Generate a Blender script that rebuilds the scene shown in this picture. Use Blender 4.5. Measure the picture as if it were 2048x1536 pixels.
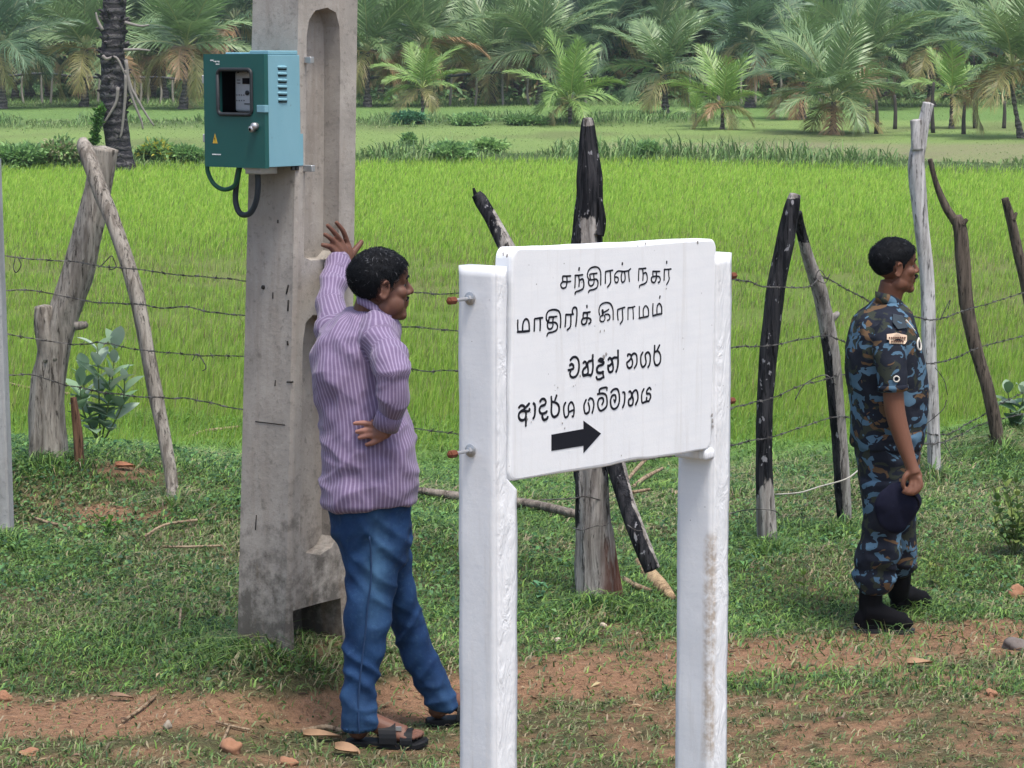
import bpy, bmesh, math, random
import numpy as np
from mathutils import Vector, Matrix

random.seed(7)
rng = np.random.default_rng(11)
scene = bpy.context.scene
for o in list(bpy.data.objects):
    bpy.data.objects.remove(o)
COL = scene.collection

# ------------------------------------------------------------------ camera, sky, sun, exposure
HC, FPX, CX, CY = 2.356, 5000.0, 1024.0, 768.0
PITCH = math.atan(648.0 / FPX)
CP, SP = math.cos(PITCH), math.sin(PITCH)
cam_d = bpy.data.cameras.new("camera")
cam_d.sensor_width = 36.0
cam_d.lens = FPX / 2048.0 * 36.0
cam_d.clip_start = 0.1
cam_d.clip_end = 4000.0
cam = bpy.data.objects.new("camera", cam_d)
COL.objects.link(cam)
cam.location = (0, 0, HC)
cam.rotation_euler = (math.radians(90) - PITCH, 0, 0)
scene.camera = cam

SUN_EL, SUN_AZ = math.radians(70), math.radians(150)     # azimuth clockwise from +Y: high, from behind the camera's right shoulder
world = bpy.data.worlds.new("World")
scene.world = world
world.use_nodes = True
wn = world.node_tree
bg = wn.nodes["Background"]
sky = wn.nodes.new("ShaderNodeTexSky")
sky.sky_type = 'NISHITA'
sky.sun_disc = False
sky.sun_elevation = SUN_EL
sky.sun_rotation = SUN_AZ
sky.air_density = 1.0
sky.dust_density = 4.0
sky.ozone_density = 1.0
wn.links.new(sky.outputs[0], bg.inputs[0])
bg.inputs[1].default_value = 0.11
sun_d = bpy.data.lights.new("sun", 'SUN')
sun_d.energy = 1.5
sun_d.angle = math.radians(14)
sun_d.color = (1.0, 0.96, 0.9)
sun = bpy.data.objects.new("sun", sun_d)
COL.objects.link(sun)
sdir = Vector((math.sin(SUN_AZ) * math.cos(SUN_EL), math.cos(SUN_AZ) * math.cos(SUN_EL), math.sin(SUN_EL)))
sun.rotation_euler = (-sdir).to_track_quat('-Z', 'Y').to_euler()
sun.location = (0, 0, 30)
scene.view_settings.view_transform = 'Standard'
scene.view_settings.look = 'None'
scene.view_settings.exposure = 1.15
scene.view_settings.gamma = 1.0
scene.cycles.volume_bounces = 0
scene.cycles.max_bounces = 6
scene.cycles.transparent_max_bounces = 8

# ------------------------------------------------------------------ geometry helpers
def P(px, py, Y):
    a = (px - CX) / FPX; b = (py - CY) / FPX
    t = Y / (CP - SP * b)
    return np.array((t * a, Y, HC + t * (-SP - CP * b)))

def project(x, y, z):
    d = y * CP - (z - HC) * SP
    return CX + FPX * x / d, CY - FPX * (y * SP + (z - HC) * CP) / d

def _h(ix, iy, iz):
    n = (ix.astype(np.int64) * 374761393 + iy.astype(np.int64) * 668265263 + iz.astype(np.int64) * 2147483647 + 144665) & 0xFFFFFFFF
    n = ((n ^ (n >> 13)) * 1274126177) & 0xFFFFFFFF
    n = (n ^ (n >> 16)) & 0xFFFFFFFF
    return n.astype(np.float64) / 4294967295.0

def vnoise(p):
    p = np.asarray(p, float)
    f = np.floor(p); t = p - f; t = t * t * (3 - 2 * t)
    ix, iy, iz = f[..., 0], f[..., 1], f[..., 2]
    r = 0
    for dx in (0, 1):
        wx = t[..., 0] if dx else 1 - t[..., 0]
        for dy in (0, 1):
            wy = t[..., 1] if dy else 1 - t[..., 1]
            for dz in (0, 1):
                wz = t[..., 2] if dz else 1 - t[..., 2]
                r = r + wx * wy * wz * _h(ix + dx, iy + dy, iz + dz)
    return r

def fbm(p, oct=3):
    p = np.asarray(p, float); s = 0; a = 1; n = 0
    for k in range(oct):
        s = s + a * vnoise(p * (2 ** k) + 17.3 * k); n += a; a *= .5
    return s / n

def fbm2(x, y, sc, seed=0, oct=3):
    x = np.asarray(x, float); y = np.asarray(y, float)
    return fbm(np.stack([x * sc + seed * 7.1, y * sc - seed * 3.3, np.full_like(x, seed * 1.7)], -1), oct)

def sstep(a, b, x):
    t = np.clip((np.asarray(x, float) - a) / (b - a), 0, 1)
    return t * t * (3 - 2 * t)

def cr(pts, per=6):
    p = np.asarray(pts, float)
    if len(p) < 3:
        return np.array([p[0] + (p[-1] - p[0]) * t for t in np.linspace(0, 1, per + 1)])
    q = np.vstack([2 * p[0] - p[1], p, 2 * p[-1] - p[-2]])
    out = []
    for i in range(1, len(q) - 2):
        a, b, c, d = q[i - 1:i + 3]
        for k in range(per):
            t = k / per
            out.append(.5 * ((2 * b) + (-a + c) * t + (2 * a - 5 * b + 4 * c - d) * t * t + (-a + 3 * b - 3 * c + d) * t ** 3))
    out.append(p[-1])
    return np.array(out)

def frames(p):
    t = np.gradient(p, axis=0)
    t /= np.linalg.norm(t, axis=1)[:, None] + 1e-12
    ref = np.array((0, 1.0, 0)) if abs(t[0][1]) < .9 else np.array((1.0, 0, 0))
    n = ref - t[0] * ref.dot(t[0]); n /= np.linalg.norm(n)
    A = [n]
    for i in range(1, len(p)):
        n = A[-1] - t[i] * A[-1].dot(t[i]); n /= np.linalg.norm(n) + 1e-12
        A.append(n)
    A = np.array(A)
    return t, A, np.cross(t, A)

def tube(pts, rad, n=14, per=5, flat=1.0, smooth=True):
    """closed tube; pts (k,3), rad (k,) ; flat scales the second axis"""
    q = np.column_stack([np.asarray(pts, float), np.broadcast_to(np.asarray(rad, float), (len(pts),))])
    if smooth and len(pts) > 1:
        q = cr(q, per)
    p, r = q[:, :3], np.maximum(q[:, 3], 1e-5)
    t, A, B = frames(p)
    th = np.linspace(0, 2 * math.pi, n, endpoint=False)
    ring = (A[:, None, :] * np.cos(th)[None, :, None] + B[:, None, :] * np.sin(th)[None, :, None] * flat) * r[:, None, None]
    V = (p[:, None, :] + ring).reshape(-1, 3)
    m = len(p)
    F = []
    for i in range(m - 1):
        for j in range(n):
            k = (j + 1) % n
            F.append((i * n + j, i * n + k, (i + 1) * n + k, (i + 1) * n + j))
    # rounded caps
    V = list(map(tuple, V))
    c0 = len(V); V.append(tuple(p[0] - t[0] * r[0] * .35)); c1 = len(V); V.append(tuple(p[-1] + t[-1] * r[-1] * .35))
    for j in range(n):
        k = (j + 1) % n
        F.append((c0, k, j)); F.append((c1, (m - 1) * n + j, (m - 1) * n + k))
    return np.array(V), F

def ell(c, r, R=None, nu=16, nv=10):
    V = []; F = []
    for i in range(1, nv):
        a = math.pi * i / nv
        for j in range(nu):
            b = 2 * math.pi * j / nu
            V.append((math.sin(a) * math.cos(b), math.sin(a) * math.sin(b), math.cos(a)))
    V.append((0, 0, 1)); V.append((0, 0, -1))
    for i in range(nv - 2):
        for j in range(nu):
            k = (j + 1) % nu
            F.append((i * nu + j, (i + 1) * nu + j, (i + 1) * nu + k, i * nu + k))
    top = len(V) - 2; bot = top + 1
    for j in range(nu):
        k = (j + 1) % nu
        F.append((top, j, k)); F.append((bot, (nv - 2) * nu + k, (nv - 2) * nu + j))
    V = np.array(V) * np.asarray(r, float)
    if R is not None:
        V = V @ np.asarray(R).T
    return V + np.asarray(c, float), F

def box(c, s, R=None):
    V = np.array([(x, y, z) for x in (-.5, .5) for y in (-.5, .5) for z in (-.5, .5)]) * np.asarray(s, float)
    if R is not None:
        V = V @ np.asarray(R).T
    F = [(0, 1, 3, 2), (4, 6, 7, 5), (0, 4, 5, 1), (2, 3, 7, 6), (0, 2, 6, 4), (1, 5, 7, 3)]
    return V + np.asarray(c, float), F

def axes(x, y, z):
    return np.column_stack([np.asarray(x, float), np.asarray(y, float), np.asarray(z, float)])

def rotz(a):
    c, s = math.cos(a), math.sin(a)
    return np.array([(c, -s, 0), (s, c, 0), (0, 0, 1.0)])
def rotx(a):
    c, s = math.cos(a), math.sin(a)
    return np.array([(1.0, 0, 0), (0, c, -s), (0, s, c)])
def roty(a):
    c, s = math.cos(a), math.sin(a)
    return np.array([(c, 0, s), (0, 1.0, 0), (-s, 0, c)])

def loft(rows, n=32, e=2.3, per=4):
    """rows of (py, xl, xr, Yc, half_depth): horizontal superellipse sections whose sides pass through the two pixels at depth Yc"""
    q = cr(np.asarray(rows, float), per)
    th = np.linspace(0, 2 * math.pi, n, endpoint=False)
    cx = np.sign(np.cos(th)) * np.abs(np.cos(th)) ** (2 / e); cy = np.sign(np.sin(th)) * np.abs(np.sin(th)) ** (2 / e)
    V = []; F = []
    for py, xl, xr, Y, hd in q:
        a = P(xl, py, Y); b = P(xr, py, Y); c = (a + b) / 2; w = (b[0] - a[0]) / 2
        for j in range(n):
            V.append((c[0] + w * cx[j], Y + hd * cy[j], c[2]))
    m = len(q)
    for i in range(m - 1):
        for j in range(n):
            k = (j + 1) % n
            F.append((i * n + j, (i + 1) * n + j, (i + 1) * n + k, i * n + k))
    V.append(tuple(np.mean(V[:n], 0))); V.append(tuple(np.mean(V[(m - 1) * n:m * n], 0)))
    for j in range(n):
        k = (j + 1) % n
        F.append((m * n, j, k)); F.append((m * n + 1, (m - 1) * n + k, (m - 1) * n + j))
    return np.array(V), F

def puff(outline, origin, ux, uz, un, th, rings=6):
    """pillow with the given outline (2-D points in metres along ux, uz)"""
    o = cr(np.vstack([outline, outline[:1]]), 4)[:-1]
    c = o.mean(0); n = len(o); V = []; F = []
    for side in (1, -1):
        for k in range(rings):
            s = 1 - (k / rings) ** 1.6 if k else 1.0
            h = th * math.sqrt(max(0, 1 - s * s)) * side
            if side == -1 and k == 0:
                continue
            for q in o:
                w = c + (q - c) * s
                V.append(origin + ux * w[0] + uz * w[1] + un * h)
    ct = len(V); V.append(origin + ux * c[0] + uz * c[1] + un * th); V.append(origin + ux * c[0] + uz * c[1] - un * th)
    def ringidx(side, k):
        return k * n if side == 1 or k == 0 else (rings + k - 1) * n
    for side in (1, -1):
        for k in range(rings - 1):
            a = ringidx(side, k); b = ringidx(side, k + 1)
            for j in range(n):
                l = (j + 1) % n
                f = (a + j, a + l, b + l, b + j)
                F.append(f if side == 1 else f[::-1])
        a = ringidx(side, rings - 1); cc = ct if side == 1 else ct + 1
        for j in range(n):
            l = (j + 1) % n
            F.append((a + j, a + l, cc) if side == 1 else (a + l, a + j, cc))
    return np.array(V), F

def join(prims):
    V = []; F = []; o = 0
    for v, f in prims:
        V.append(np.asarray(v, float)); F += [tuple(int(i) + o for i in q) for q in f]; o += len(v)
    return np.vstack(V), F

def raw_mesh(name, V, F):
    me = bpy.data.meshes.new(name)
    if isinstance(F, np.ndarray):
        k = F.shape[1]
        me.vertices.add(len(V)); me.vertices.foreach_set("co", np.ascontiguousarray(V, dtype=np.float32).ravel())
        me.loops.add(F.size); me.loops.foreach_set("vertex_index", np.ascontiguousarray(F, dtype=np.int32).ravel())
        me.polygons.add(len(F)); me.polygons.foreach_set("loop_start", np.arange(0, F.size, k, dtype=np.int32))
        me.polygons.foreach_set("loop_total", np.full(len(F), k, dtype=np.int32))
        me.update(calc_edges=True)
    else:
        me.from_pydata([tuple(v) for v in V], [], F)
        me.update()
    return me

def obj(name, V, F, mat, parent=None, smooth=True, attrs=None, loc=None, recalc=False):
    """ONE mesh object. V is in world space; loc is the object's origin (a parent's own place for parts)"""
    V = np.asarray(V, float)
    o0 = np.asarray(loc if loc is not None else ((0, 0, 0) if parent is None else parent['base0']), float)
    me = raw_mesh(name, V - o0, F)
    if recalc:
        b = bmesh.new(); b.from_mesh(me); bmesh.ops.recalc_face_normals(b, faces=b.faces); b.to_mesh(me); b.free()
    if smooth:
        me.polygons.foreach_set("use_smooth", np.ones(len(me.polygons), dtype=bool))
    for k, a in (attrs or {}).items():
        a = np.asarray(a, np.float32)
        if a.ndim == 1:
            at = me.attributes.new(k, 'FLOAT', 'POINT'); at.data.foreach_set("value", a)
        else:
            at = me.attributes.new(k, 'FLOAT_COLOR', 'POINT')
            at.data.foreach_set("color", np.column_stack([a[:, :3], np.ones(len(a), np.float32)]).astype(np.float32).ravel())
    if mat is not None:
        me.materials.append(mat)
    o = bpy.data.objects.new(name, me); COL.objects.link(o)
    if parent is None:
        o.location = o0
    else:
        pb = np.asarray(parent['base0'], float)
        o.parent = parent; o.location = o0 - pb
    o['base0'] = [float(v) for v in o0]
    return o

def tag(o, label=None, cat=None, group=None, kind=None):
    if label: o['label'] = label
    if cat: o['category'] = cat
    if group: o['group'] = group
    if kind: o['kind'] = kind
    return o

def thing(name, loc, label, cat, group=None):
    o = bpy.data.objects.new(name, None); COL.objects.link(o)
    o.empty_display_size = .1
    o.location = loc; o['base0'] = [float(v) for v in loc]
    return tag(o, label, cat, group)

def evaluated(V, F, mods):
    me = raw_mesh("tmp", V, F)
    b = bmesh.new(); b.from_mesh(me); bmesh.ops.recalc_face_normals(b, faces=b.faces); b.to_mesh(me); b.free()
    o = bpy.data.objects.new("tmp", me); COL.objects.link(o)
    extra = []
    for kind, kw in mods:
        m = o.modifiers.new(kind.lower(), kind)
        for k, v in kw.items():
            setattr(m, k, v)
    bpy.context.view_layer.update()
    dg = bpy.context.evaluated_depsgraph_get()
    ev = o.evaluated_get(dg)
    m2 = bpy.data.meshes.new_from_object(ev)
    n = len(m2.vertices); co = np.empty(n * 3, np.float32); m2.vertices.foreach_get("co", co)
    F2 = [tuple(p.vertices) for p in m2.polygons]
    bpy.data.objects.remove(o); bpy.data.meshes.remove(me); bpy.data.meshes.remove(m2)
    return co.reshape(-1, 3).astype(float), F2

def remesh(prims, voxel, sm=4, fac=.5):
    V, F = join(prims)
    return evaluated(V, F, [('REMESH', dict(mode='VOXEL', voxel_size=voxel)), ('SMOOTH', dict(factor=fac, iterations=sm))])

def vnormals(V, F):
    N = np.zeros_like(V)
    q = np.array([f if len(f) == 4 else (f[0], f[1], f[2], f[2]) for f in F])
    n = np.cross(V[q[:, 2]] - V[q[:, 0]], V[q[:, 3]] - V[q[:, 1]])
    for k in range(4):
        np.add.at(N, q[:, k], n)
    return N / (np.linalg.norm(N, axis=1)[:, None] + 1e-12)

# ------------------------------------------------------------------ material helpers
class NT:
    def __init__(s, name):
        s.m = bpy.data.materials.new(name); s.m.use_nodes = True; s.t = s.m.node_tree
        s.b = s.t.nodes["Principled BSDF"]; s.out = s.t.nodes["Material Output"]
    def n(s, typ, **kw):
        nd = s.t.nodes.new("ShaderNode" + typ)
        for k, v in kw.items():
            setattr(nd, k, v)
        return nd
    def set(s, sock, v):
        if isinstance(v, bpy.types.NodeSocket): s.t.links.new(v, sock)
        elif isinstance(v, (tuple, list)) and len(v) == 3 and sock.type == 'RGBA': sock.default_value = (*v, 1)
        else: sock.default_value = v
    def coord(s, stretch=None, kind='Object'):
        c = s.n('TexCoord').outputs[kind]
        if stretch is None: return c
        mp = s.n('Mapping'); s.set(mp.inputs[0], c); mp.inputs[3].default_value = stretch
        return mp.outputs[0]
    def noise(s, scale, detail=4, rough=.55, vec=None, dist=0.0):
        n = s.n('TexNoise'); s.set(n.inputs['Vector'], vec if vec is not None else s.coord())
        n.inputs['Scale'].default_value = scale; n.inputs['Detail'].default_value = detail
        n.inputs['Roughness'].default_value = rough; n.inputs['Distortion'].default_value = dist
        return n.outputs['Fac']
    def ramp(s, fac, stops, interp='LINEAR'):
        r = s.n('ValToRGB'); r.color_ramp.interpolation = interp
        e = r.color_ramp.elements
        while len(e) < len(stops): e.new(.5)
        for el, (p, c) in zip(e, stops):
            el.position = p; el.color = (*c, 1) if len(c) == 3 else c
        s.set(r.inputs[0], fac)
        return r.outputs[0]
    def step(s, fac, a, b):
        if a > b: return s.ramp(fac, [(b, (1, 1, 1)), (a, (0, 0, 0))])
        return s.ramp(fac, [(a, (0, 0, 0)), (b, (1, 1, 1))])
    def mix(s, fac, a, b, mode='MIX'):
        m = s.n('Mix', data_type='RGBA', blend_type=mode)
        s.set(m.inputs[0], fac); s.set(m.inputs[6], a); s.set(m.inputs[7], b)
        return m.outputs[2]
    def math(s, op, a, b=0.0, clamp=False):
        m = s.n('Math', operation=op); m.use_clamp = clamp; s.set(m.inputs[0], a); s.set(m.inputs[1], b)
        return m.outputs[0]
    def attr(s, name, out='Fac'):
        a = s.n('Attribute'); a.attribute_name = name
        return a.outputs[out]
    def bump(s, h, strength=.3, dist=.01, prev=None):
        b = s.n('Bump'); b.inputs['Strength'].default_value = strength; b.inputs['Distance'].default_value = dist
        s.set(b.inputs['Height'], h)
        if prev is not None: s.set(b.inputs['Normal'], prev)
        return b.outputs[0]
    def done(s, col=None, rough=.8, normal=None, spec=.3, metal=0.0):
        if col is not None: s.set(s.b.inputs['Base Color'], col)
        s.set(s.b.inputs['Roughness'], rough); s.set(s.b.inputs['Specular IOR Level'], spec); s.set(s.b.inputs['Metallic'], metal)
        if normal is not None: s.set(s.b.inputs['Normal'], normal)
        return s.m
    def leafy(s, col, transl=.35, rough=.6, spec=.2):
        """reflecting plus light-transmitting leaf"""
        s.set(s.b.inputs['Base Color'], col); s.set(s.b.inputs['Roughness'], rough); s.set(s.b.inputs['Specular IOR Level'], spec)
        t = s.n('BsdfTranslucent'); s.set(t.inputs[0], col)
        mx = s.n('MixShader'); mx.inputs[0].default_value = transl
        s.t.links.new(s.b.outputs[0], mx.inputs[1]); s.t.links.new(t.outputs[0], mx.inputs[2])
        s.t.links.new(mx.outputs[0], s.out.inputs[0])
        return s.m

def plain(name, c, rough=.6, metal=0.0, spec=.4, var=.25, scale=30):
    s = NT(name)
    nz = s.noise(scale)
    d = tuple(x * (1 - var) for x in c); l = tuple(min(1, x * (1 + var)) for x in c)
    return s.done(s.mix(nz, d, l), rough, s.bump(s.noise(scale * 4), .08, .004), spec, metal)
# ------------------------------------------------------------------ terrain
CTRL = np.array([(-.43, 8.6, -.05), (0, 8.9, -.03), (-.07, 6.4, 0), (.55, 7.2, 0), (-.82, 9.15, .17), (-.62, 9.3, .17), (1.6, 10.7, -.105), (1.95, 11.05, -.11),
                 (.5, 9.9, 0), (-2.42, 13.1, .25), (-1.7, 12.5, .15), (-2.45, 12.07, .05), (-1.6, 9, 0), (-1.5, 10.5, .06),
                 (.36, 10.86, 0), (1.26, 12.3, -.05), (1.7, 12.9, -.05), (2.44, 14.4, -.05), (3, 15.4, -.05), (2.3, 10.3, -.06), (-3.5, 10, 0), (-.8, 12, .1),
                 (-4, 13, .25), (4.5, 12, -.05), (4, 8, 0), (-4, 7, 0), (0, 4, 0), (-.23, 8.92, -.04), (-.25, 9.15, 0), (-.6, 8.65, -.05), (-.35, 8.75, -.05), (-.1, 8.95, -.03), (.0, 13, 0), (1.2, 9.2, 0)])
FENCE = np.array([(-8, 15.0), (-2.42, 13.1), (-1.7, 12.5), (-.6, 11.5), (.36, 10.86), (1.26, 12.3), (2.44, 14.4), (3.1, 15.5), (8, 19)])

def zg(x, y):
    x = np.asarray(x, float); y = np.asarray(y, float)
    num = 0; den = 0
    for cx, cy, cz in CTRL:
        w = 1 / (((x - cx) ** 2 + (y - cy) ** 2) + .04) ** 1.6
        num = num + w * cz; den = den + w
    near = num / den
    near = near + (fbm2(x, y, 2.2, 3) - .5) * .035 * sstep(.25, .9, np.hypot(x + .43, y - 8.6)) * sstep(.2, .8, np.hypot(x - 1.6, y - 10.8))
    for cx, cy, cz, rr0 in ((-.36, 8.72, -.052, .55), (1.68, 10.80, -.105, .45)):      # level standing spots
        g0 = np.exp(-(((x - cx) ** 2 + (y - cy) ** 2) / rr0 ** 2) ** 2)
        near = near * (1 - g0) + cz * g0
    fy = np.interp(x, FENCE[:, 0], FENCE[:, 1])
    t = sstep(fy + .4, np.minimum(fy + 7.5, np.maximum(18.6, fy + 3)), y)
    far = -.45 + .75 * sstep(60, 150, y) * 1.0
    far = far + (fbm2(x, y, .25, 9, 2) - .5) * .10 * sstep(68, 90, y)
    # low earth banks between the fields
    yb = bund_y(x)
    far = far + .30 * np.exp(-((y - yb) / 1.7) ** 2) + .2 * np.exp(-((y - (99 + .15 * x)) / 2.2) ** 2) * (x < 9)
    return near * (1 - t) + far * t

def bund_y(x):
    return np.interp(np.asarray(x, float), [-40, -13, -2, 4, 9, 14, 40], [62, 63.5, 67.5, 68, 64, 60.5, 56])

def zg1(x, y):
    return float(zg(np.array([x]), np.array([y]))[0])

def G(px, py):
    """where the pixel's ray meets the ground"""
    lo, hi = 6.0, 300.0
    ys = np.concatenate([np.linspace(6, 20, 140), np.linspace(20.2, 250, 400)])
    pr = np.array([P(px, py, y) for y in ys])
    d = pr[:, 2] - zg(pr[:, 0], pr[:, 1])
    k = np.argmax(d < 0) if (d < 0).any() else len(ys) - 1
    lo, hi = ys[max(k - 1, 0)], ys[k]
    for _ in range(25):
        m = (lo + hi) / 2; p = P(px, py, m)
        if p[2] > zg1(p[0], p[1]): lo = m
        else: hi = m
    return P(px, py, (lo + hi) / 2)

def dirt_mask(x, y, z):
    """share of bare red earth: a foot path, trodden patches on the bank, a patchy verge in front"""
    px, py = project(x, y, z)
    c = np.interp(px, [-200, 0, 350, 650, 900, 1100, 1300, 1500, 1700, 2048, 2300], [1440, 1435, 1432, 1425, 1395, 1362, 1335, 1318, 1300, 1270, 1240])
    w = np.interp(px, [0, 300, 650, 900, 1100, 1400, 1700, 2048], [42, 46, 52, 60, 62, 52, 46, 44])
    m = 1.05 * np.exp(-np.abs((py - c) / w) ** 3)
    m = np.maximum(m, .47 * sstep(0, 60, py - c - 20) + .06 * sstep(1100, 1700, px) * sstep(0, 60, py - c))
    for ex, ey, rx, ry, s in [(215, 1030, 105, 34, .85), (250, 940, 70, 26, .7), (330, 1015, 40, 25, .6), (650, 1275, 70, 42, .75), (1200, 1235, 60, 26, .7),
                              (1290, 1290, 120, 26, .6), (1930, 1410, 120, 26, .3), (1330, 1130, 40, 20, .4), (560, 960, 40, 20, .3), (1290, 960, 60, 25, .3),
                              (1590, 960, 50, 40, .35), (300, 930, 230, 60, .40), (420, 1010, 60, 40, .45), (110, 1000, 80, 40, .42), (1150, 1120, 90, 50, .34), (1640, 1180, 120, 60, .30), (1950, 1010, 60, 40, .3)]:
        m = np.maximum(m, s * np.exp(-(((px - ex) / rx) ** 2 + ((py - ey) / ry) ** 2)))
    n = fbm2(x, y, 3.2, 5) * .6 + fbm2(x, y, 11, 6, 2) * .4
    n = n + .5 * (fbm2(x, y, 26, 16, 2) - .5)
    return np.clip(sstep(.28, .80, m * .92 + (n - .5) * 1.55), 0, 1)

def graded(a, b, step, grow, end):
    r = list(np.arange(a, b + 1e-6, step)); s = step
    while r[-1] < end:
        s *= grow; r.append(r[-1] + s)
    return r

xs_ = graded(0, 4.4, .05, 1.10, 560); xs = np.array([-v for v in xs_[:0:-1]] + xs_)
ys = np.array(graded(4.0, 19.0, .055, 1.022, 260)); ys = np.concatenate([[-60, -20, -5, 1, 3], ys, [300, 400, 600]])
gx, gy = np.meshgrid(xs, ys)
gz = zg(gx, gy)
V = np.stack([gx, gy, gz], -1).reshape(-1, 3)
nx, ny = len(xs), len(ys)
ii = (np.arange(ny - 1)[:, None] * nx + np.arange(nx - 1)[None, :]).ravel()
Fg = np.stack([ii, ii + 1, ii + nx + 1, ii + nx], -1)
x, y, z = V.T
dirt = np.where(y < 19, dirt_mask(x, np.maximum(y, 4), z), 0)
dirt[y < 4] = .5
# colour of the bare surface under the plants, field by field
def field_cols(x, y):
    yb = bund_y(x)
    soil = np.array((.365, .218, .132)); thatch = np.array((.130, .125, .066)); paddy = np.array((.170, .255, .055))
    f2 = np.array((.215, .315, .100)); f3 = np.array((.155, .265, .080)); pale = np.array((.270, .255, .155)); rough = np.array((.085, .135, .050)); grove = np.array((.12, .15, .075))
    c = np.tile(paddy, (len(x), 1))
    def over(c, k, m):
        m = np.clip(m, 0, 1)[:, None]
        return c * (1 - m) + k * m
    n1 = fbm2(x, y, .35, 21)
    c = over(c, np.array((.20, .22, .085)), sstep(.45, .62, n1) * .7)
    c = over(c, rough, np.exp(-((y - yb) / 2.2) ** 2) * 1.3)
    m2 = sstep(1.5, 2.5, y - yb)
    c = over(c, f2, m2)
    c = over(c, np.array((.17, .21, .085)), m2 * sstep(.45, .65, fbm2(x, y * .5, .3, 4)) * .8)
    dry = m2 * sstep(2.5, 5.5, x + (fbm2(x, y, .4, 8) - .5) * 4 + (y - 66) * .10) * (1 - sstep(80, 84, y + (fbm2(x, y, .3, 31) - .5) * 5))
    c = over(c, pale, dry * (.55 + .6 * (fbm2(x, y, .9, 12) - .3)))
    c = over(c, rough, np.exp(-((y - (99 + .15 * x)) / 2.6) ** 2) * (x < 9) * 1.2)
    c = over(c, f3, sstep(101, 104, y))
    c = over(c, rough, sstep(118, 128, y + (fbm2(x, y, .2, 14) - .5) * 16))
    c = over(c, np.array((.30, .24, .16)), sstep(132, 138, y) * sstep(.36, .50, fbm2(x, y, .15, 18)) * .9)
    c = over(c, grove, sstep(150, 165, y))
    near = 1 - sstep(14.5, 19, y)
    return c, soil, thatch, near
c, soil, thatch, near = field_cols(x, y)
dm = dirt[:, None]
nearc = thatch * (1 - dm) + soil * dm
gcol = c * (1 - near[:, None]) + nearc * near[:, None]
t = NT("earth_and_field_soil")
col = t.attr('col', 'Color')
n1 = t.noise(26, 6, .65); n2 = t.noise(140, 3, .6)
col2 = t.mix(t.step(n1, .25, .75), t.mix(1.0, col, (.62, .60, .58), 'MULTIPLY'), t.mix(1.0, col, (1.25, 1.25, 1.27), 'MULTIPLY'))
col3 = t.mix(t.step(n2, .55, .75), col2, t.mix(1.0, col2, (.62, .6, .6), 'MULTIPLY'))
h = t.math('ADD', t.math('MULTIPLY', n1, 1.0), t.math('MULTIPLY', n2, .35))
M_ground = t.done(col3, .95, t.bump(h, 1.0, .05), .1)
ground = tag(obj("ground", V, Fg, M_ground, attrs={'col': gcol}), kind='structure')

# ------------------------------------------------------------------ grass, rice and weeds (many blades, one object per kind of cover)
def leaf_mat(name, transl=.35, rough=.55, spec=.25):
    s = NT(name)
    return s.leafy(s.attr('col', 'Color'), transl, rough, spec)
M_blade = leaf_mat("grass_blade", .3)
M_rice = leaf_mat("rice_blade", .45)
M_weed = leaf_mat("weed_leaf", .3)

def blades(p, h, w, az, lean, col, tipc=None):
    n = len(p)
    d = np.stack([np.cos(az), np.sin(az), np.zeros(n)], -1)
    s = np.stack([-np.sin(az + .6), np.cos(az + .6), np.zeros(n)], -1) * (w / 2)[:, None]
    up = np.array((0, 0, 1.0))
    m = p + up * (h * .55)[:, None] + d * (h * lean * .3)[:, None]
    tpt = p + up * (h * (1 - .35 * lean))[:, None] + d * (h * lean)[:, None]
    V = np.stack([p - s, p + s, m - s * .75, m + s * .75, tpt], 1).reshape(-1, 3)
    k = np.arange(n)[:, None] * 5
    F = np.concatenate([k + np.array((0, 1, 3)), k + np.array((0, 3, 2)), k + np.array((2, 3, 4))], 1).reshape(-1, 3)
    tc = col if tipc is None else tipc
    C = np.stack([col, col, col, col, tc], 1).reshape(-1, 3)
    return V, F, C

def leaves(p, dirv, nrm, L, W, col):
    """folded four-point leaves"""
    n = len(p)
    dirv = dirv / np.linalg.norm(dirv, axis=1)[:, None]
    s = np.cross(dirv, nrm); s /= np.linalg.norm(s, axis=1)[:, None] + 1e-9
    u = np.cross(s, dirv)
    mid = p + dirv * (L * .45)[:, None]
    tip = p + dirv * L[:, None] - u * (L * .18)[:, None]
    V = np.stack([p, mid + s * (W / 2)[:, None] + u * (W * .18)[:, None], tip, mid - s * (W / 2)[:, None] + u * (W * .18)[:, None]], 1).reshape(-1, 3)
    k = np.arange(n)[:, None] * 4
    F = np.concatenate([k + np.array((0, 1, 2)), k + np.array((0, 2, 3))], 1).reshape(-1, 3)
    return V, F, np.repeat(col, 4, 0)

def stack(parts):
    V = []; F = []; C = []; o = 0
    for v, f, c in parts:
        V.append(v); F.append(f + o); C.append(c); o += len(v)
    return np.vstack(V), np.vstack(F), np.vstack(C)

def pick(cols, n, jit=.25):
    cols = np.array(cols); c = cols[rng.integers(0, len(cols), n)]
    return np.clip(c * (1 + (rng.random((n, 1)) - .5) * 2 * jit) * (1 + (rng.random((n, 3)) - .5) * .15), 0, 1)

def scatter(n, y0, y1, half, pw):
    """points in the widening strip the lens sees, thinning with distance"""
    u = rng.random(n)
    a = 2 - pw
    y = (y0 ** a + u * (y1 ** a - y0 ** a)) ** (1 / a)
    x = (rng.random(n) * 2 - 1) * (half * y + .3)
    return x, y

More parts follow.
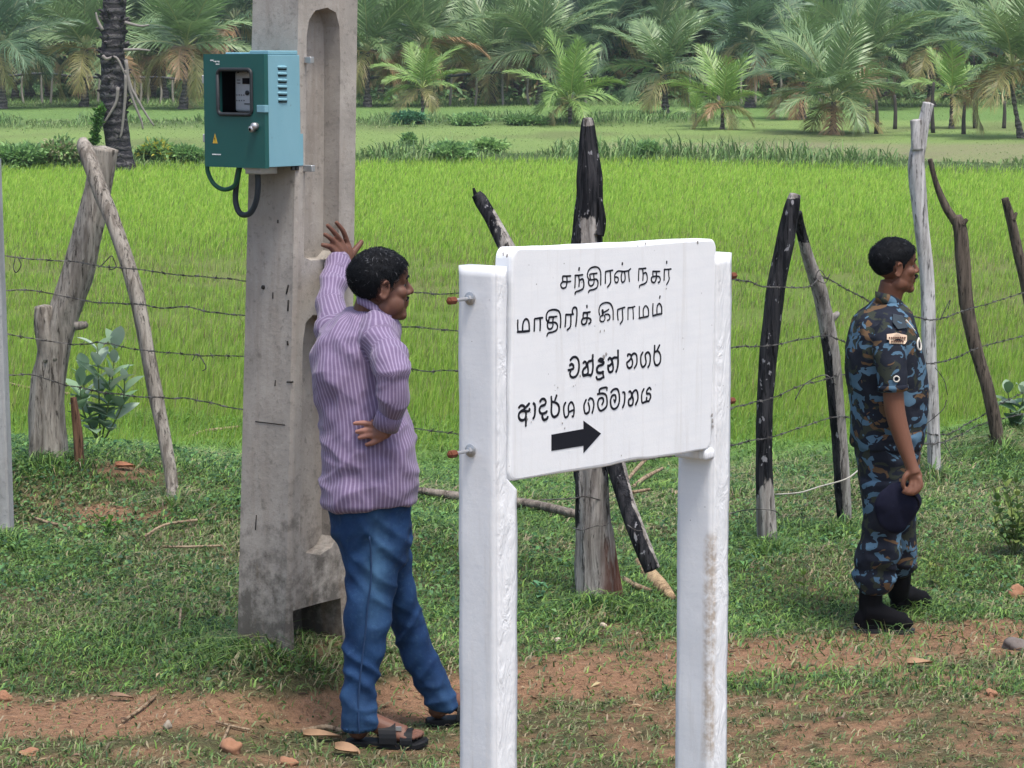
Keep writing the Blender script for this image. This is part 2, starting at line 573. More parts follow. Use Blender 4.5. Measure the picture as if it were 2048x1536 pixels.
# near grass
x, y = scatter(640000, 7.0, 19.5, .26, 1.0)
x3, y3 = scatter(240000, 5.0, 19.5, .55, 1.0); k3 = (np.abs(x3) > .26 * y3 + .3) | (y3 < 7)
x = np.concatenate([x, x3[k3]]); y = np.concatenate([y, y3[k3]])
z = zg(x, y)
px, py = project(x, y, z)
dm = dirt_mask(x, y, z)
dens = (1 - dm) ** 1.2 * (.55 + .45 * sstep(.3, .6, fbm2(x, y, 2.5, 41)))
dens = np.maximum(dens, .15)
keep = rng.random(len(x)) < dens * np.where(py > 1420, .62, 1) * np.interp(y, [7, 9, 12, 19], [.62, .7, .9, 1.0])
x, y, z, px, py, dm = (a[keep] for a in (x, y, z, px, py, dm))
n = len(x)
tall = .55 + .65 * fbm2(x, y, 1.6, 44) + 1.5 * np.exp(-(((px - 540) / 110) ** 2 + ((py - 1312) / 30) ** 2)) + sum(1.6 * np.exp(-(((px - bx_) / rx_) ** 2 + ((py - by_) / 16) ** 2)) for bx_, by_, rx_ in ((100, 935, 60), (342, 1008, 30), (1195, 1222, 60), (1308, 1140, 35), (1536, 1102, 35), (1690, 1062, 30), (1870, 966, 26), (2001, 908, 26), (10, 1090, 40), (1760, 1268, 80), (1815, 1222, 60))) + .5 * sstep(.6, .75, fbm2(x, y, 5, 45))
tall *= np.where(py > 1390, .75, 1.0)
hgt = (.018 + .044 * rng.random(n) ** 1.4) * tall * np.interp(y, [7, 13, 18], [1, 1.05, 2.3])
wid = (.0040 + .0066 * rng.random(n) ** 1.7) * np.interp(y, [7, 12, 18], [.9, 1.15, 1.7])
lush = np.clip(fbm2(x, y, .9, 47) * 1.2 - .1, 0, 1)[:, None]
c1 = pick([(.165, .305, .072), (.105, .215, .065), (.225, .370, .090), (.070, .150, .060)], n, .5)
c2 = pick([(.26, .31, .14), (.33, .32, .18), (.18, .27, .10), (.40, .34, .22)], n, .35)
dryness = np.clip(.18 + .75 * sstep(.46, .66, fbm2(x, y, 1.5, 49))[:, None] + .5 * (py[:, None] > 1390) + .35 * (dm[:, None] > .4) - .45 * lush * (py[:, None] < 1390), 0, 1)
c = np.where(rng.random((n, 1)) < dryness * .75, c2, c1) * (.72 + .56 * fbm2(x, y, 3.3, 48, 2))[:, None]
g = sstep(14.5, 18.5, y)[:, None]
c = c * (1 - g) + pick([(.15, .30, .055), (.19, .36, .06)], n, .25) * g
az = rng.random(n) * 6.283
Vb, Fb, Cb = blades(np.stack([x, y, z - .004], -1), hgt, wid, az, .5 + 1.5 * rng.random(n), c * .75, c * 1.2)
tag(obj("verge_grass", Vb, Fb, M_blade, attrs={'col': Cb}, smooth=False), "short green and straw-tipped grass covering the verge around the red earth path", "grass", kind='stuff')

# low leafy creepers on the bank
x, y = scatter(90000, 8.6, 17.5, .25, 1.2)
z = zg(x, y); px, py = project(x, y, z); dm = dirt_mask(x, y, z)
zone = np.maximum(sstep(1180, 1000, py) * sstep(820, 900, py) * sstep(760, 480, px), .35 * sstep(1300, 1200, py))
zone = np.maximum(zone, .9 * np.exp(-(((px - 600) / 110) ** 2 + ((py - 1330) / 40) ** 2)))
zone = np.maximum(zone, .8 * np.exp(-(((px - 1200) / 150) ** 2 + ((py - 1190) / 60) ** 2)))
keep = rng.random(len(x)) < zone * (1 - .8 * dm) * sstep(.38, .58, fbm2(x, y, 2.0, 51))
x, y, z = x[keep], y[keep], z[keep]; n = len(x)
a = rng.random(n) * 6.283; el = rng.random(n) * .9
d = np.stack([np.cos(a) * np.cos(el), np.sin(a) * np.cos(el), np.sin(el)], -1)
nr = np.stack([rng.normal(0, .4, n), rng.normal(-.2, .4, n), np.ones(n)], -1)
L = .014 + .022 * rng.random(n)
Vb, Fb, Cb = leaves(np.stack([x, y, z + .05 * rng.random(n) ** 1.5], -1), d, nr, L, L * .62, pick([(.065, .155, .060), (.10, .22, .075), (.045, .11, .055), (.14, .26, .09)], n, .35))
tag(obj("creeping_groundcover", Vb, Fb, M_weed, attrs={'col': Cb}, smooth=False), "low dark green leafy creeper spreading over the bank at the fence foot", "ground cover", kind='stuff')

# dry litter on the path and verge
n = 17000
x, y = scatter(n, 7.2, 15, .25, 1.2); z = zg(x, y); dm = dirt_mask(x, y, z)
k = rng.random(n) < .18 + .8 * dm
x, y, z = x[k], y[k], z[k]; n = len(x)
a = rng.random(n) * 6.283
L = .010 + .045 * rng.random(n) ** 2.2
Vb, Fb, Cb = leaves(np.stack([x, y, z + .006 + .012 * rng.random(n)], -1), np.stack([np.cos(a), np.sin(a), rng.normal(0, .15, n)], -1),
                    np.stack([rng.normal(0, .3, n), rng.normal(0, .3, n), np.ones(n)], -1), L, np.maximum(.0028, L * (.06 + .26 * rng.random(n) ** 2)),
                    pick([(.33, .24, .15), (.24, .15, .09), (.42, .33, .21), (.13, .085, .055), (.10, .06, .04)], n, .3))
tag(obj("dry_leaf_litter", Vb, Fb, M_weed, attrs={'col': Cb}, smooth=False), "scattered brown dry leaf and straw bits on the red earth path", "leaf litter", kind='stuff')

# rice
x, y = scatter(520000, 15.5, 66.5, .27, 1.15)
x3, y3 = scatter(330000, 15.5, 66.5, .62, 1.15); k3 = np.abs(x3) > .27 * y3 + .3
x = np.concatenate([x, x3[k3]]); y = np.concatenate([y, y3[k3]])     # thinner towards the sides
yb = bund_y(x)
edge = 17.3 + 1.6 * (fbm2(x, y, .5, 61) - .5)
ok = (y > edge) & (y < yb - 1.5)
thin = fbm2(x, y * .45, .42, 62); thin2 = fbm2(x, y, 1.6, 63)
bare = np.exp(-((y - 31) / 7.5) ** 2)                 # a thin, patchy band across the middle of the field
dens = np.clip(1.15 - bare * sstep(.34, .56, thin * .6 + thin2 * .4) * .88 - .35 * sstep(.52, .68, thin2), .05, 1)
keep = ok & (rng.random(len(x)) < dens)
x, y, thin, bare = x[keep], y[keep], thin[keep], bare[keep]; n = len(x)
z = zg(x, y)
hgt = (.10 + .13 * rng.random(n)) * np.interp(y, [16, 19, 40, 66], [.6, 1.0, 1.0, 1.15]) * (1 - .35 * bare)
wid = np.where(np.abs(x) > .27 * y + .3, 1.9, 1.0) * np.interp(y, [16, 30, 66], [.0050, .0078, .018]) * (.7 + .6 * rng.random(n))
c = pick([(.315, .530, .060), (.380, .600, .080), (.245, .455, .052), (.430, .600, .120)], n, .17)
fr = np.interp(y, [16, 26, 45, 66], [.72, .85, 1.05, 1.1])[:, None]
c = c * fr
c = np.where(rng.random((n, 1)) < .08 + .26 * bare[:, None], pick([(.28, .31, .12), (.17, .26, .07), (.30, .27, .13)], n, .25), c)
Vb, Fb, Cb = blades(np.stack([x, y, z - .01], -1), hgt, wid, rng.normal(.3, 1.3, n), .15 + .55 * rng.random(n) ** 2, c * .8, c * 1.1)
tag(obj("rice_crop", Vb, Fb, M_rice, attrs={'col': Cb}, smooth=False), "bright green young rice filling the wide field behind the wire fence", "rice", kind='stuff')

# tufts and rough grass of the fields and earth banks beyond
x, y = scatter(300000, 58, 150, .26, 1.3)
yb = bund_y(x); z = zg(x, y)
pz = fbm2(x, y * .6, .45, 70)
onb = np.exp(-((y - yb) / 2.3) ** 2) * (.55 + .9 * sstep(.35, .6, pz)) * np.where(x > 4, .75, 1)
on2 = np.exp(-((y - (99 + .15 * x)) / 2.6) ** 2) * (x < 9) * (.5 + .8 * sstep(.35, .6, pz))
rest = np.where(y > yb + 2, .30, 0) * (1 - .55 * ((x > 3) & (y < 83))) + .6 * sstep(116, 126, y)
keep = rng.random(len(x)) < np.clip(onb + on2 + rest, 0, 1)
x, y, z, onb, on2, pz = x[keep], y[keep], z[keep], onb[keep], on2[keep], pz[keep]; n = len(x)
big = np.clip(onb * .9 + on2 + .7 * sstep(118, 128, y), 0, 1)
hgt = (.05 + .38 * rng.random(n) ** 1.5 * (.25 + big) * (.5 + pz)) * (.45 + .85 * big)
wid = .020 + .035 * rng.random(n)
c = pick([(.15, .27, .09), (.20, .34, .11), (.115, .215, .085), (.25, .34, .14)], n, .3) * big[:, None] + pick([(.23, .35, .105), (.19, .32, .09), (.28, .33, .15)], n, .15) * (1 - big[:, None])
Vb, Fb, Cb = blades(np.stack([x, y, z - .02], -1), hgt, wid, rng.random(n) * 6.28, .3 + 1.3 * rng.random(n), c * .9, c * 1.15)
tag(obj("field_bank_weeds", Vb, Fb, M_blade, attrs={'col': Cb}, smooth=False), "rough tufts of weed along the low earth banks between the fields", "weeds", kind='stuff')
# ------------------------------------------------------------------ concrete pole
def concrete(name, c, stain_h=None, base_z=0.0):
    t = NT(name)
    n1 = t.noise(5, 5, .6); n2 = t.noise(45, 5, .7); n3 = t.noise(220, 2)
    streak = t.noise(7, 5, .65, t.coord((2.2, 2.2, .22)))
    col = t.mix(t.step(n1, .3, .7), tuple(v * .80 for v in c), tuple(v * 1.16 for v in c))
    col = t.mix(t.math('MULTIPLY', t.step(streak, .48, .72), .55), col, (c[0] * .62, c[1] * .55, c[2] * .50))
    col = t.mix(t.math('MULTIPLY', t.step(n2, .56, .70), .7), col, tuple(v * .52 for v in c))
    col = t.mix(t.math('MULTIPLY', t.step(n2, .40, .28), .5), col, tuple(min(1, v * 1.3) for v in c))
    pit = t.step(n3, .30, .24)
    col = t.mix(t.math('MULTIPLY', pit, .6), col, tuple(v * .35 for v in c))
    if stain_h:
        sx = t.n('SeparateXYZ'); t.set(sx.inputs[0], t.coord())
        lo = t.math('SUBTRACT', 1.0, t.math('DIVIDE', t.math('SUBTRACT', sx.outputs[2], base_z), stain_h), clamp=True)
        bl = t.step(t.math('ADD', t.math('MULTIPLY', lo, .42), t.noise(13, 6, .72)), .58, .80)
        col = t.mix(t.math('MULTIPLY', bl, .72), col, (.045, .04, .034))
        rust = t.step(t.math('ADD', t.math('MULTIPLY', lo, .38), t.noise(6, 4, .6, t.coord((2, 2, .4)))), .72, .92)
        col = t.mix(t.math('MULTIPLY', rust, .5), col, (.20, .13, .075))
    h = t.math('ADD', t.math('MULTIPLY', n2, .7), t.math('MULTIPLY', pit, -.8))
    return t.done(col, .92, t.bump(h, .55, .006), .2)

M_pole = concrete("pole_concrete", (.355, .330, .298), 1.0, -.15)
AP = math.radians(38)
dL = np.array((-math.cos(AP), math.sin(AP), 0)); dR = np.array((math.sin(AP), math.cos(AP), 0))
nL = -dR; nR = -dL
pole_base = P(575, 1300, 9.2); zb = zg1(pole_base[0], pole_base[1]) - .15
def pole_corner(z):
    """near vertical edge of the pole at height z (it leans a little)"""
    b = P(575, 1290, 9.2); t_ = P(602, 0, 9.2)
    f = (z - b[2]) / (t_[2] - b[2])
    c = b + (t_ - b) * f; c[2] = z
    return c, .272 - .018 * f, .357 - .035 * f
ztop = 6.5
V = []; F = []
zl = np.linspace(zb, ztop, 40)
for zz in zl:
    c0, wl, wr = pole_corner(zz)
    ch = .012
    for q in (c0 + dL * ch, c0 + dL * (wl - ch), c0 + dL * wl + dR * ch, c0 + dL * wl + dR * (wr - ch), c0 + dL * (wl - ch) + dR * wr, c0 + dL * ch + dR * wr, c0 + dR * (wr - ch), c0 + dR * ch):
        V.append(q)
for i in range(len(zl) - 1):
    for j in range(8):
        k = (j + 1) % 8
        F.append((i * 8 + j, i * 8 + k, i * 8 + 8 + k, i * 8 + 8 + j))
F.append(tuple(range(7, -1, -1))); F.append(tuple((len(zl) - 1) * 8 + j for j in range(8)))
pv, pf = np.array(V), F

def on_right(px, py, depth=0.0):
    """point of the pole's right face seen at the pixel"""
    lo, hi = 8.5, 10.5
    for _ in range(40):
        m = (lo + hi) / 2; p = P(px, py, m); c0 = pole_corner(p[2])[0]
        if (p - c0).dot(nR) > 0: lo = m
        else: hi = m
    return P(px, py, lo) - nR * depth
def recess(outline, depth):
    """cutter: outline pixels on the right face, sunk by depth with sloping sides"""
    o = [on_right(px, py) for px, py in outline]
    n = len(o); c = np.mean(o, 0)
    A = [q + nR * .05 for q in o]; B = [c + (q - c) * np.array((.90, .90, .988)) - nR * depth for q in o]
    F = [tuple(range(n)), tuple(range(2 * n - 1, n - 1, -1))]
    for j in range(n):
        k = (j + 1) % n
        F.append((j, n + j, n + k, k))
    return np.array(A + B), F
cuts = [recess([(606, 516), (612, 70), (617, 38), (630, 20), (655, 14), (673, 24), (680, 52), (682, 120), (679, 420), (678, 505), (664, 520), (620, 522)], .075),
        recess([(598, 1085), (604, 690), (610, 645), (625, 629), (650, 629), (670, 645), (678, 690), (676, 1075), (664, 1096), (640, 1112), (612, 1108)], .075),
        recess([(590, 1345), (584, 1222), (640, 1206), (682, 1196), (690, 1345)], .20)]
cv, cf = join(cuts)
me = raw_mesh("tmp_pole", pv, pf); b = bmesh.new(); b.from_mesh(me); bmesh.ops.recalc_face_normals(b, faces=b.faces); b.to_mesh(me); b.free()
ob = bpy.data.objects.new("tmp_pole", me); COL.objects.link(ob)
me2 = raw_mesh("tmp_cut", cv, cf); b = bmesh.new(); b.from_mesh(me2); bmesh.ops.recalc_face_normals(b, faces=b.faces); b.to_mesh(me2); b.free()
oc = bpy.data.objects.new("tmp_cut", me2); COL.objects.link(oc)
md = ob.modifiers.new("b", 'BOOLEAN'); md.operation = 'DIFFERENCE'; md.solver = 'EXACT'; md.object = oc
bpy.context.view_layer.update()
em = bpy.data.meshes.new_from_object(ob.evaluated_get(bpy.context.evaluated_depsgraph_get()))
pv = np.array([v.co[:] for v in em.vertices]); pf = [tuple(p.vertices) for p in em.polygons]
bpy.data.objects.remove(ob); bpy.data.objects.remove(oc)
pl = obj("utility_pole", pv, pf, M_pole, smooth=False, loc=(pole_base[0], pole_base[1], zb))
tag(pl, "tall grey concrete utility pole with long sunken panels, carrying the green meter box", "utility pole")
# small holes and casting scars belong to the pole's own face
M_scar = plain("pole_hole_dark", (.02, .018, .016), .9)
def on_left(px, py):
    lo, hi = 8.5, 10.5
    for _ in range(40):
        m = (lo + hi) / 2; p = P(px, py, m); c0 = pole_corner(p[2])[0]
        if (p - c0).dot(nL) > 0: lo = m
        else: hi = m
    return P(px, py, lo)
sc = []
for (x0, y0, x1, y1, r) in [(525, 574, 529, 575, .008), (573, 588, 577, 570, .004), (577, 600, 576, 622, .0035), (576, 690, 575, 682, .004), (546, 585, 546, 597, .003),
                            (511, 843, 570, 850, .0022), (574, 764, 586, 764, .003), (551, 760, 550, 772, .0025), (556, 440, 556, 446, .003), (513, 1030, 511, 1060, .0025)]:
    v, f = tube([on_left(x0, y0), on_left(x1, y1)], r, 8, smooth=False)
    obj("casting_scar", v, f, M_scar, parent=pl)

# ------------------------------------------------------------------ meter box on the pole's left face
M_door = plain("dark_green_paint", (.0075, .085, .078), .42, 0, .5, .14, 9)
def box_paint():
    t = NT("pale_teal_paint")
    n = t.noise(7, 5, .6, t.coord((1, 1, .35))); col = t.mix(n, (.140, .315, .385), (.215, .405, .475))
    col = t.mix(t.math('MULTIPLY', t.step(t.noise(60, 4, .7), .64, .74), .6), col, (.12, .19, .20))
    return t.done(col, .5, t.bump(t.noise(90), .05, .003), .4)
M_box = box_paint()
M_rubber = plain("dark_rubber", (.022, .026, .030), .55)
M_black = plain("box_dark_interior", (.004, .004, .008), .8, 0, .15)
M_meter = plain("meter_grey_plastic", (.42, .45, .48), .5, 0, .4, .1)
M_metal = plain("zinc_metal", (.42, .43, .44), .42, .7, .5, .2)
M_white = plain("white_print", (.70, .72, .72), .6)
M_yell = plain("warning_yellow", (.62, .40, .04), .5)
M_cabg = plain("green_cable", (.012, .085, .045), .5)
M_cabd = plain("dark_cable", (.020, .030, .038), .5)

bx = P(530, 335, 9.06)                      # lower near corner: door edge meets side panel
hB = P(530, 110, 9.06)[2] - bx[2]
bx0 = np.array((bx[0], bx[1], bx[2]))
WB, DB = .300, .205
mb = thing("meter_box", bx0, "green painted electricity meter box with a small window, strapped high on the concrete pole", "meter box")
def B(u, w, d):
    """box space: u to the left along the door, w up, d back along the side"""
    return bx0 + dL * u + np.array((0, 0, w)) + dR * d
RB = axes(dL, dR, (0, 0, 1))
def bbox(u0, u1, d0, d1, w0, w1):
    return box(B((u0 + u1) / 2, (w0 + w1) / 2, (d0 + d1) / 2), (abs(u1 - u0), abs(d1 - d0), abs(w1 - w0)), RB)
def bevelled(prims, wdt=.004, seg=2):
    v, f = join(prims)
    return evaluated(v, f, [('BEVEL', dict(width=wdt, segments=seg, limit_method='ANGLE'))])
# body: a shell with an open front behind the door
tk = .004
shell = [bbox(0, tk, .022, DB, 0, hB), bbox(WB - tk, WB, .022, DB, 0, hB), bbox(tk, WB - tk, .022, DB, 0, tk), bbox(tk, WB - tk, .022, DB, hB - tk, hB), bbox(tk, WB - tk, DB - tk, DB, tk, hB - tk)]
v, f = bevelled(shell, .0012, 1)
obj("body", v, f, M_box, parent=mb, smooth=False)
# inner lining
lin = [bbox(tk + .001, tk + .002, .03, DB - tk, tk, hB - tk), bbox(WB - tk - .002, WB - tk - .001, .03, DB - tk, tk, hB - tk), bbox(tk + .003, WB - tk - .003, DB - tk - .003, DB - tk - .001, tk + .002, hB - tk - .002)]
v, f = join(lin); obj("lining", v, f, M_black, parent=mb, smooth=False)
# door with a real window opening
wu0, wu1, ww0, ww1 = .062, .230, .190, .350
door = [bbox(-.002, wu0, 0, .02, -.004, hB + .004), bbox(wu1, WB + .004, 0, .02, -.004, hB + .004), bbox(wu0, wu1, 0, .02, -.004, ww0), bbox(wu0, wu1, 0, .02, ww1, hB + .004)]
v, f = join(door)
dr = obj("door", v, f, M_door, parent=mb, smooth=False)
def rr(u0, u1, w0, w1, r, d, n=6):
    pts = []
    for cx_, cy_, a0 in ((u1 - r, w1 - r, 0), (u0 + r, w1 - r, 90), (u0 + r, w0 + r, 180), (u1 - r, w0 + r, 270)):
        for k in range(n + 1):
            a = math.radians(a0 + 90 * k / n); pts.append(B(cx_ + r * math.cos(a), cy_ + r * math.sin(a), d))
    return np.array(pts + pts[:1])
def closed_tube(p, r, n=8):
    return tube(p, np.full(len(p), r), n, smooth=False)
v, f = closed_tube(rr(wu0 - .001, wu1 + .001, ww0 - .001, ww1 + .001, .018, -.001), .0075)
obj("window_gasket", v, f, M_rubber, parent=dr)
# corner fillets closing the square opening behind the gasket
# meter inside
mv = bevelled([bbox(.108, .208, .060, .12, .196, .346)], .012, 3)
mt = obj("meter", *mv, M_meter, parent=mb)
obj("display", *bbox(.122, .164, .0580, .063, .298, .320), M_black, parent=mt, smooth=False)
kv = [tube([B(.140, .266, .0600), B(.140, .266, .056)], [.009, .009], 14, smooth=False)]
obj("dial", *join(kv), M_rubber, parent=mt)
dots = [bbox(.156 + .012 * i, .160 + .012 * i, .0585, .0605, wz, wz + .004) for i in range(4) for wz in (.236, .256)] + [bbox(.176, .192, .0585, .0605, .30, .303), bbox(.176, .192, .0585, .0605, .311, .314), bbox(.130, .156, .0585, .0605, .224, .228), bbox(.130, .140, .0585, .0605, .340, .345), bbox(.182, .190, .0585, .0605, .338, .342)]
for d_ in dots:
    obj("meter_print", *d_, M_rubber, parent=mt, smooth=False)
# lock, latch, hinges
lk = [tube([B(.040, .148, .0), B(.040, .148, -.018)], [.013, .013], 16, smooth=False), tube([B(.050, .139, -.004), B(.051, .137, -.020)], [.012, .012], 16, smooth=False)]
lo_ = obj("lock", *join(lk), M_metal, parent=dr)
kh = [tube([B(.051, .137, -.0215), B(.051, .137, -.024)], [.0055, .0055], 10, smooth=False)]
obj("keyhole", *join(kh), M_black, parent=dr)
v, f = bevelled([bbox(-.0035, .034, -.004, -.0005, .198, .224), bbox(-.0065, -.0025, -.004, .016, .198, .224)], .001, 1)
obj("hasp", v, f, M_box, parent=mb, smooth=False)
for wz in (.085, .300):
    v, f = bevelled([bbox(WB + .0045, WB + .012, -.003, .03, wz, wz + .03)], .002, 1)
    obj("hinge", v, f, M_metal, parent=mb, smooth=False)
# louvres pressed in the side panel
for k in range(6):
    wz = .358 - .0235 * k
    pts = [B(-.001, wz, .075), B(-.001, wz - .0015, .115)]
    hood = tube([B(.002, wz + .002, .072), B(-.001, wz + .002, .080), B(-.001, wz + .001, .112), B(.002, wz + .001, .120)], [.003, .0055, .0055, .003], 10)
    obj("louvre", *hood, M_box, parent=mb)
    obj("louvre_slot", *box(B(-.0012, wz - .006, .096), (.003, .042, .0045), RB), M_black, parent=mb, smooth=False)
# sticker, print marks
tri = [(.238, .082), (.262, .082), (.250, .118)]
v = np.array([B(u, w, d) for d in (-.0008, .002) for u, w in tri]); f = [(0, 1, 2), (5, 4, 3), (0, 3, 4, 1), (1, 4, 5, 2), (2, 5, 3, 0)]
st = obj("warning_sticker", v, f, M_yell, parent=dr, smooth=False, recalc=True)
bolt = [(.2515, .106), (.2475, .098), (.2505, .098), (.2480, .088), (.2535, .100), (.2505, .100)]
v = np.array([B(u, w, d) for d in (-.0016, -.0004) for u, w in bolt]); n_ = len(bolt)
f = [tuple(range(n_)), tuple(range(2 * n_ - 1, n_ - 1, -1))] + [(j, n_ + j, n_ + (j + 1) % n_, (j + 1) % n_) for j in range(n_)]
obj("lightning_mark", v, f, M_black, parent=st, smooth=False, recalc=True)
pr = [bbox(.222 + .0065 * i, .2265 + .0065 * i, -.0012, .001, .0395, .0435) for i in range(7)]
obj("maker_print", *join(pr), M_white, parent=dr, smooth=False)
pr = [bbox(.222 + .008 * i, .2275 + .008 * i, -.0012, .001, .377 + .002 * (i % 2), .382) for i in range(4)] + [bbox(.252, .268, -.0012, .001, .382, .3865), bbox(.222, .240, -.0012, .001, .3685, .372)]
obj("logo_print", *join(pr), M_white, parent=dr, smooth=False)
# hood plates on the roof, rails behind, straps, glands and cable loops
v, f = bevelled([bbox(.005, .10, .03, .20, hB + .0005, hB + .016), bbox(.12, .27, .08, .2, hB + .0005, hB + .010)], .003, 2)
obj("roof_rail", v, f, M_box, parent=mb, smooth=False)
v, f = bevelled([bbox(-.04, WB + .01, DB + .001, DB + .02, -.022, .002)], .002, 1)
obj("strap", v, f, M_metal, parent=mb, smooth=False)
v, f = bevelled([bbox(-.04, WB + .01, DB + .001, DB + .02, hB - .03, hB - .006)], .002, 1)
obj("strap", v, f, M_metal, parent=mb, smooth=False)
v, f = bevelled([bbox(.05, .13, .03, .12, -.028, -.0005)], .004, 2); obj("gland_plate", v, f, M_metal, parent=mb, smooth=False)
v, f = bevelled([bbox(.003, .016, .15, .163, -.016, -.0005), bbox(.003, .016, .172, .185, -.016, -.0005)], .002, 1); obj("gland", v, f, M_rubber, parent=mb, smooth=False)
def boxpx(px, py, d=.10):
    # point at the pixel, at the depth of a plane d behind the door
    lo, hi = 8.6, 10
    for _ in range(40):
        m = (lo + hi) / 2; p = P(px, py, m)
        if (p - (bx0 + dR * d)).dot(dR) < 0: lo = m
        else: hi = m
    return P(px, py, lo)
v, f = tube([boxpx(*q, .05) for q in [(414, 325), (416, 345), (428, 368), (448, 379), (468, 372), (477, 352), (477, 330)]], .0085, 10, 6)
obj("cable_loop", v, f, M_cabg, parent=mb)
v, f = tube([boxpx(*q, .08) for q in [(480, 330), (474, 360), (471, 400), (478, 424), (490, 430), (503, 423), (513, 400), (516, 370), (515, 340)]], .011, 10, 6)
obj("cable_loop", v, f, M_cabd, parent=mb)

# ------------------------------------------------------------------ painted village sign
def white_paint():
    t = NT("white_limewash")
    n1 = t.noise(9, 5, .6); n2 = t.noise(60, 5, .7); n3 = t.noise(120, 2, .5)
    col = t.mix(n1, (.70, .725, .75), (.80, .815, .83))
    col = t.mix(t.math('MULTIPLY', t.step(n2, .66, .76), .35), col, (.50, .50, .49))
    vor = t.n('TexVoronoi'); t.set(vor.inputs['Vector'], t.coord()); vor.inputs['Scale'].default_value = 26
    spot = t.step(vor.outputs['Distance'], .055, .04)
    spot = t.math('MULTIPLY', spot, t.step(t.noise(14, 2), .5, .58))
    col = t.mix(t.math('MULTIPLY', spot, .85), col, (.12, .11, .10))
    dr_ = t.noise(24, 5, .7, t.coord((1, 1, .06)))
    col = t.mix(t.math('MULTIPLY', t.step(dr_, .54, .70), .30), col, (.50, .48, .44))
    br_ = t.noise(45, 4, .6, t.coord((.12, .12, 1.6)))
    col = t.mix(t.math('MULTIPLY', t.step(br_, .45, .65), .16), col, (.60, .63, .68))
    wear = t.attr('wear')
    col = t.mix(t.math('MULTIPLY', t.math('MULTIPLY', wear, t.step(t.noise(38, 6, .75), .35, .6)), .75), col, (.33, .25, .17))
    wr = t.noise(17, 4, .6, t.coord((1, 1, .35)), 2.0)
    h = t.math('ADD', t.math('MULTIPLY', n2, .14), t.math('MULTIPLY', t.attr('wrinkle'), t.math('MULTIPLY', wr, 2.2)))
    return t.done(col, .6, t.bump(h, .55, .008), .35)
M_wh = white_paint()
M_ink = plain("black_lettering_paint", (.008, .009, .015), .7, 0, .2, .3, 60)
AB = math.radians(51.9)
eU = np.array((math.cos(AB), math.sin(AB), 0)); eN = np.array((math.sin(AB), -math.cos(AB), 0))
S0 = P(1017, 965, 6.41)                       # lower left front corner of the board
S1 = P(1017, 497, 6.41); S2 = P(1428, 478, 6.41 * 1.117); S3 = P(1428, 897, 6.41 * 1.117)
eUb = (S2 - S1); Wb = np.linalg.norm(eUb); eUb /= Wb
eWb = np.array((0, 0, 1.0)); eWb -= eUb * eUb[2]; eWb /= np.linalg.norm(eWb)
eNb = np.cross(eUb, eWb); eNb = eNb if eNb.dot(eN) > 0 else -eNb
Hb = (S1 - S0).dot(eWb)
gs = zg1(S0[0], S0[1])
sg = thing("village_sign", (float(S0[0] + eU[0] * Wb / 2), float(S0[1] + eU[1] * Wb / 2), gs), "white painted concrete village sign with black hand lettering and a right pointing arrow", "sign")
def onboard(px, py):
    """the board's front face at the pixel"""
    lo, hi = 5.8, 7.8
    for _ in range(45):
        m = (lo + hi) / 2; p = P(px, py, m)
        if (p - S0).dot(eNb) > 0: lo = m
        else: hi = m
    return P(px, py, lo)
RBd = axes(eUb, -eNb, eWb)
v, f = box(S0 + eUb * Wb / 2 + eWb * Hb / 2 - eNb * .0315, (Wb, .063, Hb), RBd)
me = raw_mesh("t", v, f)
v, f = evaluated(v, f, [('BEVEL', dict(width=.022, segments=4, limit_method='ANGLE', affect='EDGES')), ('SUBSURF', dict(levels=0, subdivision_type='SIMPLE'))]) if False else (v, f)
# rounded outline, slightly wavy hand cast edges
def rrect(w, h, r, n=6, sd=0):
    pts = []
    for cx_, cy_, a0 in ((w - r, h - r, 0), (r, h - r, 90), (r, r, 180), (w - r, r, 270)):
        for k in range(n + 1):
            a = math.radians(a0 + 90 * k / n); pts.append((cx_ + r * math.cos(a), cy_ + r * math.sin(a)))
    out = []
    for i, q in enumerate(pts):
        b_ = pts[(i + 1) % len(pts)]
        L = math.dist(q, b_); m = max(1, int(L / .03))
        for k in range(m):
            t_ = k / m; out.append((q[0] + (b_[0] - q[0]) * t_, q[1] + (b_[1] - q[1]) * t_))
    o = np.array(out); c = np.array((w / 2, h / 2))
    j = (fbm(np.column_stack([o * 9, np.full(len(o), sd)]), 2) - .5) * .010
    d = o - c; d /= np.linalg.norm(d, axis=1)[:, None]
    return o + d * j[:, None]
o2 = rrect(Wb, Hb, .028, 6, 3); n_ = len(o2); cc = o2.mean(0)
V = []; F = []
for dep, ins in ((-.060, .008), (-.054, 0), (-.010, 0), (-.004, .002), (-.0015, .005), (0, .011)):
    for q in o2:
        dd = q - cc; dd = dd / np.linalg.norm(dd)
        w2 = q - dd * ins; V.append(S0 + eUb * w2[0] + eWb * w2[1] + eNb * dep)
for i in range(5):
    for j in range(n_):
        k = (j + 1) % n_; F.append((i * n_ + j, i * n_ + k, (i + 1) * n_ + k, (i + 1) * n_ + j))
F.append(tuple(5 * n_ + j for j in range(n_))); F.append(tuple(range(n_ - 1, -1, -1)))
V = np.array(V)
bd = obj("board", V, F, M_wh, parent=sg, smooth=False, recalc=True, attrs={'wear': np.zeros(len(V)), 'wrinkle': np.zeros(len(V))})

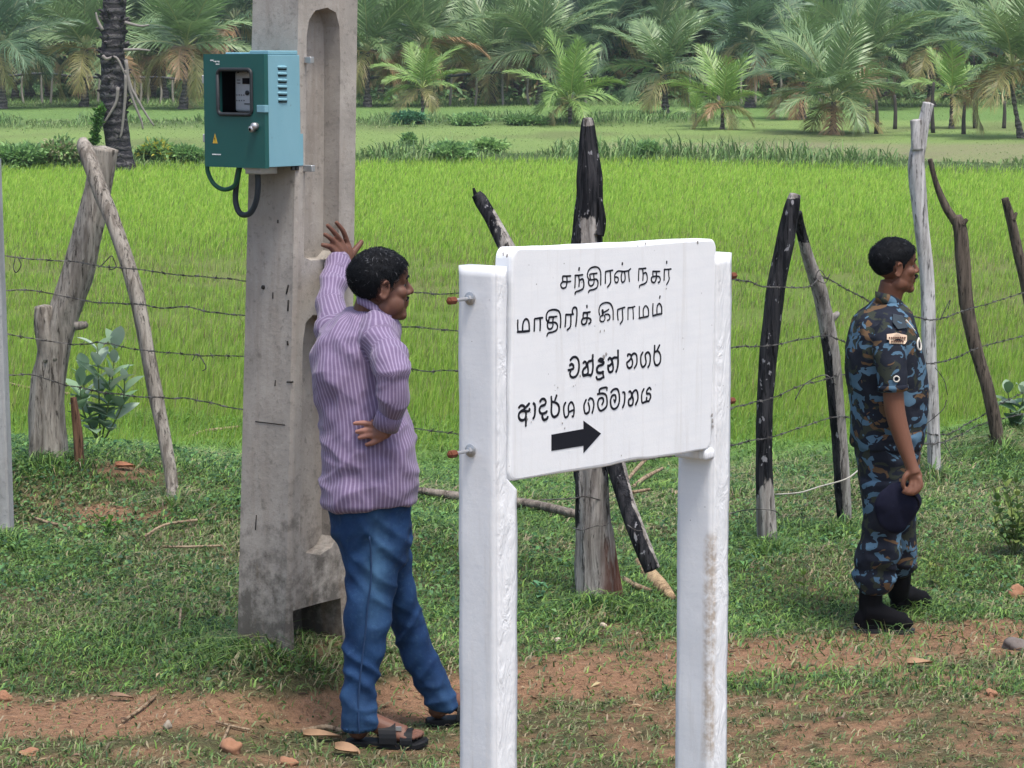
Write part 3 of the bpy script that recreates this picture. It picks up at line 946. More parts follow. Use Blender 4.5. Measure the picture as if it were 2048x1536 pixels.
def ribbon(px, w, off=0.0):
    p = np.array([onboard(*q) for q in px])
    if len(p) > 2: p = cr(p, 5)
    t = np.gradient(p, axis=0) if len(p) > 2 else np.array([p[1] - p[0]] * 2)
    t /= np.linalg.norm(t, axis=1)[:, None] + 1e-9
    s = np.cross(eNb, t)
    wj = w / 2 * (1 + .16 * (fbm(p * 60, 2) - .5) * 2)
    # round ends
    ex = [p[0] - t[0] * w * .32] + list(p) + [p[-1] + t[-1] * w * .32]
    p2 = np.array(ex); s2 = np.vstack([s[:1], s, s[-1:]]); w2 = np.concatenate([[w * .22], wj, [w * .22]])
    V = []; F = []
    prof = [(-1, -.0006), (-.85, .0010 + off), (0, .0014 + off), (.85, .0010 + off), (1, -.0006)]
    for a, b_, c in zip(p2, s2, w2):
        for u, h in prof: V.append(a + b_ * c * u + eNb * h)
    m = len(p2); k = len(prof)
    for i in range(m - 1):
        for j in range(k - 1):
            F.append((i * k + j, i * k + j + 1, (i + 1) * k + j + 1, (i + 1) * k + j))
    return np.array(V), F
def letters(name, crops):
    for (ox, oy, sc, w, strokes) in crops:
        prims = []; q = 0
        for s in strokes:
            ww = w
            if isinstance(s[0], (int, float)): ww = s[0]; s = s[1:]
            q += 1
            prims.append(ribbon([(ox + a / sc, oy + b_ / sc) for a, b_ in s], ww * .00150, (q % 9) * .00006))
        obj(name, *join(prims), M_ink, parent=bd, smooth=False)
letters("lettering", [(1110, 515, 15.754, 3.4, [
 [(490,580),(360,585),(240,588)], [(240,588),(235,660),(242,745)], [(490,750),(370,765),(250,765),(185,830),(180,890),(215,950),(270,965),(335,935),(362,850),(375,770),(370,600)],
 [(620,955),(630,760),(630,560)], [(630,560),(740,560),(865,540)], [(745,590),(758,740),(750,905)], [(758,730),(830,680),(880,690),(900,800),(900,900),(870,985),(760,1045),(650,1085),(625,1155)], [4.2,(758,325),(750,395)],
 [(1110,690),(1102,600),(1105,525),(1320,497)], [(1218,530),(1222,640),(1228,740),(1205,840),(1150,892),(1095,880),(1055,810),(1060,730),(1100,700),(1180,700),(1290,680),(1340,740),(1350,830),(1320,940),(1220,1005),(1090,1035),(1050,1100)],
 [(1065,690),(1022,600),(1022,500),(1065,390),(1140,325),(1250,295),(1360,320),(1425,430),(1440,600),(1435,865)],
 [(1582,815),(1582,600),(1590,440)], [(1590,440),(1700,420),(1815,400)], [(1735,430),(1750,720),(1730,820),(1650,930)]]),
 (1230, 510, 15.754, 3.3, [
 [(-10,705),(40,690),(90,715),(100,790),(70,860),(20,860),(-10,800),(-12,640),(30,560),(100,505),(200,510),(290,515),(420,490),(490,430)], [(225,530),(195,640),(195,770),(230,860),(305,800),(312,640),(285,530)], [(425,500),(430,640),(450,835)], [3.8,(228,245),(224,305)],
]), (1230, 510, 15.754, 3.3, [
 [(735,805),(742,600),(750,432)], [(750,432),(860,430),(970,415)], [(868,450),(880,640),(872,795)], [(882,590),(965,555),(1005,650),(1008,790),(960,880),(880,920),(785,955),(765,1015)],
 [(1192,680),(1188,600),(1188,512)], [(1188,512),(1300,515),(1405,515)], [(1295,530),(1300,660),(1290,760),(1250,850),(1190,862),(1142,800),(1150,710),(1210,680),(1300,665),(1385,680),(1420,750),(1405,835),(1355,868)],
 [(1540,795),(1545,620),(1552,450)], [(1552,450),(1660,450),(1765,438)], [(1690,465),(1690,640),(1702,770),(1620,935)], [3.8,(1625,195),(1625,262)]])])
letters("lettering", [(1020, 595, 11.378, 3.8, [
 [(175,515),(172,640),(178,775)], [4.4,(165,780),(300,775),(440,758)], [(282,745),(292,600),(330,510),(380,490),(425,560),(438,755)],
 [(548,765),(552,620),(555,490)], [(555,485),(650,470),(740,460)], [(682,490),(685,620),(680,750)],
 [(870,560),(888,460),(895,448)], [(895,445),(980,440),(1058,430)], [(985,450),(972,540),(975,620),(955,690),(905,718),(860,690),(848,630),(860,575),(940,570),(1030,570),(1075,630),(1062,730),(985,780),(870,808),(838,875)],
 [(858,560),(822,480),(835,370),(890,300),(1000,275),(1100,305),(1142,400),(1152,560),(1142,685)],
 [(1250,665),(1262,530),(1268,390)], [(1268,388),(1360,388),(1440,378)], [(1382,400),(1380,600),(1360,680),(1298,738)], [(1432,375),(1415,320),(1435,245),(1485,222),(1518,280),(1515,460),(1492,655)],
 [(1662,470),(1660,410),(1668,348)], [(1668,348),(1750,342),(1820,328)], [(1755,350),(1750,470),(1738,560),(1688,612),(1638,598),(1625,535),(1665,475),(1780,465),(1832,500),(1830,560),(1788,598)], [4.4,(1746,180),(1750,225)]]),
 (1180, 580, 12.8, 3.1, [
 [6.5,(318,515),(325,640)], [(330,580),(400,545),(478,495)], [(335,640),(265,680),(255,780),(330,808),(380,730),(365,650)], [(380,630),(465,620),(505,680),(490,750),(442,778)],
 [(242,640),(225,530),(255,405),(340,335),(460,322),(540,380),(585,520),(590,760)],
 [(715,770),(700,620),(705,500)], [(705,500),(800,465),(888,442)], [(822,490),(830,640),(830,765),(768,868)],
 [(968,758),(970,600),(970,460)], [(970,455),(1060,445),(1145,420)], [(1092,460),(1105,620),(1105,745)],
 [(1260,420),(1258,580),(1260,720)], [3.6,(1248,722),(1380,695),(1480,675)], [(1362,680),(1362,490),(1430,402),(1490,500),(1495,660)],
 [(1608,350),(1602,510),(1605,660)], [3.6,(1605,660),(1720,625),(1835,605)], [(1708,610),(1715,430),(1768,342),(1825,430),(1832,590)], [4,(1790,155),(1780,208)]])])
letters("lettering", [(1125, 690, 17.067, 5.2, [
 [(262,520),(340,430),(450,410),(530,500),(560,640),(560,780),(535,920),(470,1050),(370,1105),(280,1070),(250,980),(275,890)], [(190,860),(300,835),(370,790),(360,690),(310,650),(240,690)],
 [(700,620),(745,570),(800,600),(800,740),(720,820),(685,920),(700,1030)], [(700,1035),(820,1010),(870,920),(860,760),(850,640),(900,560),(990,530),(1025,440),(1030,335)], [(1030,500),(1035,760),(1010,940),(955,1050)], [(720,1045),(850,1015),(960,1030)],
 [(1225,540),(1290,470),(1380,500)], [(1240,530),(1330,570),(1405,590),(1360,670),(1220,720),(1165,830),(1195,930),(1290,950),(1385,915)], [(1380,915),(1385,1020),(1408,1110)], [(1150,1085),(1185,1165),(1290,1160),(1385,1090)],
 [(1555,510),(1600,445),(1660,480),(1690,590),(1640,670),(1575,720)], [(1550,690),(1555,820),(1600,920),(1690,900),(1725,790),(1700,600),(1670,510)], [(1670,490),(1760,430),(1870,430)], [(1888,180),(1892,420),(1890,620),(1870,780),(1822,920)]]),
 (1235, 680, 18.618, 4.5, [
 [(372,600),(390,535),(480,545),(500,670),(410,790),(345,850),(365,980),(440,1045),(525,985),(555,860),(540,740),(500,640),(560,530),(635,500),(705,570),(720,760),(700,910),(620,1050)],
 [(940,455),(870,590),(860,780),(880,920),(940,1005),(1020,940),(1060,820),(1040,680),(1030,560),(1080,475),(1155,462),(1210,580),(1210,780),(1180,930),(1130,1015)],
 [(1380,205),(1372,420),(1350,650),(1370,830),(1430,935),(1520,915),(1588,800),(1600,620),(1560,480),(1485,410),(1390,445)], [(1560,190),(1500,320),(1480,410)]])])
letters("lettering", [(1025, 780, 14.629, 5.2, [
 [(180,520),(245,455),(330,470),(345,560),(250,620),(185,700),(190,820),(260,885),(350,860),(390,750),(385,620)], [(385,620),(445,620),(495,590),(490,545)], [(340,550),(420,470),(485,395)], [(395,780),(390,900),(385,1050)], [(230,625),(320,610),(400,620)],
 [(605,385),(650,440),(655,620),(640,760),(600,835)],
 [(800,340),(850,270),(925,262),(970,340),(940,430),(840,470),(785,560),(805,660),(880,690),(975,655),(1000,620)], [(875,690),(870,800),(920,870),(995,845),(1028,785)],
 [(1130,195),(1140,420),(1132,620),(1160,740),(1220,785),(1305,740),(1358,620),(1350,470),(1280,380),(1165,340)], [(1288,155),(1240,300)],
 [4.4,(1550,365),(1500,480),(1500,660),(1540,795),(1615,760),(1640,660),(1630,520),(1660,405),(1725,355),(1785,450),(1800,600),(1780,755),(1740,770)], [4.0,(1645,650),(1720,610),(1790,580)]]),
 (1155, 760, 12.8, 4.4, [
 [(218,505),(170,620),(165,740),(200,855),(285,820),(300,700),(270,580)], [(280,520),(325,465),(388,500),(415,620),(400,740),(372,845)],
 [(505,362),(620,342),(715,372),(750,480),(748,640),(690,735),(592,785),(535,720),(515,590),(555,480),(640,460),(660,540),(622,635)], [(560,340),(560,250),(640,203),(745,193),(748,255)],
 [(852,320),(915,245),(1015,232),(1062,360),(1065,560),(1010,695),(930,740),(862,680),(842,540),(880,410),(960,385),(978,480),(950,575)], [3,(925,490),(948,575)],
 [(1152,315),(1200,325),(1205,480),(1190,600),(1152,705)],
 [(1312,310),(1345,285),(1380,350),(1365,460),(1310,505),(1305,610),(1345,655),(1405,620),(1420,500),(1395,380),(1440,285),(1505,262),(1538,360),(1538,500),(1482,635)],
 [(1698,225),(1650,330),(1638,470),(1660,585),(1750,550),(1830,540)], [(1878,240),(1838,195),(1775,270),(1765,345)], [(1765,350),(1845,352),(1870,430),(1842,505)], [(1770,445),(1760,545)]])])
ar = [(1102.6, 869.2), (1166.7, 857.8), (1166.7, 841.5), (1201.5, 866.9), (1166.7, 906), (1166.7, 891.3), (1102.6, 901.7)]
v = np.array([onboard(*q) + eNb * h for h in (.0012, -.001) for q in ar]); n_ = 7
f = [tuple(range(n_)), tuple(range(2 * n_ - 1, n_ - 1, -1))] + [(j, n_ + j, n_ + (j + 1) % n_, (j + 1) % n_) for j in range(n_)]
obj("arrow", v, f, M_ink, parent=bd, smooth=False, recalc=True)
# chips and smears of worn paint on the board
M_chip = plain("bare_cement_chip", (.30, .29, .28), .9)
ch = []
for px, py, r in [(1207, 714, 5), (1212, 708, 3.5), (1160, 752, 2.4), (1124, 846, 2.2), (1129, 856, 2.0), (1146, 772, 1.6), (1150, 770, 1.4), (1200, 663, 2.6), (1208, 661, 2), (1365, 676, 1.3), (1366, 698, 1.3), (1242, 911, 1.6), (1062, 844, 1.6), (1332, 577, 2), (1013, 512, 3.5), (1006, 508, 3), (1115, 775, 1.5), (1109, 770, 1.2), (1290, 487, 3), (1395, 484, 3.5), (1054, 838, 3), (1423, 830, 4), (1424, 842, 5.5), (1425, 853, 4)]:
    c0 = onboard(px, py); th = np.linspace(0, 6.283, 9, endpoint=False)
    rr_ = r * .0011 * (.6 + .8 * rng.random(9))
    vv = [c0 + eNb * .0022] + [c0 + eUb * rr_[k] * math.cos(th[k]) + eWb * rr_[k] * math.sin(th[k]) * 1.3 + eNb * .0012 for k in range(9)]
    ch.append((np.array(vv), [(0, 1 + k, 1 + (k + 1) % 9) for k in range(9)]))
obj("paint_chip", *join(ch), M_chip, parent=bd, smooth=False)

def sign_post(u0, u1, ztop, notch=None, ledge=None, seed=0):
    """square post: width along the board's run, depth back from the front plane"""
    dp = .127
    zb_ = gs - .12
    zz = np.arange(zb_, ztop - 1e-3, .035); zz = np.append(zz, ztop)
    V = []; F = []; W1 = []; W2 = []
    nw, nd = 6, 7
    base = np.array((S0[0], S0[1], 0))
    for z_ in zz:
        ub = u1 if (notch is None or z_ < notch[1]) else notch[0]
        ring = []
        for k in range(nw): ring.append((u0 + (ub - u0) * k / nw, .002))
        for k in range(nd): ring.append((ub, .002 - dp * k / nd))
        for k in range(nw): ring.append((ub + (u0 - ub) * k / nw, .002 - dp))
        for k in range(nd): ring.append((u0, .002 - dp + dp * k / nd))
        m = len(ring)
        for k, (u, d) in enumerate(ring):
            p = base + eU * u + eN * d + np.array((0, 0, z_))
            j = (fbm(np.array([p * np.array((14, 14, 9)) + seed]), 3)[0] - .5) * .005
            corner = k in (0, nw, nw + nd, 2 * nw + nd)
            cu, cd = (u0 + ub) / 2, .002 - dp / 2
            dirv = eU * np.sign(u - cu) * (abs(u - cu) > .4 * (ub - u0)) + eN * np.sign(d - cd) * (abs(d - cd) > .45 * dp)
            p = p + dirv * (j - (.0025 if corner else 0))
            V.append(p); W1.append(1.0 if (ledge and k in (2 * nw + 2 * nd - 1, 0, 1) and -.3 < z_ - gs - .62 < .35) else 0.0); W2.append(1.0 if 0 < k < nw else .12)
    m = 2 * (nw + nd)
    for i in range(len(zz) - 1):
        for j in range(m):
            k = (j + 1) % m; F.append((i * m + j, i * m + k, (i + 1) * m + k, (i + 1) * m + j))
    F.append(tuple((len(zz) - 1) * m + j for j in range(m)))
    V = np.array(V)
    return obj("post", V, F, M_wh, parent=sg, smooth=True, recalc=True, attrs={'wear': np.array(W1), 'wrinkle': np.array(W2)})
zt1 = P(985, 532, 6.42)[2]
zn = P(1018, 968, 6.42)[2]
sign_post(-.056, .040, zt1, (-.003, zn), None, 0)
zt2 = P(1450, 507, 7.2)[2]
sign_post(Wb + .004, Wb + .098, zt2, None, True, 5)
lv, lf = bevelled([box(S3 + eU * -.012 - eN * .060 + np.array((0, 0, -.016)), (.050, .115, .034), axes(eU, -eN, (0, 0, 1)))], .010, 3)
obj("ledge", lv, lf, M_wh, parent=sg, attrs={'wear': np.zeros(len(lv)), 'wrinkle': np.ones(len(lv))})
M_rust = plain("rusty_nut", (.16, .055, .03), .85, .2, .3, .4, 120)
def bolt_at(p, dirv, ln, name="bolt"):
    v, f = join([tube([p - dirv * .01, p + dirv * ln], [.0048, .0048], 10, smooth=False), tube([p + dirv * .001, p + dirv * .004], [.017, .017], 16, smooth=False), tube([p + dirv * .004, p + dirv * .013], [.010, .010], 6, smooth=False)])
    b_ = obj(name, v, f, M_metal, parent=sg, smooth=False)
    v, f = join([tube([p + dirv * (ln - .018), p + dirv * (ln + .004)], [.0105, .0105], 6, smooth=False), tube([p + dirv * (ln + .004), p + dirv * (ln + .009)], [.006, .006], 8, smooth=False)])
    obj("nut", v, f, M_rust, parent=b_, smooth=False)
def onplane(px, py, p0, n):
    lo, hi = 5.5, 8.5
    s0 = np.sign((P(px, py, lo) - p0).dot(n))
    for _ in range(45):
        m = (lo + hi) / 2
        if np.sign((P(px, py, m) - p0).dot(n)) == s0: lo = m
        else: hi = m
    return P(px, py, lo)
pL = np.array((S0[0], S0[1], 0)) + eU * -.056
for q in ((941, 597), (942, 901)):
    bolt_at(onplane(*q, pL, eU), -eU, .082)
pR = np.array((S0[0], S0[1], 0)) + eU * (Wb + .098)
for zpy in (556, 809):
    p = pR - eN * .05; p[2] = P(1470, zpy, 7.25)[2]
    bolt_at(p, eU, .085)
# ------------------------------------------------------------------ fence posts, wires
def wood(name, light, dark, char=True):
    t = NT(name)
    g = t.noise(26, 6, .7, t.coord((1, 1, .10)), .6)
    g2 = t.noise(55, 5, .7, t.coord((1, 1, .12)), .4)
    n = t.noise(7, 4, .6)
    col = t.mix(t.step(g, .40, .60), dark, light)
    col = t.mix(t.math('MULTIPLY', t.step(g2, .55, .62), .85), col, tuple(v * .18 for v in dark))
    col = t.mix(t.math('MULTIPLY', t.step(n, .55, .75), .4), col, tuple(v * 1.25 for v in light))
    if char:
        cm = t.step(t.math('ADD', t.attr('char'), t.math('MULTIPLY', t.math('SUBTRACT', t.noise(13, 5, .7, t.coord((1, 1, .30))), .5), 2.1)), .44, .54)
        cc = t.mix(t.step(g, .42, .60), (.008, .009, .012), (.045, .045, .050)); cc = t.mix(t.step(g2, .54, .62), cc, (.003, .003, .004))
        col = t.mix(cm, col, cc)
        sp = t.noise(34, 3, .5, t.coord((1, 1, .6))); sp = t.math('MULTIPLY', cm, t.step(sp, .64, .68))
        col = t.mix(t.math('MULTIPLY', sp, .8), col, (.30, .30, .32))
        rs = t.math('MULTIPLY', t.attr('rust'), t.step(t.noise(13, 4, .6, t.coord((1, 1, .2))), .42, .55))
        col = t.mix(t.math('MULTIPLY', rs, .8), col, (.115, .035, .018))
    h = t.math('ADD', t.math('MULTIPLY', g, .8), t.math('MULTIPLY', g2, .7))
    return t.done(col, .9, t.bump(h, .9, .012), .15)
M_grey = wood("grey_weathered_wood", (.38, .36, .34), (.15, .135, .125))
M_pale = wood("bleached_wood", (.58, .57, .57), (.30, .29, .285))
M_bark = wood("pale_bark", (.36, .33, .29), (.155, .135, .115))
M_brown = wood("dark_brown_bark", (.13, .105, .085), (.055, .045, .037))
M_stick = wood("dry_stick_wood", (.36, .28, .19), (.18, .125, .08), False)

def log(path, depth, rpx, n=22, step=.02, lump=.16, seed=0, per=10):
    """rough tube; path in pixels with depth per point, radius in pixels"""
    D = np.broadcast_to(np.asarray(depth, float), (len(path),)); R = np.broadcast_to(np.asarray(rpx, float), (len(path),))
    p = np.array([P(q[0], q[1], d) for q, d in zip(path, D)]); r = R * D / FPX
    q = cr(np.column_stack([p, r]), per); p, r = q[:, :3], q[:, 3]
    t, A, Bx = frames(p)
    th = np.linspace(0, 2 * math.pi, n, endpoint=False)
    V = []; H = []
    L = np.concatenate([[0], np.cumsum(np.linalg.norm(np.diff(p, axis=0), axis=1))])
    for i in range(len(p)):
        for a in th:
            dv = A[i] * math.cos(a) + Bx[i] * math.sin(a)
            V.append((dv, p[i], r[i], L[i], a))
    dv = np.array([v[0] for v in V]); pp = np.array([v[1] for v in V]); rr_ = np.array([v[2] for v in V]); LL = np.array([v[3] for v in V])
    nz = fbm(np.column_stack([dv[:, 0] * 1.6 + seed, dv[:, 1] * 1.6 + LL * 2.2, dv[:, 2] * 1.6 + LL * 2.2 + seed]), 3) - .5
    nz2 = fbm(np.column_stack([dv[:, 0] * 4 + seed, dv[:, 1] * 4, LL * 1.3 + dv[:, 2] * 4]), 2) - .5
    nz3 = fbm(np.column_stack([dv[:, 0] * 9 + seed, dv[:, 1] * 9, LL * 3.0 + dv[:, 2] * 9]), 2) - .5
    AA = np.array([v[4] for v in V]); nz4 = fbm(np.column_stack([np.cos(AA) * 3.6 + seed, np.sin(AA) * 3.6, LL * 1.1]), 2) - .5
    X = pp + dv * (rr_ * (1 + lump * 2.6 * nz + lump * 1.6 * nz2 + lump * .9 * nz3 + lump * .9 * nz4))[:, None]
    m = len(p); F = []
    for i in range(m - 1):
        for j in range(n):
            k = (j + 1) % n; F.append((i * n + j, i * n + k, (i + 1) * n + k, (i + 1) * n + j))
    X = np.vstack([X, p[0] - t[0] * r[0] * .1, p[-1] + t[-1] * r[-1] * .18])
    for j in range(n):
        k = (j + 1) % n; F.append((m * n, k, j)); F.append((m * n + 1, (m - 1) * n + j, (m - 1) * n + k))
    return X, F, np.append(LL / max(L[-1], 1e-6), (0, 1)), dv

def fence_post(name, prims, mat, label, cat, group=None, charf=None, rustf=None, base=None):
    V, F = join([(a, b_) for a, b_, *_ in prims])
    px, py = project(V[:, 0], V[:, 1], V[:, 2])
    chv = np.zeros(len(V)) if charf is None else np.clip(charf(px, py), 0, 1.2)
    rsv = np.zeros(len(V)) if rustf is None else rustf(px, py)
    b0 = base if base is not None else V[np.argmin(V[:, 2])]
    o = obj(name, V, F, mat, attrs={'char': chv, 'rust': rsv}, loc=tuple(b0))
    return tag(o, label, cat, group)
GP = "rough wooden posts of the wire fence"
# thick bare trunk on the left, sawn off, with its stub
fence_post("fence_post", [log([(100, 945), (98, 915), (96, 800), (112, 680), (150, 560), (182, 440), (200, 360), (208, 296)], 13.1, [44, 40, 34, 33, 31, 28, 26, 28], 26, seed=1),
                          log([(104, 720), (92, 660), (88, 612)], 13.08, [26, 25, 19], 16, seed=2), log([(150, 652), (168, 650), (174, 646)], 12.95, [9, 8, 5], 10, seed=4),
                          log([(214, 425), (232, 428)], 13.0, [8, 5], 8, seed=5)], M_bark,
           "thick pale bare trunk used as fence post, leaning right with a sawn off top", "fence post", GP)
fence_post("leaning_stick", [log([(347, 1008), (338, 930), (312, 790), (275, 600), (236, 470), (200, 380), (172, 300), (164, 284)], np.linspace(12.45, 12.95, 8), [13, 13, 15, 15, 15, 16, 15, 10], 14, seed=7),
                             log([(176, 312), (160, 300)], 12.9, [7, 4], 8, seed=8)], M_bark, "slim pale stick propped slantwise against the thick bare trunk", "stick", None)
fence_post("wooden_stake", [log([(160, 935), (156, 870), (146, 795)], 12.95, [11, 10, 6], 10, seed=9)], wood("red_brown_stake", (.24, .13, .08), (.11, .06, .04)), "short reddish brown split stake beside the foot of the thick trunk", "stake")
# charred posts
def char_main(px, py):
    t1 = sstep(470, 385, py) * 1.25
    left = sstep(1172, 1148, px) * sstep(330, 420, py) * sstep(1080, 1040, py)
    right = sstep(1180, 1204, px - (py - 400) * .02) * sstep(1010, 930, py) * sstep(400, 420, py)
    top = sstep(262, 248, py) * .8
    return np.maximum(np.maximum(t1, left * 1.05), right * 1.05) - top
fence_post("fence_post", [log([(1202, 1225), (1196, 1180), (1188, 1060), (1182, 960), (1178, 800), (1174, 600), (1172, 480), (1178, 400), (1178, 350), (1176, 300), (1176, 250), (1176, 236)],
                              10.86, [52, 46, 38, 34, 33, 31, 30, 25, 24, 18, 12, 9], 34, lump=.19, seed=11),
                          log([(1196, 470), (1204, 440), (1200, 395)], 10.82, [12, 8, 4], 10, seed=12)], M_grey,
           "tallest charred fence post, tapering behind the white sign with grey split wood below", "fence post", GP, char_main, lambda px, py: sstep(1195, 1215, px) * sstep(1060, 1110, py))
fence_post("fence_post", [log([(1075, 620), (1048, 560), (1016, 500), (985, 440), (962, 402), (952, 388)], [10.95, 10.98, 11, 11.05, 11.1, 11.1], [17, 17, 16, 13, 13, 10], 16, seed=14),
                          log([(952, 392), (947, 376)], 11.1, [5, 2.5], 8, seed=15)], M_grey,
           "thin slanting burnt branch poking up behind the sign's top left", "branch", None, lambda px, py: sstep(425, 405, py) + .55 * sstep(1010 + 0 * px, 985, px - (py - 440) * .5))
fence_post("brace_pole", [log([(1305, 1140), (1285, 1090), (1255, 1010), (1236, 940), (1228, 905)], [10.6, 10.62, 10.7, 10.78, 10.8], [17, 18, 18, 20, 18], 16, seed=17)], M_grey,
           "short blackened brace leaning on the tallest charred post below the sign", "brace pole", None, lambda px, py: 1.15 - 1.2 * sstep(4, 18, (px - np.interp(py, [905, 940, 1010, 1090, 1140], [1228, 1236, 1255, 1285, 1305]))))
fence_post("fence_post", [log([(1536, 1098), (1534, 1050), (1528, 940), (1530, 800), (1540, 680), (1552, 570), (1570, 480), (1582, 420), (1590, 388)], 12.3, [19, 20, 17, 17, 18, 18, 18, 16, 11], 20, seed=21)], M_grey,
           "black charred fence post with grey foot just right of the sign", "fence post", GP, lambda px, py: 1.3 * sstep(1040, 900, py) - .9 * sstep(402, 396, py))
fence_post("fence_post", [log([(1690, 1058), (1686, 1000), (1678, 880), (1664, 720), (1644, 600), (1618, 520), (1602, 460), (1597, 425)], np.linspace(12.85, 12.5, 8), [15, 16, 15, 17, 16, 12, 10, 8], 18, seed=23),
                          log([(1660, 640), (1672, 630), (1677, 624)], 12.66, [9, 7, 4], 8, seed=24)], M_grey,
           "grey curved fence post leaning its tip on the black charred post beside the soldier", "fence post", GP,
           lambda px, py: .95 * sstep(4, -3, px - np.interp(py, [425, 460, 520, 600, 720, 880, 1000, 1060], [1597, 1602, 1618, 1644, 1664, 1678, 1686, 1690])) * sstep(600, 760, py) + 1.0 * sstep(500, 470, py))
fence_post("fence_post", [log([(1870, 962), (1868, 920), (1866, 850), (1858, 700), (1855, 560), (1842, 440), (1833, 330), (1840, 280), (1850, 235), (1857, 206)], 14.4, [14, 13, 13, 14, 14, 15, 16, 14, 12, 12], 20, seed=27, lump=.12),
                          log([(1834, 300), (1832, 262), (1830, 240)], 14.38, [13, 12, 12], 12, seed=28)], M_pale,
           "bleached white forked fence post standing behind the soldier", "fence post", GP)
fence_post("fence_post", [log([(2001, 905), (1992, 860), (1976, 780), (1950, 690), (1932, 600), (1925, 520), (1920, 460), (1912, 432)], 15.2, [12, 13, 13, 13, 14, 15, 14, 11], 18, seed=31),
                          log([(1912, 445), (1890, 410), (1872, 365), (1860, 318)], 15.2, [9, 8, 6, 5], 12, seed=32), log([(1924, 450), (1934, 438)], 15.18, [6, 4], 8, seed=33)], M_brown,
           "dark brown crooked fence post with a thin upright prong, right of the soldier", "fence post", GP)
fence_post("fence_post", [log([(2078, 900), (2070, 700), (2056, 590), (2038, 510), (2022, 440), (2010, 396)], 15.9, [12, 12, 11, 10, 9, 7], 14, seed=35), log([(2026, 440), (2033, 425)], 15.88, [5, 3], 8, seed=36)], M_brown,
           "dark slim fence post cut by the right edge of the picture", "fence post", GP)
# concrete post at the left edge
M_conc2 = concrete("post_concrete", (.36, .365, .37))
a = P(-2, 1088, 12.07); b_ = P(-27, 318, 12.07)
V = []; F = []
for k in range(25):
    t_ = k / 24; c0 = a + (b_ - a) * t_
    w = .066 - .008 * t_; d = .06
    for u, v_ in ((-w, -d + .01), (-w + .01, -d), (w - .01, -d), (w, -d + .01), (w, d), (-w, d)):
        V.append(c0 + np.array((u, v_, 0)))
for i in range(24):
    for j in range(6):
        k = (j + 1) % 6; F.append((i * 6 + j, i * 6 + k, i * 6 + 6 + k, i * 6 + 6 + j))
F.append(tuple(24 * 6 + j for j in range(6))); F.append((5, 4, 3, 2, 1, 0))
tag(obj("concrete_fence_post", np.array(V), F, M_conc2, smooth=False, loc=tuple(a)), "grey concrete fence post at the left edge of the picture", "fence post")

def fdepth(px):
    return float(np.interp(px, [-200, 0, 140, 262, 478, 900, 1150, 1190, 1285, 1535, 1680, 1862, 1935, 2060, 2300], [13.0, 12.75, 12.92, 12.50, 11.9, 11.15, 10.82, 10.78, 10.75, 12.16, 12.62, 14.24, 15.03, 15.8, 17.5]))
def wire_mat():
    t = NT("rusted_wire"); n = t.noise(30, 3)
    return t.done(t.mix(t.step(n, .4, .6), (.030, .026, .024), (.13, .125, .12)), .6, None, .4, .4)
M_wire = wire_mat()
def barbed(pts, label, tone=None, barbs=True, seed=0):
    p = np.array([P(x_, y_, fdepth(x_)) for x_, y_ in pts]); p = cr(p, 6)
    L = np.concatenate([[0], np.cumsum(np.linalg.norm(np.diff(p, axis=0), axis=1))])
    s = np.arange(0, L[-1], .022)
    q = np.column_stack([np.interp(s, L, p[:, k]) for k in range(3)])
    q[:, 2] += (fbm2(s, s * 0, 2.2, seed) - .5) * .035 + (fbm2(s, s * 0, 9, seed + 3) - .5) * .012
    prims = []
    for ph in (0, math.pi):
        off = np.column_stack([s * 0, np.cos(s * 60 + ph), np.sin(s * 60 + ph)]) * .0028
        prims.append(tube(q + off, .0019, 4, smooth=False))
    if barbs:
        r_ = np.random.default_rng(seed + 50)
        for sb in np.arange(.05, L[-1], .125):
            i = min(len(q) - 1, int((sb + r_.normal(0, .01)) / .022)); c0 = q[i]
            for k in range(2):
                d = r_.normal(0, 1, 3); d /= np.linalg.norm(d)
                prims.append(tube([c0 - d * .016, c0 + d * .016], [.0018, .0012], 4, smooth=False))
            prims.append(tube([c0 - np.array((.006, 0, 0)), c0 + np.array((.006, 0, 0))], [.0052, .0052], 5, smooth=False))
    v, f = join(prims)
    return tag(obj("barbed_wire", v, f, M_wire, smooth=False, loc=tuple(q[0])), label, "barbed wire", "strands of barbed wire along the fence")
barbed([(-60, 505), (9, 511), (75, 517), (141, 521), (206, 530), (262, 537), (328, 548), (398, 555), (478, 562), (650, 575), (827, 584), (912, 586), (1050, 588), (1178, 585)], "topmost barbed wire strand running from the left edge past the pole to the charred post", seed=1)
barbed([(-60, 576), (9, 579), (70, 581), (117, 591), (178, 603), (226, 607), (281, 610), (328, 617), (375, 614), (422, 624), (478, 628), (640, 640), (793, 654), (840, 657), (905, 662), (1178, 672)], "second barbed wire strand from the top left of the sign", seed=2)
barbed([(-60, 658), (9, 664), (75, 675), (141, 685), (211, 685), (262, 696), (328, 703), (400, 708), (473, 713), (640, 722), (808, 735), (860, 744), (912, 744), (1178, 765)], "third barbed wire strand from the top left of the sign", seed=3)
barbed([(-60, 745), (19, 750), (66, 750), (140, 772), (262, 790), (328, 795), (398, 804), (469, 814), (650, 838), (840, 857), (912, 865), (1142, 880)], "lowest barbed wire strand left of the sign, passing behind the man's waist", seed=4)
barbed([(1178, 552), (1300, 552), (1478, 560), (1535, 574), (1615, 573), (1640, 552), (1660, 560), (1760, 610), (1862, 640), (1935, 617), (1990, 604), (2060, 582)], "topmost barbed wire strand right of the sign", seed=5)
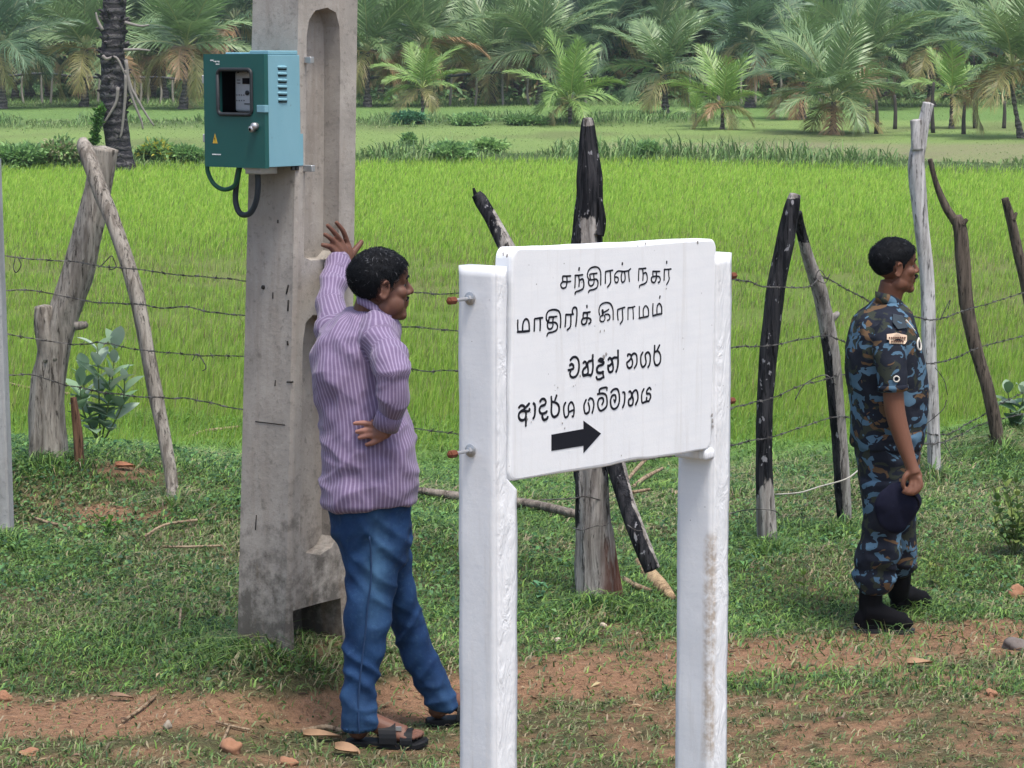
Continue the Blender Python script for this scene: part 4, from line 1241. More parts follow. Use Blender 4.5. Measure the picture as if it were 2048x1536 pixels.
barbed([(1178, 700), (1300, 700), (1473, 693), (1540, 690), (1651, 672), (1672, 676), (1760, 710), (1867, 727), (1956, 695), (2000, 684), (2060, 670)], "second barbed wire strand from the top right of the sign", seed=6)
barbed([(1178, 845), (1400, 830), (1553, 794), (1620, 770), (1698, 749), (1760, 790), (1862, 872), (1947, 838), (2003, 806), (2060, 778)], "third barbed wire strand from the top right of the sign", seed=7)
barbed([(1190, 930), (1400, 905), (1497, 883), (1540, 875), (1600, 856), (1672, 836), (1760, 850), (1862, 890), (1960, 850), (2060, 822)], "lowest barbed wire strand right of the sign, behind the soldier's waist", seed=8)
def loose_wire(pts, depth, label, r=.0028, mat=None):
    D = np.broadcast_to(np.asarray(depth, float), (len(pts),))
    v, f = tube([P(x_, y_, d) for (x_, y_), d in zip(pts, D)], r, 6, 6)
    return tag(obj("loose_wire", v, f, mat or M_wire, loc=tuple(v[0])), label, "wire")
loose_wire([(1080, 1000), (1142, 997), (1170, 993), (1200, 1000)], [10.75, 10.72, 10.72, 10.8], "short wire end touching the charred post below the sign")
loose_wire([(1146, 1056), (1165, 1060), (1190, 1052), (1212, 1050), (1226, 1036)], [10.8, 10.72, 10.71, 10.72, 10.8], "single grey wire looped round the charred post under the sign")
loose_wire([(1255, 1050), (1270, 1060), (1284, 1062)], [10.58, 10.55, 10.57], "short wire round the blackened brace")
loose_wire([(1440, 1034), (1473, 1024), (1518, 1018), (1550, 1022), (1558, 1030)], [12.2, 12.2, 12.1, 12.1, 12.2], "plain wire tied round the foot of the black charred post")
loose_wire([(1551, 989), (1600, 985), (1640, 973), (1692, 958), (1722, 936)], [12.5, 12.5, 12.55, 12.58, 12.7], "slack pale wire hanging between two fence posts by the soldier's knee", .004, plain("pale_wire", (.35, .34, .30), .6))
loose_wire([(196, 535), (206, 528), (222, 512), (228, 520), (232, 535), (218, 540)], 12.6, "small loop of wire twisted at the thick trunk")
loose_wire([(35, 512), (42, 530), (33, 545), (27, 535), (31, 512)], 12.7, "small wire loop dangling near the left edge")
loose_wire([(1655, 560), (1640, 540), (1632, 556), (1650, 566), (1660, 548)], 12.55, "knot of wire twisted round the grey curved post")
loose_wire([(1880, 640), (1900, 600), (1896, 618)], 14.2, "short wire end sticking off the bleached post near the soldier's face")
loose_wire([(1870, 735), (1888, 760), (1895, 790)], 14.2, "short wire end hanging off the bleached post near the soldier's chest")
loose_wire([(1850, 850), (1885, 820), (1893, 800)], 14.2, "wire end twisted up from the bleached post near the soldier's elbow")
loose_wire([(1862, 892), (1885, 885), (1905, 915)], 14.2, "wire end curling down off the bleached post near the soldier's hip")
loose_wire([(1590, 800), (1610, 768), (1650, 750), (1672, 770)], 12.6, "thin curved wire hooked on the grey curved post")
loose_wire([(385, 722), (392, 708), (402, 715), (412, 735), (405, 742)], 12.05, "small curl of wire hanging on the third strand left of the pole")

# ------------------------------------------------------------------ things lying on the ground
M_rock = concrete("laterite_rock", (.31, .165, .10))
M_stone = concrete("pale_stone", (.55, .46, .38))
def rock(name, px, py, wpx, hpx, mat, label, seed, cat="rock"):
    g = G(px, py + hpx * .4); D = g[1]
    r = wpx * D / FPX / 2; h = hpx * D / FPX / 2
    V, F = ell((0, 0, 0), (1, 1, 1), None, 18, 12)
    d = 1 + (fbm(V * 1.3 + seed, 3) - .5) * .9
    d *= 1 - .18 * np.maximum(0, np.sin(V @ np.array((3.1, 2.2, 1.5)) + seed))
    V = V * d[:, None] * np.array((r, r * .75, h)) @ rotz(seed).T * np.array((1, 1, 1))
    V = V + g + np.array((0, 0, h * .34))
    return tag(obj(name, V, F, mat, smooth=(seed % 2 == 0), loc=tuple(g)), label, cat)
rock("rock", 464, 1486, 56, 40, M_rock, "round orange brown laterite rock on the verge left of the man", 2)
rock("rock", 8, 1388, 34, 30, M_rock, "pale brown rock at the left edge of the path", 3)
rock("rock", 2034, 1178, 44, 40, M_rock, "rough reddish rock at the right edge behind the soldier", 4)
rock("rock", 2030, 1283, 60, 34, concrete("grey_rock", (.16, .14, .13)), "dull grey rock on the path at the right edge", 6)
rock("rock", 1982, 1382, 38, 22, M_rock, "small red brown stone in the grass below the right end of the path", 5)
rock("rock", 1207, 1248, 18, 14, M_stone, "small pale stone below the charred post under the sign", 8)
rock("rock", 1115, 1278, 16, 12, M_stone, "tiny pale stone just right of the sign's left post", 10)
rock("rock", 575, 1518, 46, 26, M_rock, "flat light brown stone at the bottom edge left of the man", 12)
rock("rock", 60, 1500, 46, 18, M_rock, "flat brown clod in the grass at the bottom left corner", 7)
rock("rock", 335, 1447, 22, 22, concrete("grey_lump", (.30, .27, .22)), "small grey lump on the path below the concrete pole", 14)
M_husk = plain("dry_husk", (.30, .19, .115), .8, 0, .2, .35, 25)
def dry_leaf(px, py, L, W, ang, label, curl=.35, mat=None):
    g = G(px, py); D = g[1]; L = L * D / FPX; W = W * D / FPX
    nu_, nv_ = 10, 5; V = []; F = []
    for s_ in (0, 1):
        for i in range(nu_ + 1):
            u = i / nu_; w = W / 2 * math.sin(math.pi * (u * .92 + .04)) ** .7
            for j in range(nv_ + 1):
                v_ = j / nv_ * 2 - 1
                z_ = curl * W * (v_ * v_) * (1 - .5 * u) + .12 * L * math.sin(u * 4 + v_) * .4 + .01 - s_ * .0025
                V.append((u * L - L / 2, v_ * w, z_))
    m = (nu_ + 1) * (nv_ + 1)
    for i in range(nu_):
        for j in range(nv_):
            a_ = i * (nv_ + 1) + j; F.append((a_, a_ + 1, a_ + nv_ + 2, a_ + nv_ + 1)); F.append((m + a_, m + a_ + nv_ + 1, m + a_ + nv_ + 2, m + a_ + 1))
    V = np.array(V) @ (rotz(ang) @ rotx(.25)).T + g + np.array((0, 0, .008))
    return tag(obj("dry_leaf", V, F, mat or M_husk, loc=tuple(g), recalc=True), label, "dry leaf")
dry_leaf(1838, 1335, 60, 24, .35, "curled pale dry leaf on the path in front of the soldier")
dry_leaf(645, 1482, 80, 26, -.1, "long tan dry leaf lying by the man's heel")
dry_leaf(695, 1512, 60, 34, -.5, "wide reddish dry leaf in front of the man's heel")
dry_leaf(250, 940, 40, 22, .3, "reddish dry leaf on the bank beside the slim propped stick", .4, plain("red_leaf", (.30, .13, .07), .8))
dry_leaf(1812, 1216, 40, 16, .5, "white torn scrap lying against the soldier's far boot", .3, plain("white_scrap", (.75, .66, .58), .7))
dry_leaf(245, 1402, 55, 14, -.35, "narrow brown dry leaf on the upper edge of the path", .3, plain("brown_leaf", (.22, .14, .09), .85))
def twig(pts, rpx, label, lift=.008, mat=None, name="dry_twig", cat="twig"):
    R = np.broadcast_to(np.asarray(rpx, float), (len(pts),))
    q = [G(*p_) for p_ in pts]
    lf = np.broadcast_to(np.asarray(lift, float), (len(pts),))
    pp = [a_ + np.array((0, 0, l)) for a_, l in zip(q, lf)]
    v, f = tube(pp, R * np.array([a_[1] for a_ in q]) / FPX, 8, 5)
    return tag(obj(name, v, f, mat or M_stick, loc=tuple(q[0])), label, cat)
twig([(245, 1450), (280, 1425), (312, 1398)], [3, 3.5, 3], "pale straight twig slanting across the path left of the pole", .012)
twig([(432, 1450), (470, 1460), (500, 1466)], [3, 3, 2.5], "short pale twig lying above the round laterite rock", .012)
twig([(440, 1500), (452, 1475), (460, 1455)], [2.5, 3, 2.5], "thin twig leaning against the round laterite rock", .012)
twig([(605, 1470), (650, 1462), (690, 1470)], [6, 6, 5], "thick dry stalk behind the man's heel", .014)
twig([(290, 1085), (330, 1062), (395, 1052)], [2.5, 3, 3], "long pale twig on the bank left of the pole", .03)
twig([(325, 1106), (380, 1106), (445, 1104)], [2.5, 2.5, 2.5], "thin brown twig lying level on the bank left of the pole", .03)
twig([(70, 1048), (100, 1058), (132, 1064)], [3, 3.5, 3], "pale broken twig on the bank near the concrete fence post", .03)
twig([(375, 885), (410, 876), (478, 870)], [4, 4, 3.5], "pale stick lying on the bank just left of the pole", [.03, .05, .06])
twig([(18, 778), (60, 788), (140, 800)], [3, 3, 3], "thin pale stick caught low behind the thick trunk", .05)
twig([(362, 1232), (358, 1262)], [2.5, 2.5], "tiny upright straw in the grass left of the pole", [.03, .01])
twig([(835, 998), (900, 1008), (980, 1020), (1060, 1026), (1150, 1046)], [7, 9, 12, 10, 9], "rough grey fallen branch lying behind the sign's left post", .05, wood("fallen_branch_bark", (.25, .22, .19), (.12, .10, .085), False), "fallen_branch", "branch")
twig([(1240, 985), (1280, 962), (1330, 930)], [3, 4, 3], "thin dry stick rising behind the blackened brace", [.02, .10, .16])
twig([(1265, 985), (1290, 975), (1325, 962)], [4, 4.5, 3], "short thick dry stick behind the blackened brace", [.03, .06, .08])
twig([(1235, 970), (1255, 940), (1275, 915)], [3, 3, 2], "upper dry stick fanning out behind the blackened brace", [.05, .15, .2])
twig([(1255, 1000), (1300, 996)], [4, 3], "pale split stick end right of the blackened brace", [.04, .05])
twig([(1280, 1135), (1300, 1160), (1325, 1185), (1345, 1205)], [14, 17, 15, 8], "yellowish broken log end in the grass below the brace", .02, wood("pale_log", (.46, .34, .20), (.25, .17, .10), False), "broken_log", "log")
twig([(1245, 1165), (1270, 1180), (1300, 1190)], [6, 7, 5], "grey chunk of wood beside the broken log", .02)

# ------------------------------------------------------------------ plants near the fence
M_calo = leaf_mat("grey_green_leaf", .25, .6, .2)
M_stem = plain("green_stem", (.12, .16, .06), .7)
def big_leaf(p, d, L, W, up, bend=.25, n=6):
    d = np.asarray(d, float); d /= np.linalg.norm(d); s = np.cross(d, up); s /= np.linalg.norm(s) + 1e-9; u = np.cross(s, d)
    V = []; F = []
    for i in range(n + 1):
        t_ = i / n; w = W / 2 * math.sin(math.pi * min(1, (t_ * .94 + .06))) ** .75
        c0 = p + d * L * t_ - u * L * bend * t_ * t_
        V += [c0 - s * w + u * w * .35, c0, c0 + s * w + u * w * .35]
    for i in range(n):
        F += [(3 * i, 3 * i + 1, 3 * i + 4, 3 * i + 3), (3 * i + 1, 3 * i + 2, 3 * i + 5, 3 * i + 4)]
    return np.array(V), F
def leafy_plant(name, base, stems, L, W, cols, label, cat, mat, seed, per=.07, spread=.35, stem_r=.006):
    r_ = np.random.default_rng(seed)
    root = thing(name, tuple(base), label, cat)
    lp = []; lc = []; sp = []
    for (top, bow) in stems:
        top = np.asarray(top, float); mid = (base + top) / 2 + np.array((bow, 0, .03))
        pts = cr(np.array([base, mid, top]), 8); sp.append(tube(pts, np.linspace(stem_r, stem_r * .5, len(pts)), 7, smooth=False))
        Ls = np.concatenate([[0], np.cumsum(np.linalg.norm(np.diff(pts, axis=0), axis=1))]); k = 0
        for s_ in np.arange(.25 * Ls[-1], Ls[-1] + .001, per):
            c0 = np.array([np.interp(s_, Ls, pts[:, q]) for q in range(3)]); k += 1
            a0 = (k % 2) * 1.57 + r_.normal(0, .3); f_ = s_ / Ls[-1]
            for a_ in (a0, a0 + 3.14):
                el = .25 + .9 * f_ + r_.normal(0, .15)
                d = np.array((math.cos(a_) * math.cos(el), math.sin(a_) * math.cos(el), math.sin(el)))
                sc_ = (.65 + .5 * r_.random()) * (1 - .3 * f_)
                v, f = big_leaf(c0, d, L * sc_, W * sc_, np.array((0, 0, 1.0)) + r_.normal(0, .2, 3), .15 + .3 * r_.random())
                lp.append((v, f)); cc_ = np.array(cols[r_.integers(len(cols))]) * (.8 + .4 * r_.random()); lc.append(np.tile(cc_, (len(v), 1)))
    v, f = join(lp); obj("foliage", v, f, mat, parent=root, attrs={'col': np.vstack(lc)})
    obj("stem", *join(sp), M_stem, parent=root)
    return root
CAL = [(.21, .32, .20), (.27, .38, .26), (.15, .26, .13), (.33, .42, .33)]
def up(px, py, Y): return P(px, py, Y)
bp = up(200, 850, 14.6); bp[2] = zg1(bp[0], bp[1])
leafy_plant("milkweed_shrub", bp, [(up(232, 668, 14.6), .02), (up(195, 690, 14.5), 0), (up(165, 735, 14.6), -.03), (up(250, 760, 14.5), .05), (up(220, 735, 14.4), .02), (up(160, 770, 14.4), -.04)], .19, .10, CAL,
            "grey green milkweed shrub with large oval leaves between the thick trunk and the slim stick", "shrub", M_calo, 3, .085)
bp = up(2025, 880, 16.2); bp[2] = zg1(bp[0], bp[1])
leafy_plant("milkweed_shrub", bp, [(up(2012, 768, 16.2), 0), (up(2045, 770, 16.2), .03), (up(2030, 815, 16.1), .02), (up(2060, 800, 16.2), .03)], .20, .11, CAL,
            "grey green large leaved shrub behind the dark crooked post at the right edge", "shrub", M_calo, 5, .09)
bp = G(2030, 1110)
leafy_plant("leafy_bush", bp, [(P(x_, y_, bp[1] + dy), bw) for x_, y_, dy, bw in [(1990, 985, 0, -.02), (2010, 960, .1, 0), (2032, 965, -.05, .01), (2050, 985, .1, .02), (1988, 1030, -.1, -.03), (2065, 1010, 0, .03), (2020, 1000, -.15, 0), (2040, 1030, -.15, 0), (2080, 960, .1, .05)]],
            .075, .042, [(.09, .16, .045), (.13, .21, .05), (.07, .13, .045), (.19, .25, .07)], "yellowish green leafy bush at the right edge behind the soldier's hand", "bush", M_calo, 8, .035, stem_r=.004)
bp = G(1608, 1215)
leafy_plant("seedling", bp, [(P(1607, 1130, bp[1]), .0)], .085, .045, [(.14, .24, .05), (.18, .28, .06)], "small upright seedling in the grass between the black charred post and the soldier", "seedling", M_calo, 12, .05, stem_r=.003)
bp = G(1862, 1175)
leafy_plant("weed_clump", bp, [(P(1856, 1120, bp[1]), .0), (P(1872, 1115, bp[1]), .01), (P(1888, 1135, bp[1]), .02)], .05, .022, [(.20, .25, .06), (.16, .22, .06)], "yellowish weed clump just right of the soldier's boots", "weed", M_calo, 14, .03, stem_r=.003)
bp = G(215, 1075)
leafy_plant("weed_clump", bp, [(P(200, 1040, bp[1]), 0), (P(228, 1030, bp[1]), .0), (P(240, 1048, bp[1]), .02), (P(215, 1050, bp[1] - .05), 0)], .05, .035, [(.11, .24, .05), (.15, .30, .06)], "bright green weed clump on the bank left of the pole", "weed", M_calo, 16, .03, stem_r=.003)
bp = G(1080, 1200)
leafy_plant("weed_clump", bp, [(P(1068, 1180, bp[1]), 0), (P(1100, 1176, bp[1]), .02), (P(1085, 1170, bp[1]), 0)], .06, .035, [(.10, .24, .12), (.13, .28, .14)], "pale green broad leaved weed left of the charred post's foot", "weed", M_calo, 18, .04, stem_r=.003)
bp = G(170, 1082)
leafy_plant("weed_clump", bp, [(P(165, 1062, bp[1]), 0), (P(182, 1066, bp[1]), .01)], .05, .03, [(.17, .30, .05)], "small yellow green weed on the bank near the concrete fence post", "weed", M_calo, 20, .03, stem_r=.003)
# ------------------------------------------------------------------ people
def skin_mat(name, c):
    t = NT(name); n = t.noise(14, 4, .6); n2 = t.noise(160, 3)
    col = t.mix(n, tuple(v * .82 for v in c), tuple(v * 1.15 for v in c))
    pal_ = t.attr('palm')
    col = t.mix(pal_, col, (.34, .165, .125))
    t.b.inputs['Subsurface Weight'].default_value = .08; t.b.inputs['Subsurface Radius'].default_value = (.01, .004, .002)
    return t.done(col, .55, t.bump(n2, .12, .002), .3)
def hair_mat(name, grey):
    t = NT(name); n = t.noise(60, 3, .6)
    col = t.mix(t.step(n, .55, .8), (.005, .006, .008), (.016, .018, .022))
    col = t.mix(t.attr('grey'), col, (.20, .21, .23))
    return t.done(col, .72, t.bump(t.noise(220, 3), .2, .003), .12)
M_eye = plain("eye_white", (.22, .19, .17), .45); M_iris = plain("eye_dark", (.01, .008, .007), .25)

def head_prims(T):
    """closed pieces of a head in its own frame (x forward, z up), T maps to world"""
    pr = [ell((-.014, 0, .035), (.094, .075, .083)), ell((.030, 0, -.025), (.057, .060, .082)), ell((.028, 0, -.070), (.050, .052, .042)), ell((.066, 0, -.096), (.020, .026, .019)),
          ell((.052, 0, .050), (.041, .060, .048)), tube([(.080, 0, .026), (.090, 0, .006), (.101, 0, -.014), (.098, 0, -.024)], [.009, .0095, .0115, .009], 12),
          ell((.089, .012, -.021), (.012, .009, .008)), ell((.089, -.012, -.021), (.012, .009, .008)),
          ell((.083, 0, -.049), (.011, .023, .0085)), ell((.080, 0, -.063), (.012, .020, .0080)), ell((.070, 0, -.078), (.014, .022, .012)),
          tube([(.064, -.046, .026), (.080, -.024, .031), (.085, 0, .028), (.080, .024, .031), (.064, .046, .026)], .0085, 10),
          ell((.056, .040, -.016), (.026, .022, .023)), ell((.056, -.040, -.016), (.026, .022, .023)), ell((.010, .048, -.066), (.035, .012, .026)), ell((.010, -.048, -.066), (.035, .012, .026))]
    for s in (1, -1):
        pr += [ell((.066, s * .031, .0165), (.0135, .0155, .0075)), ell((.064, s * .031, -.001), (.013, .0145, .0055))]
        Re = rotz(-s * .35) @ roty(.18)
        def E(p): return (np.asarray(p) @ Re.T) * np.array((1, 1, 1)) + np.array((-.006, s * .074, -.002))
        ring = [E((.016 * math.cos(a), s * .006 + s * .006 * math.sin(a * .5), .031 * math.sin(a))) for a in np.linspace(-2.6, 2.5, 14)]
        pr.append(tube(ring, .0048, 8, smooth=False)); pr.append(ell(E((0, s * .001, .0)), (.014, .0045, .027), Re)); pr.append(ell(E((.004, s * .004, -.027)), (.008, .005, .009), Re)); pr.append(ell(E((.013, s * .004, -.004)), (.004, .005, .006), Re))
    return [(T(v), f) for v, f in pr]

def hair_piece(T, front=.070, side=.0, nape=-.052, thick=.016, seed=0, rough=.005, quiff=.0):
    nu, nv = 72, 44; V = []; F = []
    for i in range(nv + 1):
        a = math.pi * i / nv
        for j in range(nu):
            b_ = 2 * math.pi * j / nu
            V.append((math.sin(a) * math.cos(b_), math.sin(a) * math.sin(b_), math.cos(a)))
    D = np.array(V)
    c = np.array((-.014, 0, .035)); rad = np.array((.094, .075, .083))
    base = D * rad + c
    # hairline height as a function of the fore-aft position
    x = base[:, 0]; z = base[:, 2]
    line = np.interp(x, [-.11, -.085, -.05, -.028, -.018, .004, .012, .022, .032, .048, .062, .075, .082], [nape, nape, nape + .008, nape + .022, .036, .036, side, side, side + .02, .040, .055, front, front + .012])
    on = sstep(-.006, .006, z - line)
    tk = thick * (.12 + 1.15 * sstep(-.03, .085, z)) + quiff * sstep(.25, .85, D[:, 0] * .62 + D[:, 2] * .78)
    nz = (fbm(D * 5 + seed, 3) - .5) * rough * 2 + (fbm(D * 16 + seed, 2) - .5) * rough * 1.0
    r = 1 + on * (tk + nz * sstep(0, .03, z - line)) / .085 - (1 - on) * .12
    X = D * rad * r[:, None] + c
    for i in range(nv):
        for j in range(nu):
            k = (j + 1) % nu; F.append((i * nu + j, (i + 1) * nu + j, (i + 1) * nu + k, i * nu + k))
    return T(X), F, D, on, X

def strands(T, X, D, on, n, L, seed, greyf):
    r_ = np.random.default_rng(seed)
    idx = r_.choice(len(X), n, p=on * np.maximum(.05, np.sin(np.arccos(np.clip(D[:, 2], -1, 1)))) / (on * np.maximum(.05, np.sin(np.arccos(np.clip(D[:, 2], -1, 1))))).sum())
    p = X[idx] * 1.0 - D[idx] * .002; d0 = D[idx]
    flow = np.stack([d0[:, 2] * .6 - .25 + r_.normal(0, .45, n), r_.normal(0, .5, n), -.55 + r_.normal(0, .35, n)], -1)
    flow -= d0 * (flow * d0).sum(1)[:, None]; flow /= np.linalg.norm(flow, axis=1)[:, None] + 1e-9
    Ls = L * (.5 + r_.random(n))
    m = p + flow * (Ls * .5)[:, None] + d0 * (Ls * .16 + .002)[:, None]; e = p + flow * Ls[:, None] + d0 * (Ls * .05)[:, None]
    s = np.cross(flow, d0) * .0009
    V = np.stack([p - s, p + s, m - s, m + s, e], 1).reshape(-1, 3); k = np.arange(n)[:, None] * 5
    F = np.concatenate([k + np.array((0, 1, 3)), k + np.array((0, 3, 2)), k + np.array((2, 3, 4))], 1).reshape(-1, 3)
    g = (r_.random(n) < greyf(p)).astype(float)
    return T(V), F, np.repeat(g, 5)

def finger(pts, Y, r, pal_=None):
    Ys = np.broadcast_to(np.asarray(Y, float), (len(pts),))
    p = [P(a, b_, y_) for (a, b_), y_ in zip(pts, Ys)]
    return tube(p, np.array(r, float), 10, 4)

def wrinkled(V, F, fields):
    """push cloth in and out along its normals: list of (scale xyz, strength, weight array)"""
    N = vnormals(V, F)
    d = np.zeros(len(V))
    for sc_, st_, w, seed, *sh_ in fields:
        q = V * np.array(sc_) + seed
        if sh_: q[:, 2] += sh_[0] * V[:, 0] * sc_[2]
        q = q + 1.2 * (fbm(V * 6 + seed, 2) - .5)[:, None]
        n = vnoise(q); rg = 1 - np.abs(2 * n - 1) * 2
        d += st_ * rg * w
    return V + N * d[:, None]

def nearest_axis(V, pts):
    p = np.asarray(pts, float); best = np.full(len(V), 1e9); u = np.zeros(len(V)); pos = np.zeros((len(V), 3)); tan = np.zeros((len(V), 3))
    L = 0
    for i in range(len(p) - 1):
        d = p[i + 1] - p[i]; l = np.linalg.norm(d); t_ = np.clip(((V - p[i]) @ d) / l ** 2, 0, 1); c = p[i] + t_[:, None] * d
        dist = np.linalg.norm(V - c, axis=1); k = dist < best
        best[k] = dist[k]; u[k] = L + t_[k] * l; pos[k] = c[k]; tan[k] = d / l; L += l
    return best, u, pos, tan

def hand_field(V, N, lo):
    return lo

# ---- man leaning on the pole --------------------------------------------------
M_skin = skin_mat("brown_skin", (.130, .060, .040))
foot = P(745, 1490, 8.61)
man = thing("person", (float(foot[0]), float(foot[1]), zg1(foot[0], foot[1])), "person in purple striped shirt, jeans and sandals leaning one raised hand on the concrete pole", "person")
hs = 1.04
hc = P(763, 575, 8.80)
Rh = rotz(math.radians(14)) @ roty(math.radians(-1))
Tm = lambda v: (np.asarray(v) * hs) @ Rh.T + hc
trs = [(618, 698, 770, 8.84, .075), (632, 662, 786, 8.83, .115), (650, 640, 792, 8.82, .145), (690, 625, 795, 8.80, .165), (740, 624, 793, 8.78, .168), (800, 632, 806, 8.76, .168), (860, 641, 828, 8.74, .172), (910, 645, 838, 8.73, .176), (960, 646, 835, 8.72, .172), (1002, 651, 829, 8.715, .166)]
arm_n = [(752, 672, 8.71), (774, 708, 8.60), (786, 748, 8.50), (787, 792, 8.50), (777, 842, 8.535)]
arm_f = [(680, 662, 8.92), (664, 612, 9.06), (669, 565, 9.20), (678, 528, 9.33)]
ax_n = [P(*q) for q in arm_n]; ax_f = [P(*q) for q in arm_f]
px2 = 8.6 / FPX
body = head_prims(Tm) + [(Tm(v_), f_) for v_, f_ in (ell((.034, .044, -.055), (.036, .022, .036)), ell((.034, -.044, -.055), (.036, .022, .036)), ell((.030, 0, -.094), (.045, .040, .022)))]
body += [tube([P(748, 600, 8.81), P(738, 632, 8.82), P(728, 665, 8.82)], [.062, .063, .075], 16)]
body += [loft([(a, l + 16, r - 16, y_, max(.03, h - .03)) for a, l, r, y_, h in trs]), loft([(990, 690, 794, 8.72, .10), (1060, 684, 806, 8.72, .12), (1110, 700, 800, 8.72, .09)])]
body += [tube(ax_n, np.array([28, 25, 22, 20, 16]) * px2, 14), tube(ax_n[-1:] + [P(772, 862, 8.545)], np.array([16, 14]) * px2, 12), tube(ax_f, np.array([27, 20, 17, 15]) * px2, 14)]
# raised left hand, flat on the recessed face
def onp(px, py, off): return on_right(px, py) + nR * off
wr = onp(679, 524, .040)
hand = [tube([P(678, 536, 9.33), wr], [.027, .026], 12)]
kn = [onp(653, 494, .022), onp(660, 486, .026), onp(671, 482, .028), onp(685, 487, .026)]
wc = [wr + (onp(668, 522, .035) - wr) * .6, wr, wr, wr + (onp(690, 522, .035) - wr) * .6]
for a, b_ in zip(wc, kn): hand.append(tube([a, (a + b_) / 2 + nR * .004, b_], [.014, .0145, .0125], 10))
hand.append(ell((np.mean(kn, 0) + wr) / 2, (.030, .016, .038), axes(dR, nR, (0, 0, 1))))
for k, pts in zip(kn, [[(644, 491), (638, 489)], [(650, 475), (643, 467)], [(658, 463), (649, 449)], [(677, 462), (667, 443)]]):
    a = onp(*pts[0], .024); b_ = onp(*pts[1], .011)
    hand.append(tube([k, a, b_], [.0115, .0102, .0082], 10))
th0 = onp(692, 508, .03); hand.append(tube([wr + (th0 - wr) * .4, th0, onp(702, 493, .034), onp(710, 481, .036)], [.015, .015, .0125, .0100], 10))
body += hand
# right hand on the hip, palm turned out
Ys = 8.548
hand2 = [tube([P(775, 848, 8.54), P(770, 866, 8.545), P(752, 866, 8.55)], [.024, .022, .020], 12), ell(P(757, 866, 8.55), (.030, .013, .034), rotz(.1))]
fing2 = [([(752, 852), (729, 846), (707, 847)], 8.553), ([(750, 862), (728, 861), (711, 864)], 8.55), ([(751, 871), (733, 872), (716, 876)], 8.548), ([(757, 880), (744, 886), (731, 890)], 8.547)]
for pts, y_ in fing2: hand2.append(finger(pts, [y_, y_ - .006, y_ + .004], [.0105, .0098, .0075]))
hand2.append(finger([(768, 862), (758, 850), (742, 842)], [8.55, 8.565, 8.575], [.012, .011, .008]))
body += hand2
nl = [(1080, 745, 8.69), (1250, 732, 8.65), (1400, 720, 8.615), (1462, 722, 8.61)]; fl = [(1080, 785, 8.78), (1150, 795, 8.82), (1250, 816, 8.85), (1330, 845, 8.86), (1390, 872, 8.87), (1425, 886, 8.88)]
body += [tube([P(b_, a, y_) for a, b_, y_ in nl], [.075, .055, .036, .034], 14), tube([P(b_, a, y_) for a, b_, y_ in fl], [.045, .045, .045, .040, .036, .033], 14)]
def bare_foot(heel, toe, side):
    """heel and toe on the ground; side = unit vector towards the little toe"""
    d = toe - heel; L = np.linalg.norm(d); d /= L; u = np.array((0, 0, 1.0)); R = axes(d, np.cross(u, d), u)
    pr = [ell(heel + d * .035 + u * .034, (.036, .032, .034), R), tube([heel + d * .055 + u * .085, heel + d * .10 + u * .060, heel + d * .16 + u * .036, heel + d * .205 + u * .026], [.034, .034, .034, .030], 14),
          ell(heel + d * .19 + side * .018 + u * .022, (.045, .025, .020), R), ell(heel + d * .19 - side * .016 + u * .024, (.045, .025, .022), R)]
    for k, (o_, l_, r_) in enumerate([(-.036, .262, .0135), (-.014, .258, .0105), (.006, .250, .0098), (.023, .240, .0092), (.038, .226, .0088)]):
        pr.append(tube([heel + d * (l_ - .05) + side * o_ * .9 + u * .020, heel + d * (l_ - .02) + side * o_ + u * .022, heel + d * l_ + side * o_ + u * .015], [r_, r_, r_ * .9], 9))
    return pr
u_ = np.array((0, 0, 1.0))
hl1 = P(697, 1480, 8.62); hl1[2] = zg1(hl1[0], hl1[1]) + .022; to1 = hl1 + np.array((.255, -.03, 0))
d1 = (to1 - hl1) / np.linalg.norm(to1 - hl1); s1 = np.array((d1[1], -d1[0], 0))
hl2 = P(857, 1445, 8.885); hl2[2] = zg1(hl2[0], hl2[1]) + .024; d2 = np.array((.97, .24, 0)); to2 = hl2 + d2 * .255; s2 = np.array((-d2[1], d2[0], 0))
body += bare_foot(hl1, to1, s1) + bare_foot(hl2, to2, s2)
bv, bf = remesh(body, .0042, 4)
pxp, pyp = project(bv[:, 0], bv[:, 1], bv[:, 2])
palm_ = sstep(735, 725, pxp) * (bv[:, 1] < 8.62) * (pyp < 900) * (pyp > 835) * .9 + .55 * (bv[:, 1] < 8.60) * (pyp < 905) * (pyp > 835) * (pxp < 775)
nails = np.zeros(len(bv))
for pts in [(638, 489), (643, 467), (649, 449), (667, 443)]:
    nails = np.maximum(nails, np.exp(-(np.hypot(pxp - pts[0], pyp - pts[1]) / 3.2) ** 2) * (bv[:, 1] > 9.2))
obj("body", bv, bf, M_skin, parent=man, attrs={'palm': np.clip(np.maximum(palm_, nails), 0, 1)})
hv, hf, D, on, X = hair_piece(Tm, .064, .002, -.050, .010, 3, .004, .006)
crown = lambda p: .02 + .10 * sstep(.085, .115, p[:, 2]) * sstep(-.03, .0, -p[:, 0] + .03)
gy = sstep(.09, .12, X[:, 2]) * .06 * (fbm(D * 7, 2) > .5)
Mh = hair_mat("black_grey_hair", True)
hr = obj("hair", hv, hf, Mh, parent=man, recalc=True, attrs={'grey': gy})
sv, sf, sgr = strands(Tm, X, D, on, 5200, .017, 5, crown)
obj("hair_strand", sv, sf, Mh, parent=hr, attrs={'grey': sgr * .42}, smooth=False); hr.children[0]['kind'] = 'stuff'
